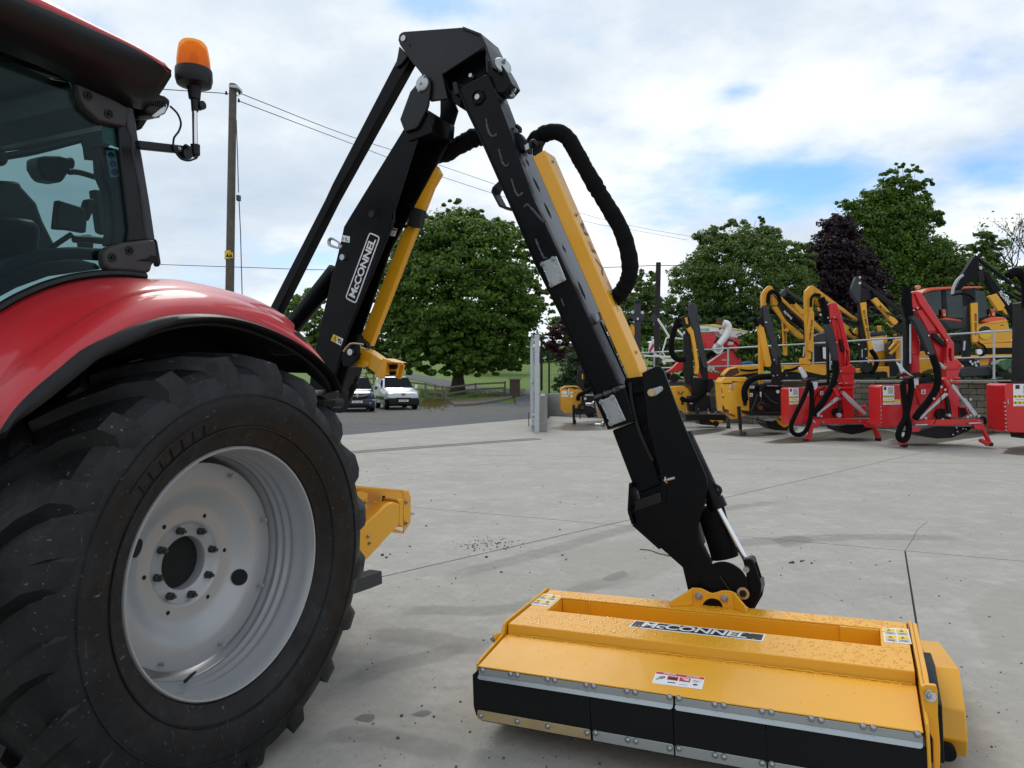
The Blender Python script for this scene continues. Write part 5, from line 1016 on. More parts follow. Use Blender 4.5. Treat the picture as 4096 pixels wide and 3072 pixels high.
# handle on the near side of the dipper
hd = AP(Zf(Za, 1212,1345, 1150,1405, 1142,1430, 1200,1540, 1285,1560), .05); m = MB()
for a, b in zip(hd, hd[1:]):
    d = (b-a).normalized(); nn = d.cross(AM); m.prism([a-d*.004, b+d*.004, b+d*.004+nn*.012, a-d*.004+nn*.012], -AM*.1)
m.build('grab_handle', BLACKG, dip, bevel=.002)
# yellow upper guard
G2 = [(2129, 628), (2177, 599), (2545, 1445), (2568, 1516), (2520, 1533)]
ugd = aprism('dipper_hose_guard', G2, .03, .155, YEL, hcut, bevel=.006)
e0, e1_ = AP([(2177, 599)], .03)[0], AP([(2545, 1445)], .03)[0]; gd_ = (e1_-e0).normalized(); gnn = gd_.cross(AM).normalized(); gnn = gnn if gnn.dot(AD) > 0 else -gnn
for x, y in Zf(Zc, 1014,115, 1288,745, 1490,1208)+Zf(Za, 1617,1160, 1812,1617):
    t_ = (Vector((x, y))-Vector((2177, 599))).length/(Vector((2545, 1445))-Vector((2177, 599))).length; p = e0.lerp(e1_, min(t_, 1))-AM*.06; MB().bolt(p, gnn, .009).build('guard_bolt', BOLT, ugd)
ctr = e0.lerp(e1_, .55)-AM*.10
text('lettering', 'T-VFR', ctr, -gd_, gnn.cross(-gd_), PRINTD, ugd, w=.62, h=.062, lift=.003, spacing=1.2)
# --- headstock plates
hs = [(2568, 1492), (2625, 1463), (2640, 1465), (2655, 1485), (2735, 1700), (2825, 1908), (2830, 1950), (2815, 2015), (2785, 2120), (2800, 2170), (2850, 2260), (2872, 2350), (2850, 2440), (2760, 2400), (2730, 2270), (2640, 2190), (2545, 2110), (2536, 2047), (2645, 2013), (2650, 1960), (2640, 1890), (2590, 1700)]
hsp = aprism('headstock_plate', hs, .12, .018, BLACK, hcut, bevel=.004)
aprism('headstock_far_plate', hs, -.12, .018, BLACK, hcut, bevel=.004)
aprism('headstock_web', [(2655, 1960), (2780, 2000), (2770, 2120), (2790, 2200), (2700, 2220), (2560, 2105), (2545, 2060)], .1, .2, BLACK, hcut)
strip('headstock_flange', Zf(Zd, 652,970, 640,1190, 672,1290, 885,1480), .13, -.13, .016, BLACK, hcut)
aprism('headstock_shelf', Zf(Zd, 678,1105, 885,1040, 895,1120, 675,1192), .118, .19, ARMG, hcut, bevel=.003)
pr_ = AP(Zf(Zd, 890,900, 925,905, 930,1120, 905,1130, 885,1030), .128); MB().prism(pr_, -AM*.012).build('latch_plate', BLACK, hcut, bevel=.003)
MB().cyl(AP(Zf(Zd, 915,945), .13)[0], AP(Zf(Zd, 1000,922), .13)[0], .008, seg=12).cyl(AP(Zf(Zd, 928,940), .13)[0], AP(Zf(Zd, 938,938), .13)[0], .022, seg=16).build('latch_pin', BOLT, hcut)
cap = Zf(Zd, 782,240, 800,214, 872,193, 895,193, 906,208, 900,224, 850,262, 820,272, 795,266); aprism('pin_retainer', cap, .126, .007, ZINC, hsp, bevel=.002); pin('retained_pin', 2200+812/2, 1450+240/2, .126, 15, ZINCY, hsp, .008); MB().bolt(AP(Zf(Zd, 886,209), .126)[0], AM, .01).build('retainer_bolt', BOLT, hsp)
# bundled hoses between collar and headstock
SLV = [AP([q], -.0)[0] for q in Zf(Zd, 690,120, 720,330, 790,560, 860,760, 940,900, 990,960)]
MB().tube(SLV, wrinkle(.062, 12, .12, 34), 12, 7).build('hose_sleeve', SLEEVE, hcut)
MB().tube(AP(Zf(Zd, 640,160, 650,300, 690,480, 740,620, 820,790), .07), .011, 8, 5).build('hose', PLASTIC, hcut)
MB().tube(AP(Zc and Zf(Zc, 1475,1450, 1480,1500, 1490,1560), .03), .016, 8, 2).build('hose', PLASTIC, hcut); MB().tube(AP(Zf(Zc, 1510,1440, 1512,1500, 1515,1560), .0), .016, 8, 2).build('hose', PLASTIC, hcut)
quadplate('hose_tag', AP(Zf(Zc, 1450,1532, 1490,1520, 1494,1546, 1455,1556), .06), AM, GREYP, hcut)
# --- rotation ram and head links
MB().cyl(AP([(2735, 1735)], -.02)[0], AP([(2862, 2010)], -.02)[0], .045, seg=20).cyl(AP([(2856, 1995)], -.02)[0], AP([(2874, 2034)], -.02)[0], .051, seg=20).build('head_ram_barrel', BLACK, hcut)
MB().cyl(AP([(2870, 2030)], -.02)[0], AP([(2986, 2245)], -.02)[0], .0165, seg=18).build('head_ram_rod', CHROME, hcut)
MB().tube(AP(Zf(Zd, 1130,610, 1200,760, 1260,900, 1310,970, 1355,1000, 1366,1030, 1345,1062), .0), .0085, 8, 6).build('ram_pipe', PLASTIC, hcut)
tube('hose', AP(Zf(Zd, 1245,1090, 1220,1150, 1180,1280, 1195,1400, 1240,1500, 1290,1600), .07), .010, PLASTIC, hcut)
tube('hose_sleeve', AP(Zf(Zd, 1280,1150, 1320,1300, 1370,1450, 1400,1560), -.06), .075, SLEEVE, hcut)
# rotor housing discs, clevis, link
for off in (.13, -.03): 
    c = AP([(2898, 2340)], off)[0]; MB().cyl(c, c-AM*.016, .118, seg=44).build('pivot_disc', BLACK, hcut, bevel=.002)
MB().cyl(AP([(2898, 2340)], .1)[0], AP([(2898, 2340)], -.03)[0], .05, seg=20).build('pivot_tube', BLACK, hcut)
rl = Zf(Zp, 1640,180, 1750,150, 1820,185, 1850,250, 1965,600, 1965,720, 1940,830, 1800,1070, 1640,960, 1560,760, 1700,520, 1700,400)
aprism('link_plate', rl, .11, .016, BLACK, hcut); aprism('link_plate', [(x+10, y-4) for x, y in rl], -.02, .016, BLACK, hcut)
aprism('link_spacer', Zf(Zp, 1890,570, 1945,575, 1965,720, 1940,800, 1915,700), .1, .13, DGREY, hcut)
aprism('rod_eye', Zf(Zp, 1650,200, 1760,145, 1830,200, 1830,290, 1720,300), .07, .1, PLASTIC, hcut, bevel=.01)
pin('rod_pin', 2600+1712/4.424, 2200+335/4.424, .112, 12, BOLT, hcut, .02)
p = AP([(2600+1650/4.424, 2200+765/4.424)], .128)[0]; MB().lathe(p, AM, TZ, [(.031, 0), (.031, .006), (.018, .006), (.018, 0)], 28, closed=True).build('pivot_washer', ZINCY, hcut); MB().cyl(p, p+AM*.014, .018, seg=8).build('pivot_bolt', PLASTIC, hcut)
tube('hose', AP(Zf(Zp, 1230,460, 1330,600, 1400,700, 1480,760), .14), .006, PLASTIC, hcut)
# --- long hose sleeve looping over the dipper
HP = [(2128, 590), (2140, 560), (2180, 535), (2228, 528), (2270, 552), (2308, 615), (2350, 690), (2400, 775), (2440, 840), (2480, 910), (2507, 985), (2520, 1060), (2512, 1120), (2480, 1175), (2440, 1215)]
MB().tube(AP(HP, -.10), wrinkle(.049, 21, .05, 110), 18, 8).build('hose_sleeve', SLEEVE, hcut)
MB().tube(AP(Zf(Za, 690,1190, 690,1140, 790,1110, 900,1050, 1000,1000, 1100,980), -.16), wrinkle(.060, 22, .06, 34), 16, 8).build('hose_sleeve', SLEEVE, hcut)
for k in range(3): tube('hose', AP(Zf(Za, 1480+22*k,1140, 1482+22*k,1080, 1520+14*k,1035), -.05), .014, PLASTIC, hcut)
tube('hose', AP(Zf(Za, 1440,1130, 1440,1070, 1465,1030, 1500,1060), .0), .014, PLASTIC, hcut)
aprism('hose_bracket', Zf(Za, 1285,938, 1365,970, 1420,1050, 1410,1110, 1350,1100, 1310,1020), -.0, .05, BLACKG, dip); aprism('hose_clamp', Zf(Za, 1390,1060, 1425,1040, 1432,1090, 1400,1110), .02, .05, ZINC, dip)
tube('hose_loop', AP(Zf(Za, 1330,905, 1360,930, 1360,960), -.02), .012, PLASTIC, dip)
# --- arm rest (yellow) and pivot below the boom
rest = aprism('transport_rest', Zf(Zb, 858,1172, 935,1200, 1060,1285, 1070,1400, 1010,1395, 930,1330, 835,1330, 858,1265), .03, .09, YEL, hcut)
aprism('rest_gusset', Zf(Zb, 850,1265, 935,1300, 940,1325, 900,1340, 835,1330), .05, .02, YEL, rest)
aprism('rest_side_plate', Zf(Zb, 1045,1298, 1080,1300, 1088,1312, 1070,1425, 1045,1432, 1020,1420, 1000,1390), .06, .015, YEL, rest)
aprism('rest_web', Zf(Zb, 1080,1305, 1185,1310, 1165,1405, 1068,1412), -.05, .03, YEL, rest); aprism('rest_top', Zf(Zb, 1060,1265, 1170,1300, 1090,1305, 1045,1295), .05, .13, YEL, rest)
aprism('rest_side_plate', Zf(Zb, 1180,1300, 1215,1305, 1233,1325, 1206,1430, 1190,1432, 1155,1415), -.09, .015, YEL, rest)
for q in (Zf(Zb, 1092,1312, 1175,1322, 1168,1350, 1086,1354), Zf(Zb, 1082,1370, 1162,1370, 1156,1400, 1072,1408)): aprism('rubber_pad', q, -.035, .02, FLAP, rest)
pin('rest_hole', 1000+883/2, 800+1232/2, .031, 5, DARK, rest, .001)
aprism('rest_bracket', Zf(Zb, 765,1180, 800,1145, 840,1140, 862,1165, 860,1270, 800,1335, 740,1330, 730,1260), .11, .03, BLACK, hcut)
aprism('rest_bracket', Zf(Zb, 800,1075, 860,1075, 880,1110, 925,1140, 935,1190, 900,1175, 850,1140, 810,1110), .04, .05, BLACK, hcut)
pin('rest_pin', 1000+813/2, 800+1217/2, .112, 13, BOLT, hcut, .02); tube('pin_handle', AP(Zf(Zb, 748,1212, 800,1152, 850,1148, 905,1155), .135), .007, ZINCY, hcut, n=2); tube('pin_ring', AP(Zf(Zb, 920,1165, 945,1165, 955,1185, 940,1198), .0), .004, BOLT, hcut)
aprism('slew_column', Zf(Zb, 700,1330, 790,1330, 770,1400, 700,1600, 640,1660, 520,1660, 560,1500), .02, .16, BLACKG, hcut, bevel=.01)
MB().tube(AP(Zf(Zb, 795,1310, 790,1420, 745,1530, 700,1590, 655,1635), -.1), wrinkle(.075, 33, .06, 14), 14, 6).build('hose_sleeve', SLEEVE, hcut)
MB().cyl(AP(Zf(Zb, 715,1625), .05)[0], AP(Zf(Zb, 715,1625), -.15)[0], .07, seg=20).build('slew_pin_housing', BLACKG, hcut)
# --- yellow frame low behind the wheel
def BOXQ(name, pts_d, ext, m_, par, **k): return prism(name, [U(x, y, d) for x, y, d in pts_d], ext, m_, par, **k)
zi = lambda *c: Zf(Zi, *c)
fd = 4.75
frp = lambda pts, n: TP(pts, n)
fr = bpy.data.objects.new('mounting_frame', None); place(fr, hcut, TP(zi(600, 1300), -.5)[0]); FN = -.42
def fprism(name, pts, n, w, m_=YEL, par=None, b=.005): return prism(name, TP(pts, n), -TN*w, m_, par or fr, bevel=b)
# end plate faces rearwards and to the left: built between two depths
def fq(pts): return [TP([(x, y)], n)[0] for x, y, n in pts]
EP = [TP([p], -.42)[0] for p in zi(830,1130, 830,1470)]
prism('end_plate', TP(zi(828,1132, 868,1122, 888,1180, 886,1380, 830,1470), -.40), -TN*.012+TR*.006, YEL, fr, bevel=.004)
fprism('top_flange', zi(380,1078, 868,1121, 832,1132, 830,1142, 430,1105, 380,1100), -.42, .16)
fprism('back_panel', zi(380,1100, 830,1140, 830,1400, 700,1300, 560,1420, 380,1480), -.62, .02)
fprism('lower_flange', zi(730,1450, 832,1470, 826,1450, 740,1420), -.44, .14)
fprism('side_box', zi(410,1180, 510,1170, 545,1185, 520,1380, 400,1460), -.45, .12); fprism('box_lid', zi(400,1135, 500,1128, 545,1140, 545,1185, 520,1200, 410,1210), -.43, .16)
fprism('brace', zi(700,1235, 745,1215, 795,1230, 795,1395, 560,1650, 470,1740, 380,1720, 425,1480), -.36, .14, b=.008)
fprism('brace_end', zi(780,1195, 828,1195, 826,1420, 795,1400, 795,1230), -.37, .12)
for px, py, n in ((849, 1216, -.395), (845, 1385, -.395), (520, 1222, -.445), (546, 1492, -.355), (556, 1547, -.355)): MB().bolt(TP(zi(px, py), n)[0], (TN+TR*.3), .012 if px > 800 else .008).build('frame_bolt', BOLT, fr)
tube('cable', TP(zi(580, 1215, 600, 1250, 640, 1275, 690, 1265), -.55), .006, PLASTIC, fr)
fprism('lock_tab', zi(665,1165, 685,1165, 682,1215, 662,1215), -.58, .01, BLACKG)
pz = [G(*q) for q in ((1400, 2388), (1528, 2338))]
prism('stand_foot', TP([(1330, 2350), (1392, 2325), (1528, 2283), (1531, 2335), (1515, 2342), (1490, 2352), (1395, 2385), (1330, 2400)], -.25), -TN*.09, DGREY, hcut, bevel=.006)
MB().box(TW(1.6, -1.25, .4), TR*.12, TN*.3, TZ*.3).build('column_base', BLACKG, hcut, bevel=.02)
MB().cyl((-1.40, 5.25, .3), (-1.40, 5.25, 1.62), .085, seg=20).build('slew_pedestal', BLACKG, hcut)
MB().box(TW(1.25, -1.0, .55), TR*.4, TN*.45, TZ*.12).build('linkage_frame', BLACKG, hcut, bevel=.02)
# ================================================================== flail head
HO = Vector((-.1438, 3.3752, 0)); _al, _ti, HL = -.4441, .0391, 1.8152
HU = Vector((math.cos(_al)*math.cos(_ti), math.sin(_al)*math.cos(_ti), math.sin(_ti))); HV = Vector((-math.sin(_al), math.cos(_al), 0)); HW = HU.cross(HV)
HP_ = lambda u, v, z: HO+HU*u+HV*v+HW*z
def ray(x, y): return Vector((0, 0, HC)), Vector(((x-CX)/F, 1, -(y-YH)/F))
def onplane(pts, p0, n):
    o = []
    for x, y in pts:
        c, r = ray(x, y); o.append(c+r*((p0-c).dot(n)/r.dot(n)))
    return o
loc = lambda p: ((p-HO).dot(HU), (p-HO).dot(HV), (p-HO).dot(HW))
nTop = HW*math.cos(.0465)-HV*math.sin(.0465)        # top plate leans very slightly
pTop = HP_(0, .310, .4434); nSl = (HW*.292-HV*.0452).normalized(); pSl = HP_(0, 0, .3514)
top = lambda pts, k=0.0: onplane(pts, pTop+nTop*k, nTop); slo = lambda pts, k=0.0: onplane(pts, pSl+nSl*k, nSl)
front = lambda pts, v=-.01: onplane(pts, HP_(0, v, 0), HV)
Z7 = Ze; Z8 = Zg2
head = bpy.data.objects.new('flail_head', None); place(head, hcut, HP_(HL/2, .4, .0))
zt = lambda v: .4434+(v-.310)*.0465
A, B, Cc_, D = (0, .3514), (.292, .3966), (.310, .4434), (.8644, .4692)
def bar(name, prof, u0, u1, m_=YEL, b=.004, par=None): return prism(name, [HP_(u0, v, z) for v, z in prof], HU*(u1-u0), m_, par or head, bevel=b)
bar('front_slope', [A, B, (B[0], B[1]-.008), (A[0]+.001, A[1]-.008), (A[0]-.018, A[1]-.009), (A[0]-.0185, A[1]-.003)], .006, HL-.006)
bar('step_plate', [(B[0]+.003, B[1]-.05), Cc_, (Cc_[0]+.012, Cc_[1]-.008), (B[0]+.012, B[1]-.05)], .008, HL-.008, b=.003)
# slot in the top plate, measured on the plate
sl = [loc(p) for p in top(Zf(Z7, 680,392, 800,292))+top(Zf(Z8, 1275,690, 1218,542))]
su0 = (sl[0][0]+sl[1][0])/2; su1 = (sl[2][0]+sl[3][0])/2; sv0 = (sl[0][1]+sl[2][1])/2; sv1 = (sl[1][1]+sl[3][1])/2
def tplate(u0, u1, v0, v1, name='top_plate'): bar(name, [(v0, zt(v0)), (v1, zt(v1)), (v1, zt(v1)-.008), (v0, zt(v0)-.008)], u0, u1, b=.003)
MBt = MB()
def tp2(u0, u1, v0, v1): MBt.prism([HP_(u0, v, z) for v, z in ((v0, zt(v0)), (v1, zt(v1)), (v1, zt(v1)-.008), (v0, zt(v0)-.008))], HU*(u1-u0))
tp2(.008, HL-.008, .313, sv0); tp2(.008, HL-.008, sv1, .864); tp2(.008, su0, sv0+.0005, sv1-.0005); tp2(su1, HL-.008, sv0+.0005, sv1-.0005)
MBt.build('top_plate', YEL, head, bevel=.002)
bar('beam_front', [(sv1, zt(sv1)-.0085), (sv1+.008, zt(sv1)-.0085), (sv1+.008, zt(sv1)-.15), (sv1, zt(sv1)-.15)], su0, su1)
bar('slot_front_wall', [(sv0-.008, zt(sv0)-.0085), (sv0-.001, zt(sv0)-.0085), (sv0-.001, zt(sv0)-.15), (sv0-.008, zt(sv0)-.15)], su0, su1)
bar('slot_floor', [(sv0-.006, zt(sv0)-.151), (sv1+.006, zt(sv1)-.151), (sv1+.006, zt(sv1)-.159), (sv0-.006, zt(sv0)-.159)], su0-.01, su1+.01)
for u0, u1 in ((su0-.008, su0+.001), (su1-.001, su1+.008)): bar('slot_end', [(sv0, zt(sv0)-.009), (sv1, zt(sv1)-.009), (sv1, zt(sv1)-.15), (sv0, zt(sv0)-.15)], u0, u1)
for u0 in (su0+.16, su1-.17): bar('slot_stiffener', [(sv1-.012, zt(sv1)-.004), (sv1-.001, zt(sv1)-.004), (sv1-.001, zt(sv1)-.15), (sv1-.012, zt(sv1)-.15)], u0 if u0 < 1 else u0, (u0+.17) if u0 > 1 else u0+.006)
bar('rear_plate', [(.864, .468), (.874, .468), (.874, .10), (.864, .10)], .0, HL)
wg = np.random.default_rng(3)
MB().tube([HP_(.02+(HL-.04)*i/120, .290+.001*wg.normal(), .399+.0012*wg.normal()) for i in range(121)], lambda t: .0034+.0012*math.sin(t*700)*math.sin(t*90), 6).build('weld_seam', YEL, head)
# end plates
side_p = [(-.004, .30), (-.002, .352), (.02, .362), (.27, .405), (.285, .445), (.302, .455), (.868, .483), (.88, .47), (.88, .13), (.80, .05), (.35, .05), (.12, .10)]
bar('side_plate', side_p, -.012, -.002); 
side_r = [(-.02, .10), (-.02, .30), (.0, .37), (.10, .43), (.16, .44), (.285, .447), (.302, .457), (.868, .485), (.90, .46), (.90, .13), (.80, .05), (.35, .05), (.12, .08)]
bar('side_plate', side_r, HL+.002, HL+.014)
# pivot lugs and bolts at the ends of the front slope
prism('pivot_lug', onplane(Zf(Z7, 258,600, 262,585, 320,575, 345,500, 335,580, 262,668), HP_(-.016, 0, 0), HU), -HU*.01, YEL, head, bevel=.002)
MB().bolt(HP_(-.02, .215, .395), -HU, .016).build('pivot_bolt', BOLT, head)
pr8 = onplane(Zf(Z8, 1643,1080), HP_(0, .044, 0), HV)[0]
MB().bolt(pr8, (HU*.35-HV*.8+HW*.2), .016).build('pivot_bolt', BOLT, head)
# rubber flap in four pieces
vz = -.013
fl = [loc(p) for p in front(Zf(Z7, 78,880, 75,1200, 122,1275), vz)]
joints = [loc(p)[0] for p in front(Zf(Z7, 1030,1420, 1695,1545)+Zf(Z8, 338,1650), vz)]
eu = [fl[0][0]]+joints+[HL-.006+.02]
zb, ztp = .095, .341
for i in range(4):
    a, b = eu[i]+(.0015 if i else 0), eu[i+1]-.0015
    if i == 0: P_ = [(a, zb+.06), (a+.012, zb+.02), (a+.04, zb), (b, zb), (b, ztp), (a+.045, ztp), (a, ztp-.04)]
    elif i == 3: P_ = [(a, zb), (b-.01, zb), (b, zb+.05), (b, ztp-.07), (b-.05, ztp), (a, ztp)]
    else: P_ = [(a, zb), (b, zb), (b, ztp), (a, ztp)]
    prism('rubber_flap', [HP_(u, vz, z) for u, z in P_], HV*.009, FLAP, head, bevel=.002)
# upper clamp strips (folded) and lower strips
us = [loc(p)[0] for p in front(Zf(Z7, 132,840, 1685,1060, 1702,1065)+Zf(Z8, 1577,1345), vz)]
for a, b in ((us[0], us[1]), (us[2], us[3])):
    ztop, zmid, zlo = .3405, .310, .294
    c = .008
    mq = MB(); mq.prism([HP_(u, vz-.001, z) for u, z in ((a+c, ztop), (b-c, ztop), (b, ztop-c), (b, zmid), (a, zmid), (a, ztop-c))], -HV*.004)
    mq.prism([HP_(u, v, z) for u, v, z in ((a, vz-.0012, zmid), (b, vz-.0012, zmid), (b, vz-.016, zlo+c), (b-c, vz-.018, zlo), (a+c, vz-.018, zlo), (a, vz-.016, zlo+c))], -HV*.004)
    mq.build('clamp_strip', ZINC, head, bevel=.0012)
ub = Zf(Z7, 160,875, 385,907, 440,915, 680,950, 738,958, 990,995, 1050,1005, 1315,1043, 1380,1053, 1657,1092, 1730,1102, 2018,1150, 2090,1158)+Zf(Z8, 295,1205, 370,1213, 690,1263, 768,1277, 1105,1325, 1185,1338, 1540,1388)
cb = None
def bolt_copy(p):
    global cb
    if cb is None: cb = MB().cyl(p+HV*.002, p-HV*.0025, .0135, seg=16).dome(p-HV*.0022, -HV, .0118, .0075, 12).build('coach_bolt', COACH, head); return
    o = cb.copy(); COL.objects.link(o); o.location = cb.location+(p-bolt_copy.p0)
for i, q in enumerate(front(ub, vz-.005)):
    if i == 0: bolt_copy.p0 = q
    bolt_copy(q)
lo_s = [loc(p) for p in front(Zf(Z7, 122,1207, 1025,1345, 1045,1345, 1690,1465, 1703,1468)+Zf(Z8, 330,1595, 345,1600), vz)]
zh, zl = .145, .101
for a, b, mm in ((lo_s[0][0], lo_s[1][0], ZINCY), (lo_s[2][0], lo_s[3][0], ZINC), (lo_s[4][0], lo_s[5][0], ZINC), (lo_s[6][0], HL-.03, ZINC)):
    c = .007; o = prism('flap_weight', [HP_(u, vz-.001, z) for u, z in ((a+c, zh), (b-c, zh), (b, zh-c), (b, zl), (a, zl), (a, zh-c))], -HV*.004, mm, head, bevel=.0012)
    if mm is ZINCY: o['label'] = 'golden passivated strip at the left end of the flap'
for q in front(Zf(Z7, 145,1240, 437,1285, 682,1323, 998,1377, 1065,1377, 1322,1432, 1386,1443, 1658,1500, 1730,1502, 2020,1556, 2092,1570)+Zf(Z8, 298,1620, 375,1628, 700,1690, 1100,1760), vz-.005): bolt_copy(q)
# mounting bracket on the top plate
mbk = [(2600+x/4.424, 2200+y/4.424) for x, y in ((650, 965), (1540, 1045), (350, 1010), (1715, 1135))]
bb_ = top(mbk[:2]); bf_ = top(mbk[2:]); lb = [loc(p) for p in bb_]; lf = [loc(p) for p in bf_]
vb = (lb[0][1]+lb[1][1])/2
bpts = [(2600+x/4.424, 2200+y/4.424) for x, y in ((650, 975), (660, 720), (745, 672), (900, 680), (985, 720), (1060, 758), (1110, 768), (1180, 750), (1260, 722), (1340, 718), (1440, 732), (1530, 780), (1545, 1050), (1288, 1025), (1270, 960), (1230, 905), (1170, 872), (1100, 858), (1030, 870), (970, 910), (935, 960), (925, 1000))]
prism('bracket_plate', onplane(bpts, HP_(0, vb, 0), HV), HV*.012, YEL, head, bevel=.003)
for k, (u_b, tpq) in enumerate((((2600+350/4.424, 2200+1000/4.424), (2600+742/4.424, 2200+676/4.424)), ((2600+1715/4.424, 2200+1110/4.424), (2600+1490/4.424, 2200+745/4.424)))):
    pf = top([u_b])[0]; pt = onplane([tpq], HP_(0, vb, 0), HV)[0]; pb_ = HP_(loc(pt)[0], vb, zt(vb))
    n_ = (pf-pb_).cross(pt-pb_).normalized()*.007
    MB().prism([pf-n_, pb_-n_, pt-n_, pt+(pf-pt)*.12-n_, pf+HW*.025-n_], n_*2).build('bracket_gusset', YEL, head, bevel=.003)
for x, y in ((863, 815), (1318, 860)):
    p = onplane([(2600+x/4.424, 2200+y/4.424)], HP_(0, vb, 0), HV)[0]; MB().lathe(p, -HV, HW, [(.021, -.001), (.021, .003), (.011, .004), (.011, -.001)], 20, closed=True).bolt(p-HV*.003, -HV, .0125).cyl(p-HV*.01, p-HV*.03, .0085, seg=12).build('bracket_bolt', BOLT, head)
MB().cyl(HP_((lb[0][0]+lb[1][0])/2, vb+.012, .46), HP_((lb[0][0]+lb[1][0])/2, vb+.22, .46), .085, seg=24).build('mounting_tube', BLACK, head)
# belt guard on the right end
co = onplane(Zf(Z8, 1715,648, 1872,860, 1925,1200, 1944,1450, 1935,1572), HP_(HL+.19, 0, 0), HU); li = [loc(p) for p in co]
ci = [(li[0][1], li[0][2]), (li[1][1], li[1][2]), (li[2][1], li[2][2]), (li[3][1], li[3][2]), (li[4][1], li[4][2])]
bar('belt_guard', ci+[(ci[0][0]*.6, ci[4][1]-.02), (ci[0][0]+.02, ci[4][1]+.02), (ci[0][0]+.03, ci[0][1]-.06)], HL+.085, HL+.19, b=.006)
bar('belt_cover_back', [(.30, .1), (.30, .33), (.55, .40), (.75, .38), (.75, .1)], HL+.02, HL+.08, m_=BLACKG)
bar('end_shelf', [(.866, .472), (.30, .447), (.22, .425), (.05, .372), (.05, .362), (.22, .415), (.30, .437), (.866, .462)], HL+.0145, HL+.036)
prism('end_bracket', onplane(Zf(Z8, 1568,1010, 1610,990, 1690,1000, 1702,1050, 1704,1240, 1722,1480, 1722,1700, 1672,1700, 1664,1430, 1612,1330, 1598,1200), HP_(0, .045, 0), HV), HV*.02, YEL, head, bevel=.003)
bar('guard_gusset', [(ci[2][0]+.0, ci[2][1]-.10), (ci[2][0]+.15, ci[2][1]-.06), (ci[2][0]+.03, ci[2][1]-.20), (ci[2][0]-.02, ci[2][1]-.2)], HL+.03, HL+.037)
bar('guard_foot', [(ci[3][0]-.03, ci[3][1]+.02), (ci[3][0]+.12, ci[3][1]+.04), (ci[3][0]+.1, ci[4][1]), (ci[4][0]-.03, ci[4][1])], HL+.014, HL+.085)
p = HP_(HL+.11, min(ci[3][0], ci[4][0])-.012, (ci[3][1]+ci[4][1])/2-.005); MB().cyl(p+HV*.03, p-HV*.008, .036, seg=24).build('rubber_plug', FLAP, head)
quadplate('guard_sticker', [HP_(HL+.083, ci[2][0]+.10, ci[2][1]-.0), HP_(HL+.083, ci[2][0]+.06, ci[2][1]-.0), HP_(HL+.083, ci[2][0]+.06, ci[2][1]-.12), HP_(HL+.083, ci[2][0]+.10, ci[2][1]-.12)], -HU, PRINTW, head, cells=[(.2, .1, .8, .9, 1)], mats=[PRINTW, GREYP])
MB().bolt(HP_(HL-.0, -.028, .115), (-HV+HU*.4), .012).build('side_bolt', BOLT, head)
# rotor, roller, skid under the hood
MB().cyl(HP_(.02, .42, .23), HP_(HL-.02, .42, .23), .15, seg=24).build('rotor', BLACKG, head)
MB().cyl(HP_(.02, .76, .09), HP_(HL-.02, .76, .075), .075, seg=20).build('roller', BLACKG, head)
# printed plates
q = top(Zf(Z7, 1383,478)+Zf(Z8, 326,590, 302,646)+Zf(Z7, 1328,530), .0005)
np_ = quadplate('name_plate', q, nTop, PRINTW, head, t=.0012, cells=[(.012, .1, .988, .9, 1)], mats=[PRINTW, PRINTK])
cx_ = (q[0]+q[1]+q[2]+q[3])/4; xd = (q[1]-q[0]).normalized()
text('lettering', 'McCONNEL', cx_-(q[1]-q[0])*.018, xd, nTop.cross(xd), PRINTW, np_, w=(q[1]-q[0]).length*.80, h=((q[0]-q[3])-xd*(q[0]-q[3]).dot(xd)).length*.66, bold=.022, shear=.12, spacing=.94, lift=.0035)
q = slo(Zf(Z7, 1550,885, 1940,935, 1915,1030, 1515,980), .0005)
dg = quadplate('danger_label', q, nSl, PRINTW, head, t=.001, cells=[(.01, .03, .99, .2, 3), (.03, .26, .245, .94, 4), (.27, .26, .49, .58, 3), (.27, .64, .49, .94, 4), (.515, .26, .735, .58, 3), (.515, .64, .735, .94, 4), (.76, .26, .97, .94, 4), ([(.05, .62), (.12, .36), (.23, .33), (.22, .5), (.06, .72)], 1), (.29, .38, .47, .52, 1), (.3, .74, .46, .82, 1), ([(.56, .33), (.7, .3), (.71, .48), (.6, .52)], 0), (.53, .82, .7, .85, 1), ([(.79, .7), (.86, .62), (.92, .72), (.84, .82)], 1), (.78, .36, .94, .44, 5), (.78, .48, .9, .52, 5)], mats=[PRINTW, PRINTK, PRINTY, PRINTR, mat('pale_print', (.72, .72, .74), .5), GREYP])
xd = (q[1]-q[0]).normalized(); yd_ = nSl.cross(xd)
for t_ in (.3, .78): text('lettering', 'DANGER', (q[0].lerp(q[1], t_))+(q[3]-q[0])*.115, xd, yd_, PRINTW, dg, h=.0095, bold=.03, lift=.0022, spacing=1.1)
for qp in (Zf(Z7, 640,262, 788,282, 690,368, 535,347), Zf(Z8, 1258,535, 1465,548, 1495,668, 1278,652)):
    q = top(qp, .0005); ce = []
    for i in (0, 1):
        for j in (0, 1):
            u0, v0 = .05+.47*i, .06+.47*j; ce += [(u0, v0, u0+.43, v0+.22, 2), (u0, v0+.22, u0+.43, v0+.41, 3), (tri(u0+.2, v0+.11, .16, .16), 1), (tri(u0+.2, v0+.12, .08, .08), 2), (u0+.1, v0+.29, u0+.34, v0+.35, 1)]
    quadplate('warning_label', q, nTop, PRINTW, head, t=.001, cells=ce, mats=[PRINTW, PRINTK, PRINTY, GREYP])
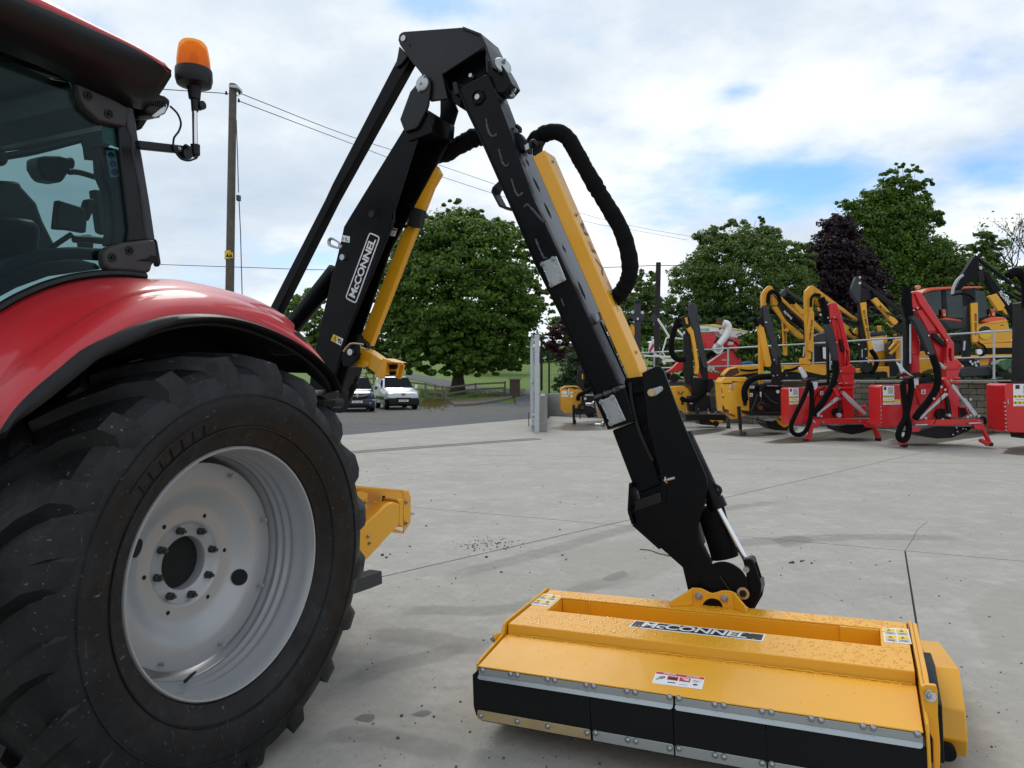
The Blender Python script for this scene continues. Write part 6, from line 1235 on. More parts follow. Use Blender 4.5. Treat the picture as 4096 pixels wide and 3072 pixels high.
# rain drops standing on the paint
WATER = mat('wet_yellow_drop', (.74, .34, .008), .12, coat=.5, coat_rough=.1)
g = np.random.default_rng(77); m = MB()
def drop(p, n, r):
    a = n.orthogonal().normalized(); b = n.cross(a); st = g.uniform(.8, 1.3)
    rs = [[p+n*r*hz+(a*math.cos(q)*st+b*math.sin(q))*r*k for q in [2*math.pi*j/7 for j in range(7)]] for k, hz in ((1, -.02), (.86, .28), (.45, .45))]; m.rings(rs)
for i in range(3000):
    u, v = g.uniform(.02, HL-.02), g.uniform(.322, .86)
    if su0-.01 < u < su1+.01 and sv0-.006 < v < sv1+.006: continue
    if .74 < u < 1.24 and .40 < v < .50 and g.random() < .8: continue
    drop(HP_(u, v, zt(v)), nTop, .0018+.0062*g.random()**1.7)
for i in range(90): u, v = g.uniform(.03, HL-.03), .29*(1-g.random()**2*.9); drop(HP_(u, v, .3514+v*.1548), nSl, .0015+.004*g.random()**2)
for i in range(450): u, v = g.uniform(.03, HL-.03), .27+.02*g.random(); drop(HP_(u, v, .3514+v*.1548), nSl, .0015+.0035*g.random()**2)
o = m.build('rain_drops', WATER, head); tag(o, kind='stuff')
# ================================================================== parked machines
class Mach:
    def __init__(s, name, label, cat, fr, d, base, group=None):
        s.fr, s.d = fr, d; s.o = thing(name, label, cat, tuple(U(base[0], base[1], d)), group); s.k = 0
    def px(s, c, fr=None): return Zf(fr or s.fr, *c)
    def p(s, name, m, c, dd=0.0, t=.12, par=None, bevel=.012, fr=None):
        s.k += 1; dd += (s.k % 7)*.0021
        return MB().prism([U(x, y, s.d+dd) for x, y in s.px(c, fr)], (0, t, 0)).build(name, m, par or s.o, bevel=bevel, seg=1)
    def t(s, name, m, c, dd, r, seg=8, n=4, par=None, fr=None):       # r in zoomed pixels
        f = fr or s.fr; rr = r/f[2]/F*s.d; return MB().tube([U(x, y, s.d+dd) for x, y in s.px(c, f)], rr, seg, n).build(name, m, par or s.o)
    def c(s, name, m, x, y, r, dd=0.0, t=.1, par=None, seg=20, fr=None):
        f = fr or s.fr; q = U(*s.px((x, y), f)[0], s.d+dd); rr = r/f[2]/F*s.d; return MB().cyl(q, q+Vector((0, t, 0)), rr, seg=seg).build(name, m, par or s.o)
    def pins(s, name, m, xs, r, dd, par=None, fr=None):
        f = fr or s.fr; rr = r/f[2]/F*s.d; q = MB().cyl((0, 0, 0), (0, .03, 0), rr, seg=8); pr = None; par = par or s.o
        name = name[:-1] if name.endswith('s') and not name.endswith('ss') else name
        for x, y in s.px(xs, f):
            w = U(x, y, s.d+dd)
            if pr is None: pr = q.build(name, m, par); b_ = pr
            else: b_ = pr.copy(); COL.objects.link(b_)
            b_.location = w-WL[par.name]
        return pr
    def txt(s, st, m, a, b, h, dd, par=None, fr=None, bold=.03, shear=0.0):
        f = fr or s.fr; A_, B_ = [U(*q, s.d+dd) for q in s.px((*a, *b), f)]; x = (B_-A_); hh = h/f[2]/F*s.d
        return text('lettering', st, (A_+B_)/2, x.normalized(), Vector((0, -1, 0)).cross(x.normalized()), m, par or s.o, w=x.length, h=hh, bold=bold, shear=shear, lift=.004)
    def label(s, c, dd, par, kind, fr=None):        # printed maker's label with warning rows
        tl, tr_, br, bl = [U(x, y, s.d+dd) for x, y in s.px(c, fr)]
        if kind == 'big': ce = [(.1, .04, .3, .22, 1), (.45, .06, .9, .42, 3), (.0, .50, .95, .62, 2), (.0, .78, 1, .9, 2)]+[(tri(.1+.2*i, .56, .1, .08), 1) for i in range(5)]+[(tri(.1+.2*i, .84, .1, .08), 1) for i in range(5)]+[(.1, .68, .85, .72, 3), (.1, .94, .9, .97, 3)]
        else: ce = [(.25, .2, .75, .45, 4), (.25, .55, .75, .8, 4)]
        return quadplate('printed_label', (tl, tr_, br, bl), (0, -1, 0), PRINTW, par, cells=ce, mats=[PRINTW, PRINTK, PRINTY, GREYP, PRINTR])
GW = 'hedge cutters parked along the retaining wall'; GD = 'machines stored on the raised yard'
# ---- 1: yellow tank half hidden by the big arm
a = Mach('parked_hedge_cutter', 'yellow tank hedge cutter with rusty lid in front of the grey rendered wall', 'hedge cutter', Zj, 27.2, (2292, 1694), GW)
tk = a.p('tank', YELU, (115,1215, 165,1182, 290,1182, 350,1235, 360,1252, 345,1290, 300,1475, 160,1475, 118,1437), 0, .6)
a.p('rusty_lip', RUST, (116,1218, 150,1206, 200,1197, 250,1190, 300,1200, 352,1235, 330,1224, 290,1212, 262,1222, 240,1210, 200,1206, 190,1218, 150,1212), -.012, .01, tk, 0)
for q in ((125,1235, 180,1235, 180,1272, 125,1272), (125,1280, 193,1280, 193,1298, 125,1298), (213,1290, 230,1272, 250,1290, 230,1308), (215,1244, 243,1244, 243,1260, 215,1260), (194,1212, 204,1212, 204,1275, 194,1275)): a.p('sticker', PRINTW, q, -.012, .008, tk, 0)
a.p('tank_door', YELU, (262,1238, 352,1243, 345,1300, 330,1440, 262,1465), -.025, .02, tk); a.pins('rivet', NUT, (270,1250, 330,1252, 272,1450, 300,1245), 4, -.05, tk)
a.p('frame', BLACKG, (340,1290, 480,1285, 492,1480, 420,1500, 250,1450, 252,1420, 330,1420), -.1, .4); a.c('pto_ring', BLACKG, 335, 1408, 36, -.22, .15); a.c('pto_shaft', RUST, 345, 1412, 18, -.25, .1)
a.p('leg', BLACKG, (240,1385, 268,1385, 270,1535, 281,1556, 278,1583, 244,1586, 242,1500), -.05, .12); a.p('lower_bar', BLACKG, (270,1445, 490,1440, 492,1478, 275,1490), -.16, .1)
a.t('hose', SLEEVE, (300,1340, 305,1290, 345,1262, 400,1240, 445,1205), -.25, 22); a.t('pipe', BLACKG, (318,1470, 321,1535), -.1, 6, n=1)
a.p('skid', BLACKG, (392,1495, 490,1490, 510,1508, 405,1526), 0, .3); a.p('head_cover', YELU, (495,1428, 545,1535, 520,1525, 498,1495), .05, .3); a.p('valve_block', DGREY, (360,1300, 388,1300, 388,1360, 360,1360), -.2, .1)
a.p('column', BLACKG, (300,1010, 355,1000, 372,1290, 315,1290, 290,1120), .25, .2); a.p('ram_guard', YELU, (338,1060, 352,1055, 355,1112, 342,1115), .2, .1); a.label((365,1305, 386,1305, 386,1330, 365,1330), -.21, a.o, 's')
# ---- 1b: grey mast
a = Mach('folded_mower_arm', 'tall dark grey folded mower arm rising behind the yellow dipper guard', 'mower arm', Zj, 29.5, (2552, 1681), GW)
a.p('mast', DGREY, (905,275, 965,268, 967,900, 960,1540, 905,1540), 0, .2); a.p('crosshead', DGREY, (862,382, 1000,384, 1012,425, 1005,478, 940,490, 880,488, 858,440), -.06, .25); a.c('pivot_pin', BOLT, 880, 395, 17, -.1, .3); a.c('pivot_pin', BOLT, 985, 400, 17, -.1, .3)
a.p('ram_guard', YELU, (845,530, 880,522, 902,560, 903,650, 885,640, 860,580), -.08, .12); a.t('hose', SLEEVE, (850,540, 840,490, 855,470, 880,490), -.1, 12); a.p('top_plate', BLACKG, (905,272, 940,262, 965,270, 965,300, 905,300), -.04, .28); a.p('sticker', PRINTW, (928,455, 944,455, 944,480, 928,480), -.08, .01, None, 0)
# ---- 2: dark mast, loop hose, yellow guard
a = Mach('parked_hedge_cutter', 'hedge cutter with dark arm, loop hose and yellow guard left of the peeling yellow tank', 'hedge cutter', Zj, 25.0, (2800, 1709), GW)
tk = a.p('tank', YELU, (1285,1190, 1430,1183, 1520,1250, 1520,1470, 1478,1482, 1340,1385, 1290,1300), .1, .6); a.t('tank_handle', BLACKG, (1365,1240, 1380,1265, 1405,1265, 1420,1240), .05, 5); a.p('tank_trim', RUST, (1480,1160, 1510,1160, 1515,1250, 1490,1240), .0, .1); a.label((1455,1400, 1475,1400, 1475,1460, 1455,1460), .06, tk, 's')
a.p('frame', BLACKG, (1478,1290, 1762,1284, 1768,1440, 1700,1450, 1480,1452), -.2, .4); a.p('frame_side', DGREY, (1700,1290, 1760,1286, 1766,1435, 1715,1440), -.24, .04); a.c('pto_guard', PLASTIC, 1572, 1415, 30, -.45, .3); a.t('pto_stub', PLASTIC, (1572,1440, 1568,1500), -.35, 20, n=1); a.pins('ring', BOLT, (1580,1432, 1770,1404), 7, -.48)
a.p('beam', BLACKG, (1440,1490, 1885,1486, 1895,1515, 1765,1545, 1455,1550), -.15, .2); a.p('head_housing', BLACKG, (1580,1545, 1760,1540, 1868,1500, 1880,1545, 1760,1605, 1610,1595), -.1, .7); a.p('head_trim', YELU, (1695,1545, 1850,1552, 1835,1580, 1740,1578), -.13, .1); a.c('wheel', RUBBER, 1772, 1585, 30, -.2, .1)
a.p('leg', DGREY, (690,735, 722,730, 726,850, 692,856), -.5, .1, fr=Zn); a.p('foot', BLACKG, (685,820, 726,818, 728,855, 690,860), -.55, .15, fr=Zn)
a.p('column', BLACKG, (1515,1095, 1685,1100, 1705,1290, 1520,1290), -.1, .3); a.p('knuckle', BLACKG, (1668,1100, 1740,1108, 1748,1180, 1700,1260, 1672,1235), -.18, .2); a.c('pin', BOLT, 1685, 1270, 18, -.25, .1)
a.p('mast', BLACKG, (1430,628, 1500,625, 1532,1060, 1522,1168, 1455,1168, 1430,1000), -.05, .2); a.p('ram_guard', YEL, (1462,575, 1500,547, 1532,600, 1562,770, 1592,980, 1580,1062, 1538,1050, 1552,960, 1522,760, 1500,640), -.16, .16)
a.p('upper_arm', DGREY, (1478,318, 1500,298, 1550,300, 1682,975, 1672,1000, 1630,985, 1600,860, 1560,700, 1476,440), -.1, .1); a.p('arm_bracket', DGREY, (1560,420, 1602,430, 1602,498, 1560,492), -.12, .2); a.p('arm_head', BLACKG, (1376,462, 1440,430, 1482,440, 1505,520, 1472,560, 1400,505), -.04, .2); a.p('head_plate', YELU, (1436,455, 1465,448, 1478,530, 1450,520), -.08, .05); a.p('arm_root', BLACKG, (1600,850, 1680,960, 1690,1110, 1640,1110, 1590,990), -.06, .15)
a.t('hose_sleeve', SLEEVE, (1375,465, 1335,560, 1300,680, 1292,780, 1312,855, 1352,895, 1400,902, 1435,890), -.1, 31, 10); a.t('hose_sleeve', SLEEVE, (1395,1310, 1450,1335, 1540,1328, 1600,1290, 1650,1220, 1668,1120), -.35, 25, 10); a.t('hose', BLACKG, (1395,1300, 1410,1350, 1415,1385), -.3, 14); a.t('hose', BLACKG, (1435,410, 1430,370, 1455,345, 1490,348), -.08, 4)
a.label((1490,1340, 1519,1340, 1519,1376, 1490,1376), -.21, a.o, 's'); a.t('pto_shaft', PLASTIC, (1700,1470, 1755,1448, 1845,1425), -.4, 20, n=1); a.c('pto_cap', YEL, 1700, 1470, 14, -.44, .05); a.t('chain', BOLT, (1685,1425, 1690,1470, 1740,1480, 1780,1450), -.46, 3)
# ---- 3: peeling yellow tank
a = Mach('parked_hedge_cutter', 'hedge cutter with large yellow tank peeling to rust beside a black headstock', 'hedge cutter', Zk, 21.8, (2965, 1740), GW)
tk = a.p('tank', YEL, (95,1150, 300,1140, 400,1135, 400,1490, 270,1522, 245,1532, 200,1495, 120,1455, 105,1300), 0, .7); a.p('tank_lid', YEL, (92,1145, 130,1092, 355,1087, 402,1132, 300,1142, 218,1132, 205,1150, 100,1156), -.03, .72)
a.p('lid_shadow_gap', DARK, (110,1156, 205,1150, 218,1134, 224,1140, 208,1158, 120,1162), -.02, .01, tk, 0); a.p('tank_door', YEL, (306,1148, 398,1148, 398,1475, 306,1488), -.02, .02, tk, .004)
for q in ((106,1385, 125,1400, 130,1425, 175,1440, 172,1470, 140,1462, 135,1485, 118,1455, 106,1440), (104,1293, 126,1296, 124,1308, 106,1318), (140,1470, 200,1480, 245,1500, 240,1512, 190,1495), (96,1205, 102,1205, 104,1260, 98,1260)): a.p('rust_patch', RUST, q, -.012, .008, tk, 0)
a.p('latch', GALV, (205,1158, 222,1158, 222,1226, 205,1226), -.03, .02, tk); a.pins('latch_hole', DARK, (213,1172, 213,1192, 213,1212), 4, -.034, tk); a.p('torn_sticker', PRINTW, (170,1240, 185,1228, 188,1245), -.012, .008, tk, 0); a.p('torn_sticker', PRINTW, (182,1168, 192,1170, 188,1205, 182,1205), -.012, .008, tk, 0); a.p('lower_fringe', YELU, (195,1495, 270,1500, 268,1540, 215,1540), .02, .3)
a.p('headstock', BLACKG, (392,1185, 762,1182, 765,1475, 690,1490, 395,1480), -.05, .4); a.p('headstock_top', BLACKG, (380,1163, 575,1160, 760,1180, 760,1200, 390,1200), -.2, .3); a.p('clevis', BLACKG, (500,1165, 540,1165, 545,1225, 500,1225), -.3, .15)
a.t('brace', DGREY, (480,1270, 450,1360, 412,1450), -.12, 9, n=1); a.t('brace', DGREY, (545,1260, 620,1340, 690,1375), -.12, 9, n=1); a.c('pto_tunnel', RUST, 525, 1402, 48, -.12, .1); a.c('pto_opening', DARK, 525, 1402, 38, -.125, .05); a.c('pto_shaft', RUST, 515, 1415, 22, -.2, .1); a.c('motor', BLACKG, 590, 1400, 34, -.16, .1)
a.p('hitch_tag', WHITEPLAS, (505,1244, 526,1244, 524,1302, 508,1302), -.22, .04); a.t('chain', NUT, (522,1300, 516,1330, 524,1370), -.2, 4); a.c('reflector', PRINTW, 697, 1243, 18, -.07, .03); a.t('pin', BOLT, (580,1182, 698,1184), -.24, 5, n=1)
a.p('stand_beam', BLACKG, (320,1440, 400,1450, 760,1470, 762,1502, 400,1498, 322,1470), -.3, .12); a.p('leg', BLACKG, (268,1402, 302,1398, 318,1648, 290,1652), -.35, .1); a.p('foot', DGREY, (824,905, 850,880, 893,868, 900,905, 852,926, 824,922), -.4, .14, fr=Zn); a.p('leg_plate', RUST, (822,850, 850,850, 853,890, 826,900), -.36, .02, fr=Zn)
a.t('hose_sleeve', SLEEVE, (352,1340, 340,1250, 355,1185, 400,1125, 480,1092, 615,1080), -.35, 33, 12); a.t('hose', SLEEVE, (345,1370, 352,1320, 350,1250), -.33, 22); a.p('valve', PLASTIC, (333,1335, 365,1332, 370,1390, 340,1395), -.1, .1)
a.p('head_housing', BLACKG, (1095,775, 1255,740, 1352,795, 1335,862, 1210,855, 1150,825), .1, .9, fr=Zn); a.p('head_trim', YELU, (1215,745, 1345,758, 1352,800, 1300,832, 1240,790), .05, .1, fr=Zn); a.t('head_hose', BLACKG, (1000,740, 1080,760, 1150,765), .0, 8, fr=Zn); a.p('side_box', YELU, (1250,700, 1345,675, 1348,735, 1262,740), -.05, .3, fr=Zn)
a.p('post', YELU, (500,600, 548,590, 545,1168, 505,1168), .05, .15); a.p('ram_guard', YEL, (478,536, 500,526, 550,560, 632,935, 620,982, 568,976, 502,650), -.06, .16)
a.p('upper_arm', DGREY, (540,322, 582,318, 602,400, 738,872, 726,884, 690,874, 600,640, 548,500), -.1, .12); a.p('arm_side', BLACKG, (520,345, 546,330, 550,500, 528,480), -.06, .15); a.p('arm_bracket', BLACKG, (498,450, 620,438, 628,470, 640,510, 600,560, 520,520, 500,490), -.02, .2); a.t('hose_sleeve', SLEEVE, (430,465, 455,490, 480,545), -.1, 26, 10)
a.p('lower_column', BLACKG, (620,765, 690,775, 722,885, 745,1080, 760,1180, 650,1180, 640,1000), -.08, .2); a.p('lower_ram', DGREY, (622,770, 652,765, 692,850, 700,960, 675,960, 640,860), -.14, .08); a.pins('pivot_pins', BOLT, (655,905, 650,1075, 690,1068, 735,1130, 745,1180, 790,1072), 8, -.18); a.p('shaft_cover', BLACKG, (760,1000, 800,1060, 795,1080, 760,1060), -.12, .1); a.label((395,1258, 428,1258, 428,1297, 395,1297), -.06, a.o, 's'); a.p('sticker', PRINTY, (737,1000, 756,1000, 756,1030, 737,1030), -.1, .01, None, 0); a.p('sticker', PRINTW, (560,498, 583,498, 583,508, 560,508), -.115, .01, None, 0); a.label((395,1180, 445,1180, 445,1208, 395,1208), -.21, a.o, 's')
# ---- red cutter A
a = Mach('red_hedge_cutter', 'red hedge cutter next to the peeling yellow tank, its control hose hanging in a loop', 'hedge cutter', Zk, 19.9, (3360, 1760), GW)
tk = a.p('tank', REDM, (812,1218, 832,1200, 1075,1200, 1045,1590, 818,1596), 0, .6); a.label((814,1206, 912,1204, 972,1330, 972,1376, ) if False else (814,1206, 916,1204, 920,1376, 819,1381), -.004, tk, 'big'); a.p('latch', GALV, (1012,1215, 1027,1215, 1027,1292, 1012,1292), -.02, .02, tk)
a.p('body', REDM, (1040,1195, 1300,1188, 1505,1190, 1505,1515, 1060,1535), .05, .5); a.p('body_rib', REDM, (1110,1200, 1250,1200, 1180,1300, 1150,1300), .0, .05); a.label((1147,1238, 1181,1238, 1181,1279, 1147,1279), .0, a.o, 's'); a.p('body_cap', BLACKG, (1120,1150, 1420,1130, 1400,1165, 1130,1180), .1, .4)
a.p('pillar', REDM, (1390,1170, 1505,1165, 1505,1520, 1395,1525), -.1, .2); a.p('turret', REDM, (1385,1042, 1505,1032, 1512,1160, 1390,1172), -.12, .3); a.p('turret_flange', REDM, (1375,1150, 1525,1145, 1525,1168, 1375,1172), -.16, .35); a.p('turret_flange', REDM, (1378,1195, 1522,1190, 1522,1215, 1378,1218), -.16, .35); a.p('yoke', REDM, (1362,990, 1480,953, 1537,1005, 1537,1045, 1388,1050), -.16, .3); a.pins('pins', ZINCY, (1370,1025, 1530,1020, 1425,1150), 10, -.2)
a.p('upper_arm', REDM, (1243,310, 1262,296, 1322,296, 1378,430, 1398,520, 1460,785, 1460,812, 1412,802, 1340,470, 1300,462, 1248,474), -.06, .14); a.p('lower_arm', REDM, (1262,470, 1335,470, 1382,680, 1402,760, 1445,970, 1370,1015, 1322,865, 1322,720, 1298,640), -.0, .14); a.p('arm_cover', REDM, (1325,480, 1360,480, 1400,660, 1380,690, 1340,680), -.03, .1); a.p('fork', REDM, (1415,785, 1462,785, 1472,965, 1442,985, 1432,850, 1424,960, 1405,960), -.1, .12); a.p('ram', BLACKG, (1352,690, 1375,690, 1400,780, 1395,830, 1372,810), -.06, .06)
a.p('hose_guard', DGREY, (1205,532, 1250,524, 1292,590, 1346,870, 1336,916, 1284,906, 1240,690), -.12, .14); a.p('mast', BLACKG, (1218,600, 1246,598, 1252,1145, 1230,1145), .05, .1); a.t('rod', GALV, (1252,720, 1256,990), .0, 7, n=1); a.pins('bolts', BOLT, (1230,455, 1250,490, 1298,452, 1360,438, 1322,718), 8, -.14)
a.t('hose_sleeve', SLEEVE, (1158,245, 1182,310, 1205,410, 1216,520), .0, 36, 12); a.t('hose_sleeve', SLEEVE, (1310,915, 1316,1030, 1275,1180, 1190,1330, 1110,1450, 1088,1505), -.3, 33, 12); a.t('hose', SLEEVE, (1090,1500, 1085,1350, 1130,1250, 1200,1190), -.1, 5)
a.t('hose_loop', SLEEVE, (1560,330, 1540,420, 1480,560, 1410,700, 1372,800, 1382,870, 1432,903, 1500,888, 1550,820, 1580,700, 1590,560, 1590,420, 1575,350), -.5, 23, 10, fr=Zn); a.p('control_box', BLACKG, (970,1108, 1130,1098, 1145,1122, 985,1135), -.3, .2); a.t('lever', PRINTR, (970,1117, 1010,1118), -.34, 7, n=1); a.p('clear_bag', WHITEPLAS, (912,985, 945,975, 1000,1035, 1022,1080, 1000,1105, 962,1102, 945,1050), -.34, .06, None, .03); a.p('filter_jar', WHITEPLAS, (1070,1140, 1125,1140, 1120,1200, 1100,1228, 1080,1225), -.3, .1)
a.p('beam', REDM, (1075,1530, 1705,1528, 1705,1582, 1080,1592), -.3, .12); a.p('leg', REDM, (1585,740, 1680,785, 1660,830, 1612,832, 1588,945, 1580,970, 1560,984, 1515,980, 1518,950, 1560,900), -.32, .1, fr=Zn); a.p('leg', REDM, (510,1062, 590,1008, 622,1040, 697,1200, 690,1245, 650,1245, 645,1200, 605,1100, 520,1092), -.32, .1, fr=Zm); a.p('foot', BLACKG, (648,1205, 692,1205, 692,1245, 650,1245), -.34, .14, fr=Zm); a.p('foot', BLACKG, (1515,952, 1565,955, 1562,984, 1515,981), -.36, .14, fr=Zn)
a.p('stabiliser_bar', GALV, (1112,1478, 1325,1302, 1372,1312, 1155,1470, 1142,1512, 1115,1515), -.4, .05); a.p('stabiliser_bar', GALV, (1368,1248, 1402,1240, 1482,1310, 1642,1470, 1622,1500, 1450,1345), -.4, .05); a.t('top_link', REDM, (1290,1200, 1340,1290), -.36, 22, n=1); a.pins('link_pins', BOLT, (1345,1210, 1375,1250, 1355,1320, 1160,1505, 1270,1345), 12, -.44)
a.c('pto_guard', PLASTIC, 1330, 1465, 46, -.05, .15); a.t('drive_shaft', PLASTIC, (1352,1340, 1352,1480), -.2, 15, n=1); a.c('shaft_yoke', GALV, 1355, 1495, 24, -.28, .1); a.p('rotor_housing', BLACKG, (248,1082, 350,1062, 625,1050, 645,1100, 480,1150, 380,1168, 262,1122), .0, .9, fr=Zm); a.p('side_plate', REDM, (1640,1385, 1640,1500, 1540,1490, 1560,1400), -.05, .1); a.t('ram', BOLT, (1515,1420, 1560,1415), -.1, 10, n=1); a.pins('beam_pins', BOLT, (1085,1570, 1180,1570, 1565,1560, 1660,1558, 1075,1558, 1655,1492, 1785,1493), 9, -.34)
# ---- red cutter B
a = Mach('red_hedge_cutter', 'taller whole red hedge cutter, second red one counted from the peeling yellow tank', 'hedge cutter', Zm, 17.9, (3760, 1787), GW)
tk = a.p('tank', REDM, (678,658, 702,640, 892,640, 932,1080, 732,1093, 690,1076), 0, .6); a.label((707,650, 826,648, 832,848, 709,850), -.004, tk, 'big'); a.label((708,795, 892,792, 894,845, 709,849), -.006, tk, 's') if False else None
quadplate('printed_label', [U(x, y, 17.88) for x, y in Zf(Zm, 832,792, 893,791, 895,845, 833,847)], (0, -1, 0), PRINTW, tk, cells=[(0, .0, 1, .45, 1), (.1, .6, .9, .8, 2)], mats=[PRINTW, PRINTY, GREYP])
a.p('tank_edge', REDM, (678,660, 700,655, 712,1084, 690,1076), -.02, .5, tk); a.pins('rivets', BOLT, (685,870, 686,910, 687,960, 688,1000, 689,1040), 6, -.05, tk)
a.p('body', REDM, (890,640, 1010,632, 1300,626, 1430,640, 1520,660, 1525,985, 1050,1012, 935,1078), .05, .5); a.p('body_rib', REDM, (1060,660, 1260,655, 1170,800, 1100,860), -.0, .06); a.label((1115,687, 1163,687, 1163,737, 1115,737), -.002, a.o, 's'); a.p('body_cap', BLACKG, (1010,560, 1340,560, 1345,600, 1100,628, 1010,620), .1, .4)
a.p('pillar', REDM, (1400,650, 1505,640, 1515,985, 1425,1000), -.1, .2); a.p('turret', REDM, (1380,462, 1532,458, 1512,560, 1378,562), -.12, .3); a.p('turret_flange', REDM, (1360,558, 1535,552, 1537,575, 1360,582), -.18, .4); a.p('turret_flange', REDM, (1362,600, 1537,596, 1535,622, 1365,628), -.18, .4); a.p('yoke', REDM, (1345,425, 1400,390, 1500,362, 1562,430, 1562,465, 1380,474), -.18, .35); a.pins('pins', ZINCY, (1368,455, 1555,438, 1435,590, 1345,1005), 12, -.24)
ul = lambda *c: tuple(v-799.5 if i % 2 else v for i, v in enumerate(c))
a.p('arm_head', REDM, ul(1015,455, 1060,440, 1118,448, 1142,600, 1072,632, 1020,612), -.05, .25); a.p('upper_arm', REDM, ul(1055,460, 1116,450, 1458,982, 1465,1012, 1392,1012, 1380,960, 1100,570), -.12, .12); a.p('lower_arm', REDM, ul(1042,642, 1162,626, 1312,920, 1395,1040, 1388,1185, 1330,1195, 1290,1130, 1200,890), -.02, .18); a.p('arm_cover', REDM, ul(1070,640, 1160,630, 1285,862, 1190,868), -.05, .06); a.p('fork', REDM, ul(1400,985, 1466,980, 1472,1205, 1440,1205, 1436,1050, 1412,1050, 1408,1205, 1380,1205), -.18, .12)
a.p('hose_guard', DGREY, ul(1008,706, 1050,700, 1122,760, 1192,870, 1257,1070, 1257,1136, 1200,1112, 1130,940, 1060,790), -.2, .16); a.t('hose_sleeve', SLEEVE, ul(962,395, 955,500, 968,600, 985,705), .0, 46, 12); a.p('mast', BLACKG, ul(945,600, 1002,600, 1002,1330, 952,1330), .05, .14); a.t('rod', GALV, ul(1000,790, 1000,1210), .0, 10, n=1); a.p('column', REDM, ul(1012,800, 1042,800, 1100,960, 1100,1312, 1016,1312), .1, .2); a.p('column_joint', REDM, ul(1012,968, 1102,964, 1106,1110, 1014,1115), .07, .05); a.p('ram', BLACKG, ul(1235,882, 1262,880, 1384,1000, 1366,1034, 1240,935), -.14, .07); a.p('mirror', DGREY, ul(888,520, 935,490, 945,600, 900,612), .06, .05)
a.pins('bolts', BOLT, ul(1035,640, 1075,618, 1195,912, 1390,960, 1300,1210, 1340,1240, 1370,1245, 1190,1098), 9, -.22); a.p('lock_plate', GALV, ul(1310,1200, 1332,1200, 1382,1250, 1372,1282, 1340,1265), -.24, .04); a.t('handle', BOLT, ul(1220,1205, 1325,1202), -.24, 6, n=1)
a.t('hose_sleeve', SLEEVE, ul(1235,1120, 1285,1280, 1288,1440, 1210,1590, 1110,1710, 1048,1800), -.4, 36, 12); a.t('hose_loop', SLEEVE, (1000,565, 1010,680, 985,830, 962,960, 985,1090, 960,1205, 905,1228, 872,1180, 900,1080, 942,1000, 955,900, 935,780, 922,640, 935,610), -.5, 30, 10); a.t('cable', SLEEVE, (1110,530, 1200,560, 1280,630, 1325,760, 1320,900, 1250,1060), -.45, 4)
a.p('control_box', BLACKG, ul(900,1320, 1110,1304, 1116,1350, 930,1352), -.3, .25); a.t('lever', PRINTR, ul(930,1350, 985,1350), -.34, 7, n=1); a.t('lever', PRINTR, ul(1060,1362, 1100,1364), -.34, 7, n=1); a.p('clear_bag', WHITEPLAS, ul(850,1190, 900,1212, 942,1270, 962,1290, 1045,1350, 1000,1342, 940,1300, 900,1312, 882,1245), -.36, .06, None, .03); a.p('filter_jar', WHITEPLAS, ul(1030,1370, 1092,1370, 1092,1440, 1060,1445, 1060,1475, 1035,1475), -.3, .1)
a.p('beam', REDM, (1035,1012, 1742,1004, 1748,1060, 1060,1080), -.32, .13); a.p('leg', REDM, (1000,1085, 1112,1102, 1112,1130, 1080,1140, 1012,1142, 972,1262, 940,1298, 905,1290, 895,1265, 948,1240), -.36, .1); a.p('foot', BLACKG, (925,1276, 978,1270, 982,1300, 940,1308), -.4, .2); a.p('leg', REDM, (1675,1062, 1752,1008, 1792,1060, 1812,1120, 1872,1250, 1845,1262, 1772,1122, 1690,1112), -.36, .1); a.p('foot_bar', REDM, (1755,1220, 1780,1215, 1888,1255, 1890,1292, 1850,1294, 1758,1246), -.42, .12); a.p('foot', BLACKG, (1848,1262, 1890,1256, 1891,1292, 1850,1295), -.44, .2)
a.p('stabiliser_bar', GALV, (1100,985, 1380,722, 1412,738, 1175,950, 1135,1002, 1095,1008), -.45, .05); a.p('stabiliser_bar', GALV, (1425,640, 1470,632, 1562,770, 1605,790, 1722,950, 1690,988, 1560,805), -.45, .05); a.t('top_link', REDM, (1352,570, 1415,675), -.4, 28, n=1); a.pins('link_pins', BOLT, (1330,660, 1370,690, 1450,645, 1250,785, 1640,795, 1165,993, 1610,980, 1640,965, 1730,972), 13, -.5)
a.c('pto_guard', PLASTIC, 1340, 950, 58, -.05, .2); a.t('drive_shaft', PLASTIC, (1385,770, 1408,880, 1420,960), -.2, 22, n=1); a.c('shaft_yoke', GALV, 1420, 962, 16, -.25, .1); a.p('rotor_housing', BLACKG, (1030,1142, 1290,1086, 1762,1080, 1660,1112, 1452,1202, 1292,1212), .0, 1.0); a.pins('housing_bolts', BOLT, (1492,1095, 1560,1105, 1500,1135, 1590,1110, 1650,1108, 1452,1168), 8, -.03); a.t('roller', BLACKG, (1735,985, 1790,990, 1800,1060), .1, 16); a.p('side_plate', REDM, (1520,860, 1600,858, 1640,960, 1530,985), -.05, .1); a.p('side_opening', DARK, (1520,880, 1590,880, 1620,950, 1540,990), -.06, .02)
a.t('beam_pin', BOLT, (1050,1068, 1180,1063), -.36, 10, n=1); a.t('beam_pin', BOLT, (1620,1052, 1755,1046), -.36, 10, n=1)
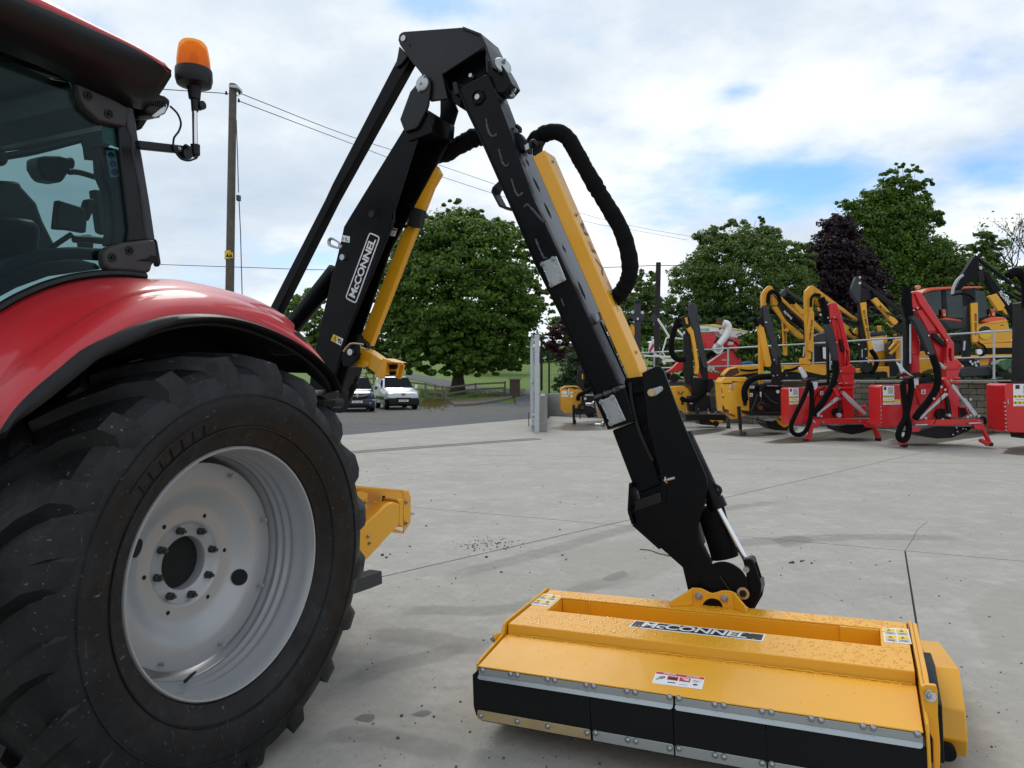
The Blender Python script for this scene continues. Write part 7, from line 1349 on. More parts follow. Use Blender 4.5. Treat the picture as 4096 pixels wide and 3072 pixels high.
# ---- red cutter C, cut by the edge of the picture
a = Mach('red_hedge_cutter', 'red hedge cutter cut off by the right edge, with black mast and riveted tank', 'hedge cutter', Zm, 17.2, (4110, 1790), GW)
tk = a.p('tank', REDM, (2010,642, 2042,622, 2420,620, 2420,1155, 2105,1147, 2030,1138, 2015,900), 0, .7); a.label((2095,630, 2330,628, 2330,862, 2098,866), -.004, tk, 'big'); a.p('tank_edge', REDM, (2010,645, 2090,640, 2098,1145, 2030,1138), -.01, .5, tk); a.pins('rivets', BOLT, (2006,830, 2007,870, 2012,920, 2013,960, 2015,1000, 2017,1045, 2018,1085, 2020,1120), 8, -.05, tk); a.t('bar', BOLT, (2040,790, 2042,840), -.06, 8, n=1)
a.p('mast', BLACKG, (2180,-240, 2420,-300, 2420,610, 2160,605, 2165,560), .2, .3); a.t('hose_sleeve', SLEEVE, (2050,-520, 2090,-560, 2150,-560, 2210,-500, 2235,-380, 2240,-200), .1, 48, 12); a.p('cap', BLACKG, (2060,600, 2420,598, 2420,622, 2090,622), .0, .5); a.p('foot', BLACKG, (2182,1150, 2420,1150, 2420,1212, 2190,1208), .1, .4); a.t('leg', REDM, (2300,1150, 2290,1290), -.1, 25, n=1)
# ---- raised yard: yellow arm with black sleeve
a = Mach('reach_mower', 'yellow reach mower with black lettered boom, its arm folded in a peak above the railing', 'reach mower', Zk, 27.0, (3110, 1525), GD)
a.p('dipper', YELU, (528,205, 560,150, 600,113, 632,118, 648,142, 602,172, 582,225, 577,430, 530,430), 0, .2); a.p('boom_link', YELU, (622,130, 650,150, 1012,492, 1012,522, 990,510, 690,230, 615,160), .05, .1); a.p('boom', BLACKG, (690,255, 730,262, 832,392, 962,522, 962,565, 820,485, 740,385), .12, .2); a.txt('McCONNEL', PRINTW, (762,385), (850,470), 26, .09); a.p('boom_guard', YELU, (640,342, 690,328, 782,482, 972,642, 972,688, 900,662, 760,502), .08, .12); a.p('knuckle', YELU, (618,225, 650,210, 702,290, 692,322, 648,322), .04, .2)
a.t('hose_sleeve', SLEEVE, (592,300, 598,220, 622,178, 660,180, 700,215, 722,280), -.05, 20, 10); a.t('hose', SLEEVE, (860,480, 930,540, 985,590), .0, 14); a.t('ram', BLACKG, (840,400, 960,520), .0, 12, n=1); a.p('arm_rest', YELU, (768,592, 800,560, 815,530, 852,542, 842,565, 800,612), .1, .1); a.p('lower_post', YELU, (744,455, 786,470, 802,848, 796,862, 765,860), .3, .12); a.txt('POWERARM', PRINTD, (778,760), (766,480), 20, .28); a.c('pin', PRINTW, 778, 840, 8, .27, .05); a.p('stand', BLACKG, (970,600, 1005,590, 1008,880, 975,880), .2, .15)
# dark mower between them
a = Mach('reach_mower', 'dark grey armed reach mower with yellow lettered boom behind the two yellow arms', 'reach mower', Zk, 31.0, (3205, 1523), GD)
a.p('knuckle', DGREY, (722,195, 768,148, 786,145, 782,225, 742,255), 0, .2); a.p('link', DGREY, (770,140, 800,150, 1000,292, 990,305, 790,178), .05, .1); a.t('hose_sleeve', SLEEVE, (760,250, 800,240, 850,270, 870,310), -.05, 20); a.p('boom', YELU, (850,312, 890,294, 1195,590, 1165,612, 1010,490), .08, .2); a.txt('McCONNEL', PRINTK, (965,415), (1045,500), 22, .06); a.p('ram', BLACKG, (1090,380, 1110,375, 1240,520, 1235,560), .1, .1); a.p('sticker', PRINTW, (1140,420, 1155,412, 1165,428, 1150,434), .05, .03, None, 0); a.p('base', BLACKG, (1080,900, 1240,880, 1240,1090, 1080,1090), .2, .4)
# PA50E
a = Mach('reach_mower', 'yellow reach mower with PA50E lettering down its post, right of the peaked yellow arm', 'reach mower', Zk, 25.6, (3245, 1527), GD)
a.p('dipper', YELU, (993,170, 1045,113, 1080,110, 1088,150, 1072,380, 1062,600, 1052,900, 1008,900, 1005,600, 990,400), 0, .2); a.p('post_guard', YELU, (1040,370, 1086,390, 1075,825, 1058,822, 1015,800, 1010,600), -.08, .1); a.txt('PA50E Hy Reach', PRINTK, (1040,695), (1062,480), 22, -.085, shear=.2); a.p('boom_link', YELU, (1085,120, 1112,140, 1562,478, 1545,492, 1082,182), .05, .1)
a.t('hose_sleeve', SLEEVE, (1050,340, 1052,260, 1080,215, 1125,208, 1150,220), -.1, 14); a.t('hose_sleeve', SLEEVE, (1155,245, 1185,310, 1205,400, 1212,470), -.05, 34, 12); a.p('knuckle', YELU, (1088,240, 1118,250, 1165,300, 1145,330, 1110,300), .05, .15); a.p('boom_tip', YELU, (1210,310, 1235,350, 1225,420, 1205,400), .1, .1); a.p('latch', YELU, (1120,350, 1140,338, 1160,370, 1150,390, 1128,380), -.02, .1); a.p('boom', YELU, (1300,430, 1380,490, 1462,555, 1450,590, 1540,660, 1530,680, 1380,600), .1, .2); a.p('hook', YELU, (1508,602, 1538,560, 1566,570, 1562,622, 1532,655, 1480,602), .05, .1); a.t('ram', BLACKG, (1380,470, 1550,520), .02, 18, n=1); a.t('hose', SLEEVE, (1455,575, 1500,630, 1530,640), .0, 10); a.c('pivot', BLACKG, 1575, 510, 30, .0, .2)
a.p('drum', DGREY, (1080,655, 1140,625, 1240,598, 1240,735, 1120,770, 1080,760), .25, .5, None, .04); a.p('drum_front', BLACKG, (1080,760, 1180,755, 1180,900, 1080,920), .3, .3); a.t('ram', GALV, (968,870, 978,760), -.02, 7, n=1); a.p('deck', YELU, (760,962, 1225,948, 1235,1060, 1180,1070, 1000,1030, 780,1035), -.05, .5); a.p('skirt', FLAP, (740,1045, 1185,1040, 1190,1110, 760,1115), -.02, .5); a.t('hose', SLEEVE, (770,1020, 850,1010, 930,975), -.12, 14); a.p('deck_block', YELU, (945,890, 1000,880, 1050,930, 1050,960, 945,950), -.08, .2); a.p('white_panel', PRINTW, (1175,770, 1215,770, 1220,900, 1180,890), .2, .02)
# low rusty deck and blue sheet
a = Mach('mower_deck', 'rusty yellow mower deck lying on the raised yard below the red and white machine', 'mower deck', Zk, 26.4, (2960, 1527), GD)
a.p('hood', YELU, (128,1060, 185,1000, 260,975, 300,970, 500,962, 502,1040, 330,1062, 190,1088, 130,1082), 0, .6, None, .03); a.p('rust_side', RUST, (130,1062, 185,1005, 260,990, 290,1040, 200,1085, 140,1085), -.03, .05); a.p('rim', YELU, (262,978, 300,972, 305,1000, 270,1005), -.05, .1); a.t('hose', SLEEVE, (300,1010, 400,1020, 500,1005), -.05, 10); a.p('skirt', FLAP, (300,1040, 500,1040, 500,1095, 200,1095), .1, .3)
o = MB().prism([U(x, y, 28) for x, y in Zf(Zk, 322,952, 345,925, 385,918, 432,928, 465,950)], (0, .5, 0)).build('folded_sheet', BLUEC, None, bevel=.05); tag(o, 'crumpled blue sheet lying on the rusty yellow mower deck', 'tarpaulin', GD)
# POWER ARM 6155
a = Mach('reach_mower', 'reach mower with black knuckle and yellow POWER ARM guard between the two red cutters', 'reach mower', Zk, 25.4, (3470, 1527), GD)
a.p('knuckle', DGREY, (1488,135, 1530,20, 1572,12, 1588,60, 1582,285, 1556,300, 1495,205), 0, .2); a.c('pin', BOLT, 1572, 25, 12, -.03, .05); a.p('sticker', PRINTW, (1560,76, 1582,76, 1582,96, 1560,96), -.01, .01, None, 0); a.p('knuckle_core', BLACKG, (1580,130, 1640,150, 1650,280, 1585,290), .05, .2); a.p('dipper_guard', YEL, (1580,295, 1642,288, 1648,420, 1672,600, 1702,720, 1718,790, 1666,802, 1650,690, 1600,440), -.05, .12); a.txt('POWER ARM 6155', PRINTD, (1672,690), (1612,375), 26, -.055)
a.p('dipper', BLACKG, (1570,300, 1600,440, 1640,640, 1660,800, 1650,1010, 1590,1010, 1585,700, 1575,500), .02, .2); a.p('boom_guard', YEL, (1698,268, 1750,238, 1982,495, 1957,532, 1930,525, 1722,292), .02, .12); a.txt('McCONNEL', PRINTD, (1782,328), (1892,440), 34, .01); a.p('link', BLACKG, (1590,62, 1640,92, 2068,400, 2068,450, 1700,185, 1590,110), .12, .1); a.p('boom_head', BLACKG, (1640,150, 1702,165, 1722,245, 1660,275, 1640,240), .05, .15); a.p('boom', BLACKG, (1950,525, 2062,545, 2075,650, 2000,610, 1920,560), .1, .2); a.p('boom_tip', YEL, (1855,502, 1920,545, 1920,560, 1862,520), .06, .05); a.t('ram', BLACKG, (1850,400, 2060,500), .06, 16, n=1)
a.t('hose_sleeve', SLEEVE, (1690,800, 1735,870, 1750,940, 1700,1045), -.05, 24, 10); a.p('motor', BLACKG, (1600,930, 1700,930, 1720,1010, 1640,1050, 1590,1020), -.1, .2); a.pins('fittings', BOLT, (1640,885, 1660,930, 1560,740, 1632,790), 9, -.13); a.t('ram_rod', GALV, (1594,790, 1595,880), -.02, 6, n=1); a.t('hose', SLEEVE, (1690,160, 1715,220, 1700,255), -.0, 10)
a.p('deck', YELU, (1535,1000, 1885,975, 1890,1090, 1860,1090, 1850,1030, 1535,1040), .0, .5); a.p('skirt', FLAP, (1505,1045, 1865,1035, 1870,1095, 1510,1100), -.03, .5)
a = Mach('power_unit', 'yellow power unit with grey lid and white sheet behind the POWER ARM mower', 'power unit', Zk, 27.5, (3550, 1525), GD)
a.p('hood', YELU, (1688,660, 1862,640, 1872,890, 1760,905, 1690,880), 0, .6); a.p('lid', DGREY, (1688,606, 1850,592, 1862,640, 1690,655), -.03, .65, None, .04); a.p('white_sheet', PRINTW, (1690,676, 1815,662, 1832,806, 1700,822), -.02, .01, None, 0)
for q in ((1712,735, 1750,745, 1770,750, 1730,750), (1770,750, 1800,735, 1815,728, 1790,748), (1705,780, 1760,770, 1810,765, 1750,778)): a.p('logo_stroke', PRINTY, q, -.028, .006, None, 0)
a.p('mast_stub', YELU, (1765,540, 1802,537, 1808,600, 1770,602), .1, .1); a.p('chassis', YELU, (1680,890, 1880,880, 1885,980, 1690,990), .05, .5)
a = Mach('loader_frame', 'yellow loader frame with slanting brace between the POWER ARM mower and the red column', 'loader', Zl, 27.0, (3600, 1525), GD)
a.p('body', YELU, (848,985, 952,940, 952,1190, 850,1192), 0, .5); a.t('brace', YELU, (775,1062, 850,975, 880,960), -.05, 16, n=1); a.t('brace', YELU, (785,1110, 880,1010), -.08, 18, n=1); a.p('joint', YELU, (820,965, 870,940, 885,985, 840,1010), -.06, .1); a.c('joint_pin', NUT, 848, 978, 10, -.08, .05); a.p('grey_box', DGREY, (770,1000, 800,970, 850,985, 850,1170, 775,1170), .05, .3); a.c('red_lamp', LAMPR, 845, 905, 12, .0, .1); a.p('plinth', BLACKG, (785,1190, 950,1190, 950,1340, 790,1350), .0, .4); a.p('side_case', YELU, (1095,1090, 1170,1080, 1262,1200, 1232,1312, 1100,1312), -.2, .4); a.p('rust_edge', RUST, (1130,1300, 1200,1270, 1240,1265, 1235,1318, 1130,1318), -.22, .05)
# orange tractor with yellow frame
a = Mach('orange_tractor', 'orange red tractor with large cab and yellow front body parked on the raised yard', 'tractor', Zl, 29.5, (3880, 1523), GD)
a.p('roof', REDO, (1112,470, 1180,410, 1200,402, 1412,390, 1640,388, 1765,388, 1778,402, 1640,415, 1418,418, 1240,432, 1160,458), -.2, 1.6, None, .05); a.p('side_window', GLASSD, (1128,490, 1160,462, 1340,432, 1338,690, 1265,700), .0, .02, None, 0); a.p('rear_window', GLASSD, (1380,432, 1660,425, 1680,720, 1400,722), .0, .02, None, 0); a.p('side_window', GLASSD, (1690,428, 1790,440, 1842,690, 1720,735), .0, .02, None, 0); a.p('cab_frame', BLACKG, (1338,430, 1382,426, 1400,725, 1345,725), -.04, .1); a.p('cab_frame', BLACKG, (1655,422, 1692,425, 1722,740, 1680,740), -.04, .1); a.p('cab_frame', BLACKG, (1110,475, 1130,480, 1270,700, 1400,715, 1720,735, 1840,695, 1850,715, 1740,765, 1390,740, 1250,715), -.05, .1); a.p('far_window', DGL, (1150,480, 1780,450, 1820,720, 1280,690), 1.4, .03, None, 0); a.p('seat', BLACKG, (1190,560, 1220,500, 1270,495, 1310,560, 1310,690, 1210,690), .8, .3)
a.p('fender', REDO, (1300,740, 1390,718, 1540,745, 1560,760, 1440,755), -.15, .6, None, .03); a.p('fender', REDO, (1760,765, 1800,735, 1880,710, 1990,715, 2035,735, 1890,775), -.15, .6, None, .03); a.p('mudguard', DGREY, (1290,740, 1300,735, 1440,752, 1540,762, 1585,792, 1568,832, 1425,836, 1370,780), -.25, .5, None, .03); a.c('tyre', RUBBER, 1495, 1040, 125, -.1, .5, seg=40)
tq_ = MB()
for k in range(10): 
    an = 2*math.pi*k/10; c0 = U(*Zf(Zl, 1495+110*math.cos(an), 1040+110*math.sin(an))[0], 29.38); tq_.box(c0, Vector((math.cos(an+.6), 0, -math.sin(an+.6)))*.22, (0, .05, 0), Vector((math.sin(an+.6), 0, math.cos(an+.6)))*.05)
tq_.build('tyre_lugs', RUBBER, a.o)
for x, y in ((1365, 660), (1885, 655)): a.p('lamp', LAMPR, (x-25,y-30, x+15,y-30, x+20,y+45, x-15,y+45), -.15, .12); a.p('indicator', LAMPO, (x-12,y+15, x+18,y+15, x+20,y+48, x-10,y+48), -.17, .1)
a.p('body', YEL, (1722,795, 1900,762, 2032,742, 2062,850, 2112,880, 2112,920, 2080,950, 2102,982, 1735,1002), -.4, .8, None, .03); a.p('body_top', YEL, (1735,790, 1900,758, 2030,740, 2040,760, 1900,785), -.42, .1); a.c('badge', PRINTK, 1800, 880, 68, -.43, .02); 
hb = [U(*Zf(Zl, 1800+68*math.cos(q), 882+70*math.sin(q))[0], 29.06) for q in [math.pi*i/12 for i in range(13)]]; MB().prism(hb, (0, .006, 0)).build('badge_half', PRINTY, a.o, smooth=False); a.p('badge_bar', PRINTW, (1735,868, 1858,852, 1860,878, 1735,892), -.445, .006, None, 0); a.p('vent', DARK, (1960,800, 1995,795, 1995,803, 1962,808), -.41, .02, None, 0)
a.p('front_frame', YEL, (1735,1000, 2182,985, 2182,1040, 1790,1045), -.42, .3); a.p('front_panel', DGL, (1800,1042, 2112,1030, 2116,1112, 1802,1114), -.36, .1); a.p('front_sill', YEL, (1480,1128, 1800,1115, 2182,1108, 2182,1140, 1480,1160), -.42, .3); a.p('frame_post', YEL, (2112,1035, 2135,1033, 2138,1112, 2118,1112), -.42, .1); a.c('headlamp', LAMPW, 1738, 1085, 30, -.5, .1); a.c('headlamp', LAMPW, 2155, 1070, 28, -.5, .1); a.c('lamp_ring', BLACKG, 1765, 1085, 45, -.45, .08); a.p('lower_body', YEL, (1730,1160, 1850,1155, 1830,1225, 1740,1232), -.2, .3); a.p('tail_red', PRINTR, (1830,1160, 1890,1155, 1900,1200, 1840,1210), -.15, .2)
a.c('beacon', LAMPO, 1090, 395, 22, -.2, .15); a.p('wheel_box', BLACKG, (1490,1120, 1700,1120, 1700,1250, 1490,1250), .2, .5)
a = Mach('reach_mower', 'black reach mower arm with yellow POWER ARM guard standing in front of the orange tractor', 'reach mower', Zl, 25.0, (3890, 1524), GD)
a.p('knuckle', BLACK, (1575,238, 1688,62, 1722,58, 1735,140, 1722,335, 1640,338, 1530,425, 1495,402), 0, .22); a.p('dipper_guard', YEL, (1650,566, 1722,560, 1728,978, 1662,986), -.06, .12); a.txt('POWER ARM', PRINTD, (1700,905), (1697,680), 26, -.065); a.p('dipper', BLACKG, (1600,600, 1650,520, 1690,560, 1660,985, 1640,1180, 1580,1180, 1590,900), .02, .2); a.p('boom', BLACK, (1760,205, 1842,260, 2002,460, 2152,642, 2190,745, 2100,692, 1930,522, 1820,335), .05, .22); a.p('boom_link', BLACK, (1722,66, 1752,90, 2240,450, 2235,485, 1742,124), .1, .1); a.p('boom_guard', YEL, (1838,492, 1922,462, 2012,590, 1992,642, 1940,652), -.04, .14); a.p('guard_tail', YEL, (1985,640, 2010,620, 2045,690, 2020,680), -.0, .1); a.p('knuckle_core', BLACKG, (1720,200, 1770,200, 1800,330, 1730,340), .04, .2); a.c('pin', BOLT, 1752, 190, 18, -.04, .3)
a.txt('McCONNEL', PRINTW, (1955,440), (2065,575), 46, .04); a.p('tag', PRINTW, (2095,640, 2112,625, 2128,640, 2110,655), .03, .01, None, 0); a.p('tag', PRINTW, (2075,375, 2092,362, 2110,380, 2095,395), .08, .01, None, 0); a.t('grey_hose', GREYP, (1562,268, 1500,320, 1462,395, 1446,472), -.1, 15, 10); a.t('hose', SLEEVE, (1448,478, 1540,466, 1625,482, 1685,535), -.1, 11); a.t('ram', BLACKG, (2000,440, 2210,560), .1, 18, n=1); a.p('ram_clamp', BLACKG, (1580,410, 1700,400, 1700,560, 1600,640), .05, .2); a.t('ram_rod', GALV, (1580,970, 1572,1070), -.03, 10, n=1); a.t('hose', SLEEVE, (1720,985, 1790,1030, 1800,1090, 1740,1130), -.06, 10)
a.p('motor', BLACKG, (1580,1170, 1740,1170, 1745,1240, 1590,1260), -.1, .3); a.pins('fittings', BOLT, (1690,1200, 1720,1190, 1660,1215, 1700,1230, 1640,1190), 14, -.14); a.p('flail_cover', DGREY, (1530,1258, 1640,1240, 1862,1228, 1885,1290, 1890,1345, 1530,1362), -.15, .7, None, .05)
# green thing and logs
a = Mach('timber_trailer', 'green painted implement with cut logs behind the railing post at the right', 'implement', Zl, 24.5, (4010, 1524), GD)
a.p('body', mat('green_paint', (.03, .12, .05), .45, noise=.4, nscale=6, dirt=(.3, .2, .08), dirt_amt=.7, dscale=6), (1960,1180, 2040,1160, 2110,1170, 2160,1160, 2160,1230, 2080,1230, 2020,1290, 1980,1260, 1930,1220), 0, .4); a.c('log', WOODG, 2090, 1260, 55, .1, .6); a.c('log', WOODG, 2140, 1230, 40, .2, .6); a.p('base', BLACKG, (1930,1290, 2180,1280, 2180,1360, 1940,1350), .1, .5); a.t('handle', GREYP, (2110,1198, 2160,1194), -.05, 7, n=1)
# red and white sowing machine
a = Mach('seed_drill', 'red and white seed drill with yellow lid and curved white chute on the raised yard', 'seed drill', Zj, 28.5, (2890, 1523), GD)
a.p('hopper', WHITE, (1560,538, 1768,530, 1800,560, 1812,602, 1560,608), 0, .9); a.txt('TTINGER', PRINTG, (1570,583), (1702,581), 26, -.005, bold=.02); a.p('lid', PRINTY if False else mat('lid_yellow', (.72, .6, .16), .5, noise=.1), (1560,535, 1750,524, 1800,532, 2112,598, 2118,608, 2050,602, 1800,560, 1700,540), -.05, 1.0); a.p('hopper_side', WHITE, (1800,600, 1832,565, 2112,606, 1995,672, 1830,642), -.02, .8); a.p('hopper_front', REDM, (1560,618, 1765,620, 1775,700, 1640,785, 1600,760), -.03, .5); a.txt('VITASEM', PRINTW, (1605,642), (1655,636), 12, -.035) if False else None
a.t('chute', WHITE, (1850,512, 1890,525, 1905,570, 1880,640, 1835,700, 1800,745), -.25, 36, 12); a.c('fan', WHITE, 1795, 780, 58, -.2, .25); a.c('fan_inner', GALV, 1795, 785, 30, -.22, .05); a.p('fan_case', REDM, (1650,720, 1740,690, 1760,760, 1680,790), -.1, .3); a.p('frame', REDM, (1690,940, 1850,830, 1950,800, 2035,900, 2035,1000, 1850,1045, 1780,1005), -.05, .5); a.p('side_panel', REDM, (1865,670, 2032,682, 2010,765, 1990,812, 1880,765), -.08, .4); a.p('panel_sheet', PRINTW, (1908,700, 1968,700, 1950,742, 1898,742), -.1, .01, None, 0); a.txt('LION 300', PRINTW, (1832,906), (1912,904), 14, -.055)
a.t('hose', SLEEVE, (1690,890, 1695,845, 1730,830, 1760,850), -.15, 22); a.t('hose', SLEEVE, (1880,760, 1950,800, 2020,900), -.15, 6); a.t('hose', SLEEVE, (1890,690, 1980,720, 2030,800), -.15, 6); a.p('white_box', PRINTW, (1680,985, 1758,985, 1748,1022, 1680,1022), -.1, .2); a.txt('GER', PRINTG, (1694,1004), (1738,1003), 16, -.105); a.p('foot_panel', REDM, (1680,1025, 1800,1052, 1802,1108, 1680,1122), -.1, .4); a.p('foot_case', REDM, (1590,1020, 1690,1020, 1690,1120, 1590,1120), -.05, .3); a.c('disc', RUST, 1815, 500, 44, .1, .02); a.pins('catches', BOLT, (1722,540, 1880,570, 2030,575), 8, -.1); a.t('rope', SLEEVE, (1985,640, 2030,620, 2050,640, 2000,660), -.08, 4)
# white wheel rake
a = Mach('disc_marker', 'white tubular folding implement with saw-toothed disc behind the railing', 'implement', Zj, 28.0, (2670, 1525), GD)
for q, r in (((1150,472, 1222,580, 1288,690), 12), ((1296,522, 1360,590, 1432,662), 12), ((1240,668, 1300,668, 1345,675, 1432,682), 8), ((1242,668, 1222,740, 1200,812), 8), ((1110,842, 1170,870, 1212,898), 9), ((1195,820, 1220,850, 1230,885), 6), ((1432,600, 1425,740, 1425,830), 8), ((1000,862, 1120,868, 1290,872), 9)): a.t('tube', WHITE, q, 0, r, n=1)
a.c('toothed_disc', DGREY, 1110, 462, 40, -.05, .02, seg=11); a.c('disc', RUST, 1345, 512, 32, .1, .02); a.p('end_bracket', WHITE, (1140,465, 1160,460, 1168,490, 1150,495), -.04, .05); a.p('plate', WHITE, (1212,902, 1430,892, 1432,918, 1240,930, 1222,960, 1195,925), -.03, .1); a.p('red_frame', REDM, (1240,1035, 1300,1000, 1380,920, 1442,918, 1442,1000, 1310,1042), -.05, .4); a.c('wheel', RUBBER, 1330, 1098, 46, -.2, .2); a.c('wheel_hub', BLACKG, 1330, 1098, 20, -.22, .05); a.c('wheel', RUBBER, 1262, 1085, 36, .2, .2); a.p('yellow_strip', PRINTY, (1424,960, 1440,958, 1446,1095, 1432,1096), -.12, .03)
o = thing('marker_board', 'white hazard board with a red diagonal stripe leaning behind the railing', 'sign', tuple(U(2606, 1520, 27.6)), GD)
prism('board', [U(x, y, 27.6) for x, y in Zf(Zj, 1050,825, 1058,735, 1085,700, 1085,680, 1108,680, 1110,825)], (0, .04, 0), PRINTW, o); prism('stripe', [U(x, y, 27.585) for x, y in Zf(Zj, 1058,800, 1100,725, 1108,742, 1108,762, 1072,822, 1058,822)], (0, .012, 0), PRINTR, o, bevel=0)
# ================================================================== parked van and car
def vehicle(name, label, cat, c0, w, hgt, ln, yaw, body_m, lower_m, prof, roofw, plate, kind):
    """front faces the camera: x across, y back along the vehicle, z up; prof (y, z) side outline"""
    t = bpy.data.objects.new(name, None); t.rotation_euler = (0, 0, yaw); COL.objects.link(t); t.location = c0; WL[t.name] = Vector((0, 0, 0)); tag(t, label, cat, 'vehicles parked on the gravel')
    def P(name_, mb, m, par=None, **k): return mb.build(name_, m, par or t, **k)
    def cross(y, zlo, zhi, wb, ws, wr, n=5):      # half width varies bottom, shoulder, roof
        return None
    return t, P
def loft(rows): return MB().rings(rows)
def sect(y, zs, ws, lean=0.0):      # closed ring: right side up, left side down
    r = [Vector((w, y+lean*z, z)) for z, w in zip(zs, ws)]; return r+[Vector((-p.x, p.y, p.z)) for p in r[::-1]]
# white van
vb = G(1611, 1640); t, P = vehicle('white_van', 'white panel van parked facing the camera beside the dark car', 'van', vb+Vector((0, .3, 0)), 1.8, 1.8, 4.1, R(21), WHITEV, PLASTIC, None, None, None, 0)
zs = lambda *a: a
rows = [sect(.06, (.62, .74, .86, .90), (.74, .80, .74, .55)), sect(.22, (.40, .70, .92, .97), (.86, .89, .82, .60)), sect(.60, (.30, .72, 1.0, 1.05), (.89, .91, .84, .66)), sect(1.05, (.30, .78, 1.08, 1.13), (.90, .92, .84, .74)), sect(1.25, (.3, .85, 1.16, 1.22), (.90, .92, .84, .72)), sect(1.95, (.3, 1.0, 1.66, 1.74), (.90, .92, .72, .56)), sect(2.25, (.3, 1.0, 1.72, 1.83), (.90, .92, .74, .58)), sect(3.0, (.3, 1.0, 1.74, 1.86), (.9, .92, .76, .6)), sect(4.0, (.3, 1.0, 1.72, 1.84), (.9, .92, .76, .6)), sect(4.15, (.4, 1.0, 1.66, 1.78), (.86, .88, .72, .55))]
P('body', loft(rows), WHITEV, bevel=.03, seg=2, sharp=50)
P('bumper', loft([sect(-.02, (.28, .40, .56, .60), (.72, .80, .80, .70)), sect(.12, (.20, .36, .58, .66), (.86, .90, .90, .80)), sect(.42, (.20, .36, .56, .64), (.91, .925, .92, .85))]), PLASTIC, bevel=.02)
P('windscreen', MB().add([(-.80, 1.17, 1.185), (.80, 1.17, 1.185), (.66, 1.90, 1.755), (-.66, 1.90, 1.755)], [[0, 1, 2, 3]]).add([(-.80, 1.20, 1.165), (.80, 1.20, 1.165), (.66, 1.93, 1.735), (-.66, 1.93, 1.735)], [[3, 2, 1, 0]]).add([(-.80, 1.17, 1.185), (-.80, 1.20, 1.165), (-.66, 1.93, 1.735), (-.66, 1.90, 1.755), (.80, 1.17, 1.185), (.80, 1.20, 1.165), (.66, 1.93, 1.735), (.66, 1.90, 1.755)], [[0, 1, 2, 3], [7, 6, 5, 4], [0, 4, 5, 1], [3, 2, 6, 7]]), DGL, smooth=False)
for s in (-1, 1):
    P('headlight', MB().prism([(s*.50, .055, .74), (s*.86, .26, .72), (s*.875, .34, .86), (s*.82, .36, 1.0), (s*.60, .16, .87)], (0, .06, .03)), LAMPW, bevel=.02)
    P('door_mirror', MB().prism([(s*.95, 1.42, 1.10), (s*1.13, 1.42, 1.12), (s*1.13, 1.42, 1.34), (s*.98, 1.42, 1.34)], (0, .12, 0)), WHITEV, bevel=.035, seg=3)
    P('side_glass', MB().prism([(s*.875, 1.52, 1.12), (s*.88, 2.2, 1.16), (s*.77, 2.2, 1.62), (s*.76, 1.95, 1.60)], (s*.012, 0, 0)), DGL)
    P('rubbing_strip', MB().prism([(s*.925, .95, .52), (s*.925, 3.2, .52), (s*.925, 3.2, .7), (s*.925, .95, .7)], (s*.02, 0, 0)), PLASTIC)
    for y in (.78, 3.35):
        w = P('wheel', MB().cyl((s*.66, y, .31), (s*.905, y, .31), .31, seg=28).cyl((s*.905, y, .31), (s*.91, y, .31), .24, seg=28), RUBBER); MB().cyl((s*.905, y, .31), (s*.922, y, .31), .20, seg=20).build('hub_cap', GALV, w)
P('grille', MB().bx(-.40, .40, .015, .08, .61, .655), DARK); P('lower_grille', MB().bx(-.36, .36, -.04, .02, .30, .38), DARK)
pl = P('number_plate', MB().bx(-.26, .26, -.035, -.02, .435, .545), PRINTW); text('lettering', 'IRZ 8069', Vector((0, -.036, .49)), Vector((1, 0, 0)), Vector((0, 0, 1)), PRINTK, pl, w=.40, h=.07, bold=.01)
P('badge', MB().prism([(-.11, .04, .88), (.11, .04, .88), (.07, .02, .80), (0, .015, .775), (-.07, .02, .80)], (0, -.03, 0)), PRINTK); P('lion_emblem', MB().prism([(-.04, .0, .80), (-.02, .0, .84), (-.05, .0, .86), (.02, .0, .865), (.05, .0, .85), (.02, .0, .83), (.05, .0, .80), (.01, .0, .815)], (0, -.012, 0)), BOLT)
P('wiper', MB().tube([(-.6, 1.2, 1.15), (0, 1.26, 1.20)], .012, 5), PLASTIC)
# dark blue car
cb_ = G(1424, 1649); t, P = vehicle('dark_blue_car', 'dark navy people carrier parked left of the white van, partly behind the arm', 'car', cb_+Vector((0, .3, 0)), 1.84, 1.8, 4.4, R(15), NAVY, PLASTIC, None, None, None, 0)
rows = [sect(.03, (.55, .70, .86, .92), (.70, .76, .72, .55)), sect(.2, (.32, .68, .95, 1.02), (.86, .90, .84, .6)), sect(.7, (.28, .75, 1.05, 1.10), (.90, .92, .86, .7)), sect(1.15, (.28, .8, 1.1, 1.16), (.90, .92, .86, .76)), sect(1.85, (.28, .9, 1.62, 1.70), (.90, .92, .70, .55)), sect(2.2, (.28, .9, 1.70, 1.80), (.90, .92, .71, .56)), sect(3.9, (.28, .9, 1.70, 1.80), (.90, .92, .72, .58)), sect(4.35, (.4, .9, 1.5, 1.6), (.85, .88, .70, .55))]
P('body', loft(rows), NAVY, bevel=.03, seg=2, sharp=50)
P('bumper', loft([sect(-.03, (.30, .42, .56, .64), (.70, .80, .80, .68)), sect(.12, (.20, .36, .58, .70), (.86, .90, .90, .80)), sect(.42, (.20, .36, .56, .66), (.91, .925, .92, .85))]), NAVY, bevel=.02)
P('windscreen', MB().add([(-.81, 1.08, 1.20), (.81, 1.08, 1.20), (.655, 1.80, 1.73), (-.655, 1.80, 1.73)], [[0, 1, 2, 3]]).add([(-.81, 1.12, 1.17), (.81, 1.12, 1.17), (.655, 1.84, 1.70), (-.655, 1.84, 1.70)], [[3, 2, 1, 0]]), DGL, smooth=False)
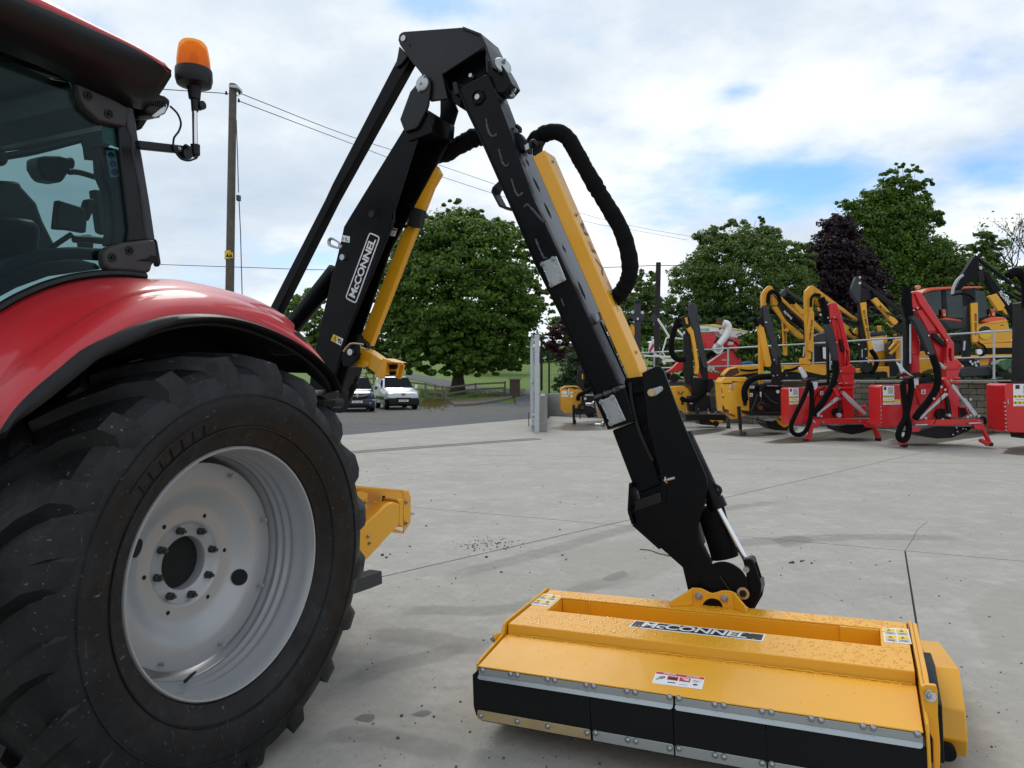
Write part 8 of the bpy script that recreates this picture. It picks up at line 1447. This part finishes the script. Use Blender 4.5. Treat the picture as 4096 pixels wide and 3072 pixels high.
P('pillar_trim', MB().tube([(.79, 1.12, 1.19), (.66, 1.80, 1.66)], .02, 6), GREYP)
P('grille', MB().prism([(-.52, -.0, .84), (.52, -.0, .84), (.46, -.02, .70), (.2, -.035, .62), (-.2, -.035, .62), (-.46, -.02, .70)], (0, .06, 0)), DARK); P('lower_grille', MB().bx(-.55, .55, -.05, .0, .30, .40), DARK)
for s in (-1, 1):
    P('headlight', MB().prism([(s*.50, .03, .86), (s*.86, .24, .80), (s*.885, .34, .90), (s*.80, .26, .98), (s*.55, .06, .93)], (0, .06, .02)), LAMPW, bevel=.02)
    P('grille_wing', MB().tube([(s*.10, -.04, .79), (s*.28, -.035, .80), (s*.50, -.01, .85)], .016, 6), CHROME)
    P('door_mirror', MB().prism([(s*.96, 1.4, 1.10), (s*1.12, 1.4, 1.12), (s*1.12, 1.4, 1.30), (s*.98, 1.4, 1.30)], (0, .12, 0)), NAVY, bevel=.035, seg=3)
    P('fog_lamp_trim', MB().tube([(s*.60, -.03, .42), (s*.80, .0, .50), (s*.86, .06, .62)], .02, 6), CHROME)
    P('side_glass', MB().prism([(s*.885, 1.45, 1.14), (s*.89, 2.2, 1.16), (s*.74, 2.2, 1.62), (s*.74, 1.9, 1.60)], (s*.012, 0, 0)), DGL)
    for y in (.8, 3.5):
        w = P('wheel', MB().cyl((s*.66, y, .32), (s*.905, y, .32), .32, seg=28), RUBBER); MB().cyl((s*.9, y, .32), (s*.915, y, .32), .21, seg=20).build('hub_cap', GALV, w)
pl = P('number_plate', MB().bx(-.26, .26, -.075, -.05, .46, .57), PRINTW); text('lettering', 'NXZ 2061', Vector((0, -.076, .515)), Vector((1, 0, 0)), Vector((0, 0, 1)), PRINTK, pl, w=.42, h=.075, bold=.01)
P('badge', MB().lathe(Vector((0, -.045, .79)), Vector((0, -1, 0)), Vector((0, 0, 1)), [(.085, 0), (.085, .02), (.07, .024), (.07, .0)], 24, closed=True).prism([(-.03, -.05, .75), (.0, -.05, .80), (-.03, -.05, .83), (.03, -.05, .84), (.045, -.05, .80), (.02, -.05, .78), (.03, -.05, .75)], (0, -.012, 0)), CHROME)
# small glimpses beyond the vehicles
o = thing('far_fence', 'low timber fence glimpsed on the lawn between the dark car and the white van', 'fence', tuple(hit(1465, 1530)))
fp = [hit(1440, 1528), hit(1465, 1530), hit(1495, 1532), hit(1520, 1530)]
for p in fp: MB().bx(p.x-.07, p.x+.07, p.y-.07, p.y+.07, p.z, p.z+1.1).build('post', WOODG, o)
for h in (.5, .95): MB().tube([p+Vector((0, 0, h)) for p in fp], .05, 4).build('rail', WOODG, o)
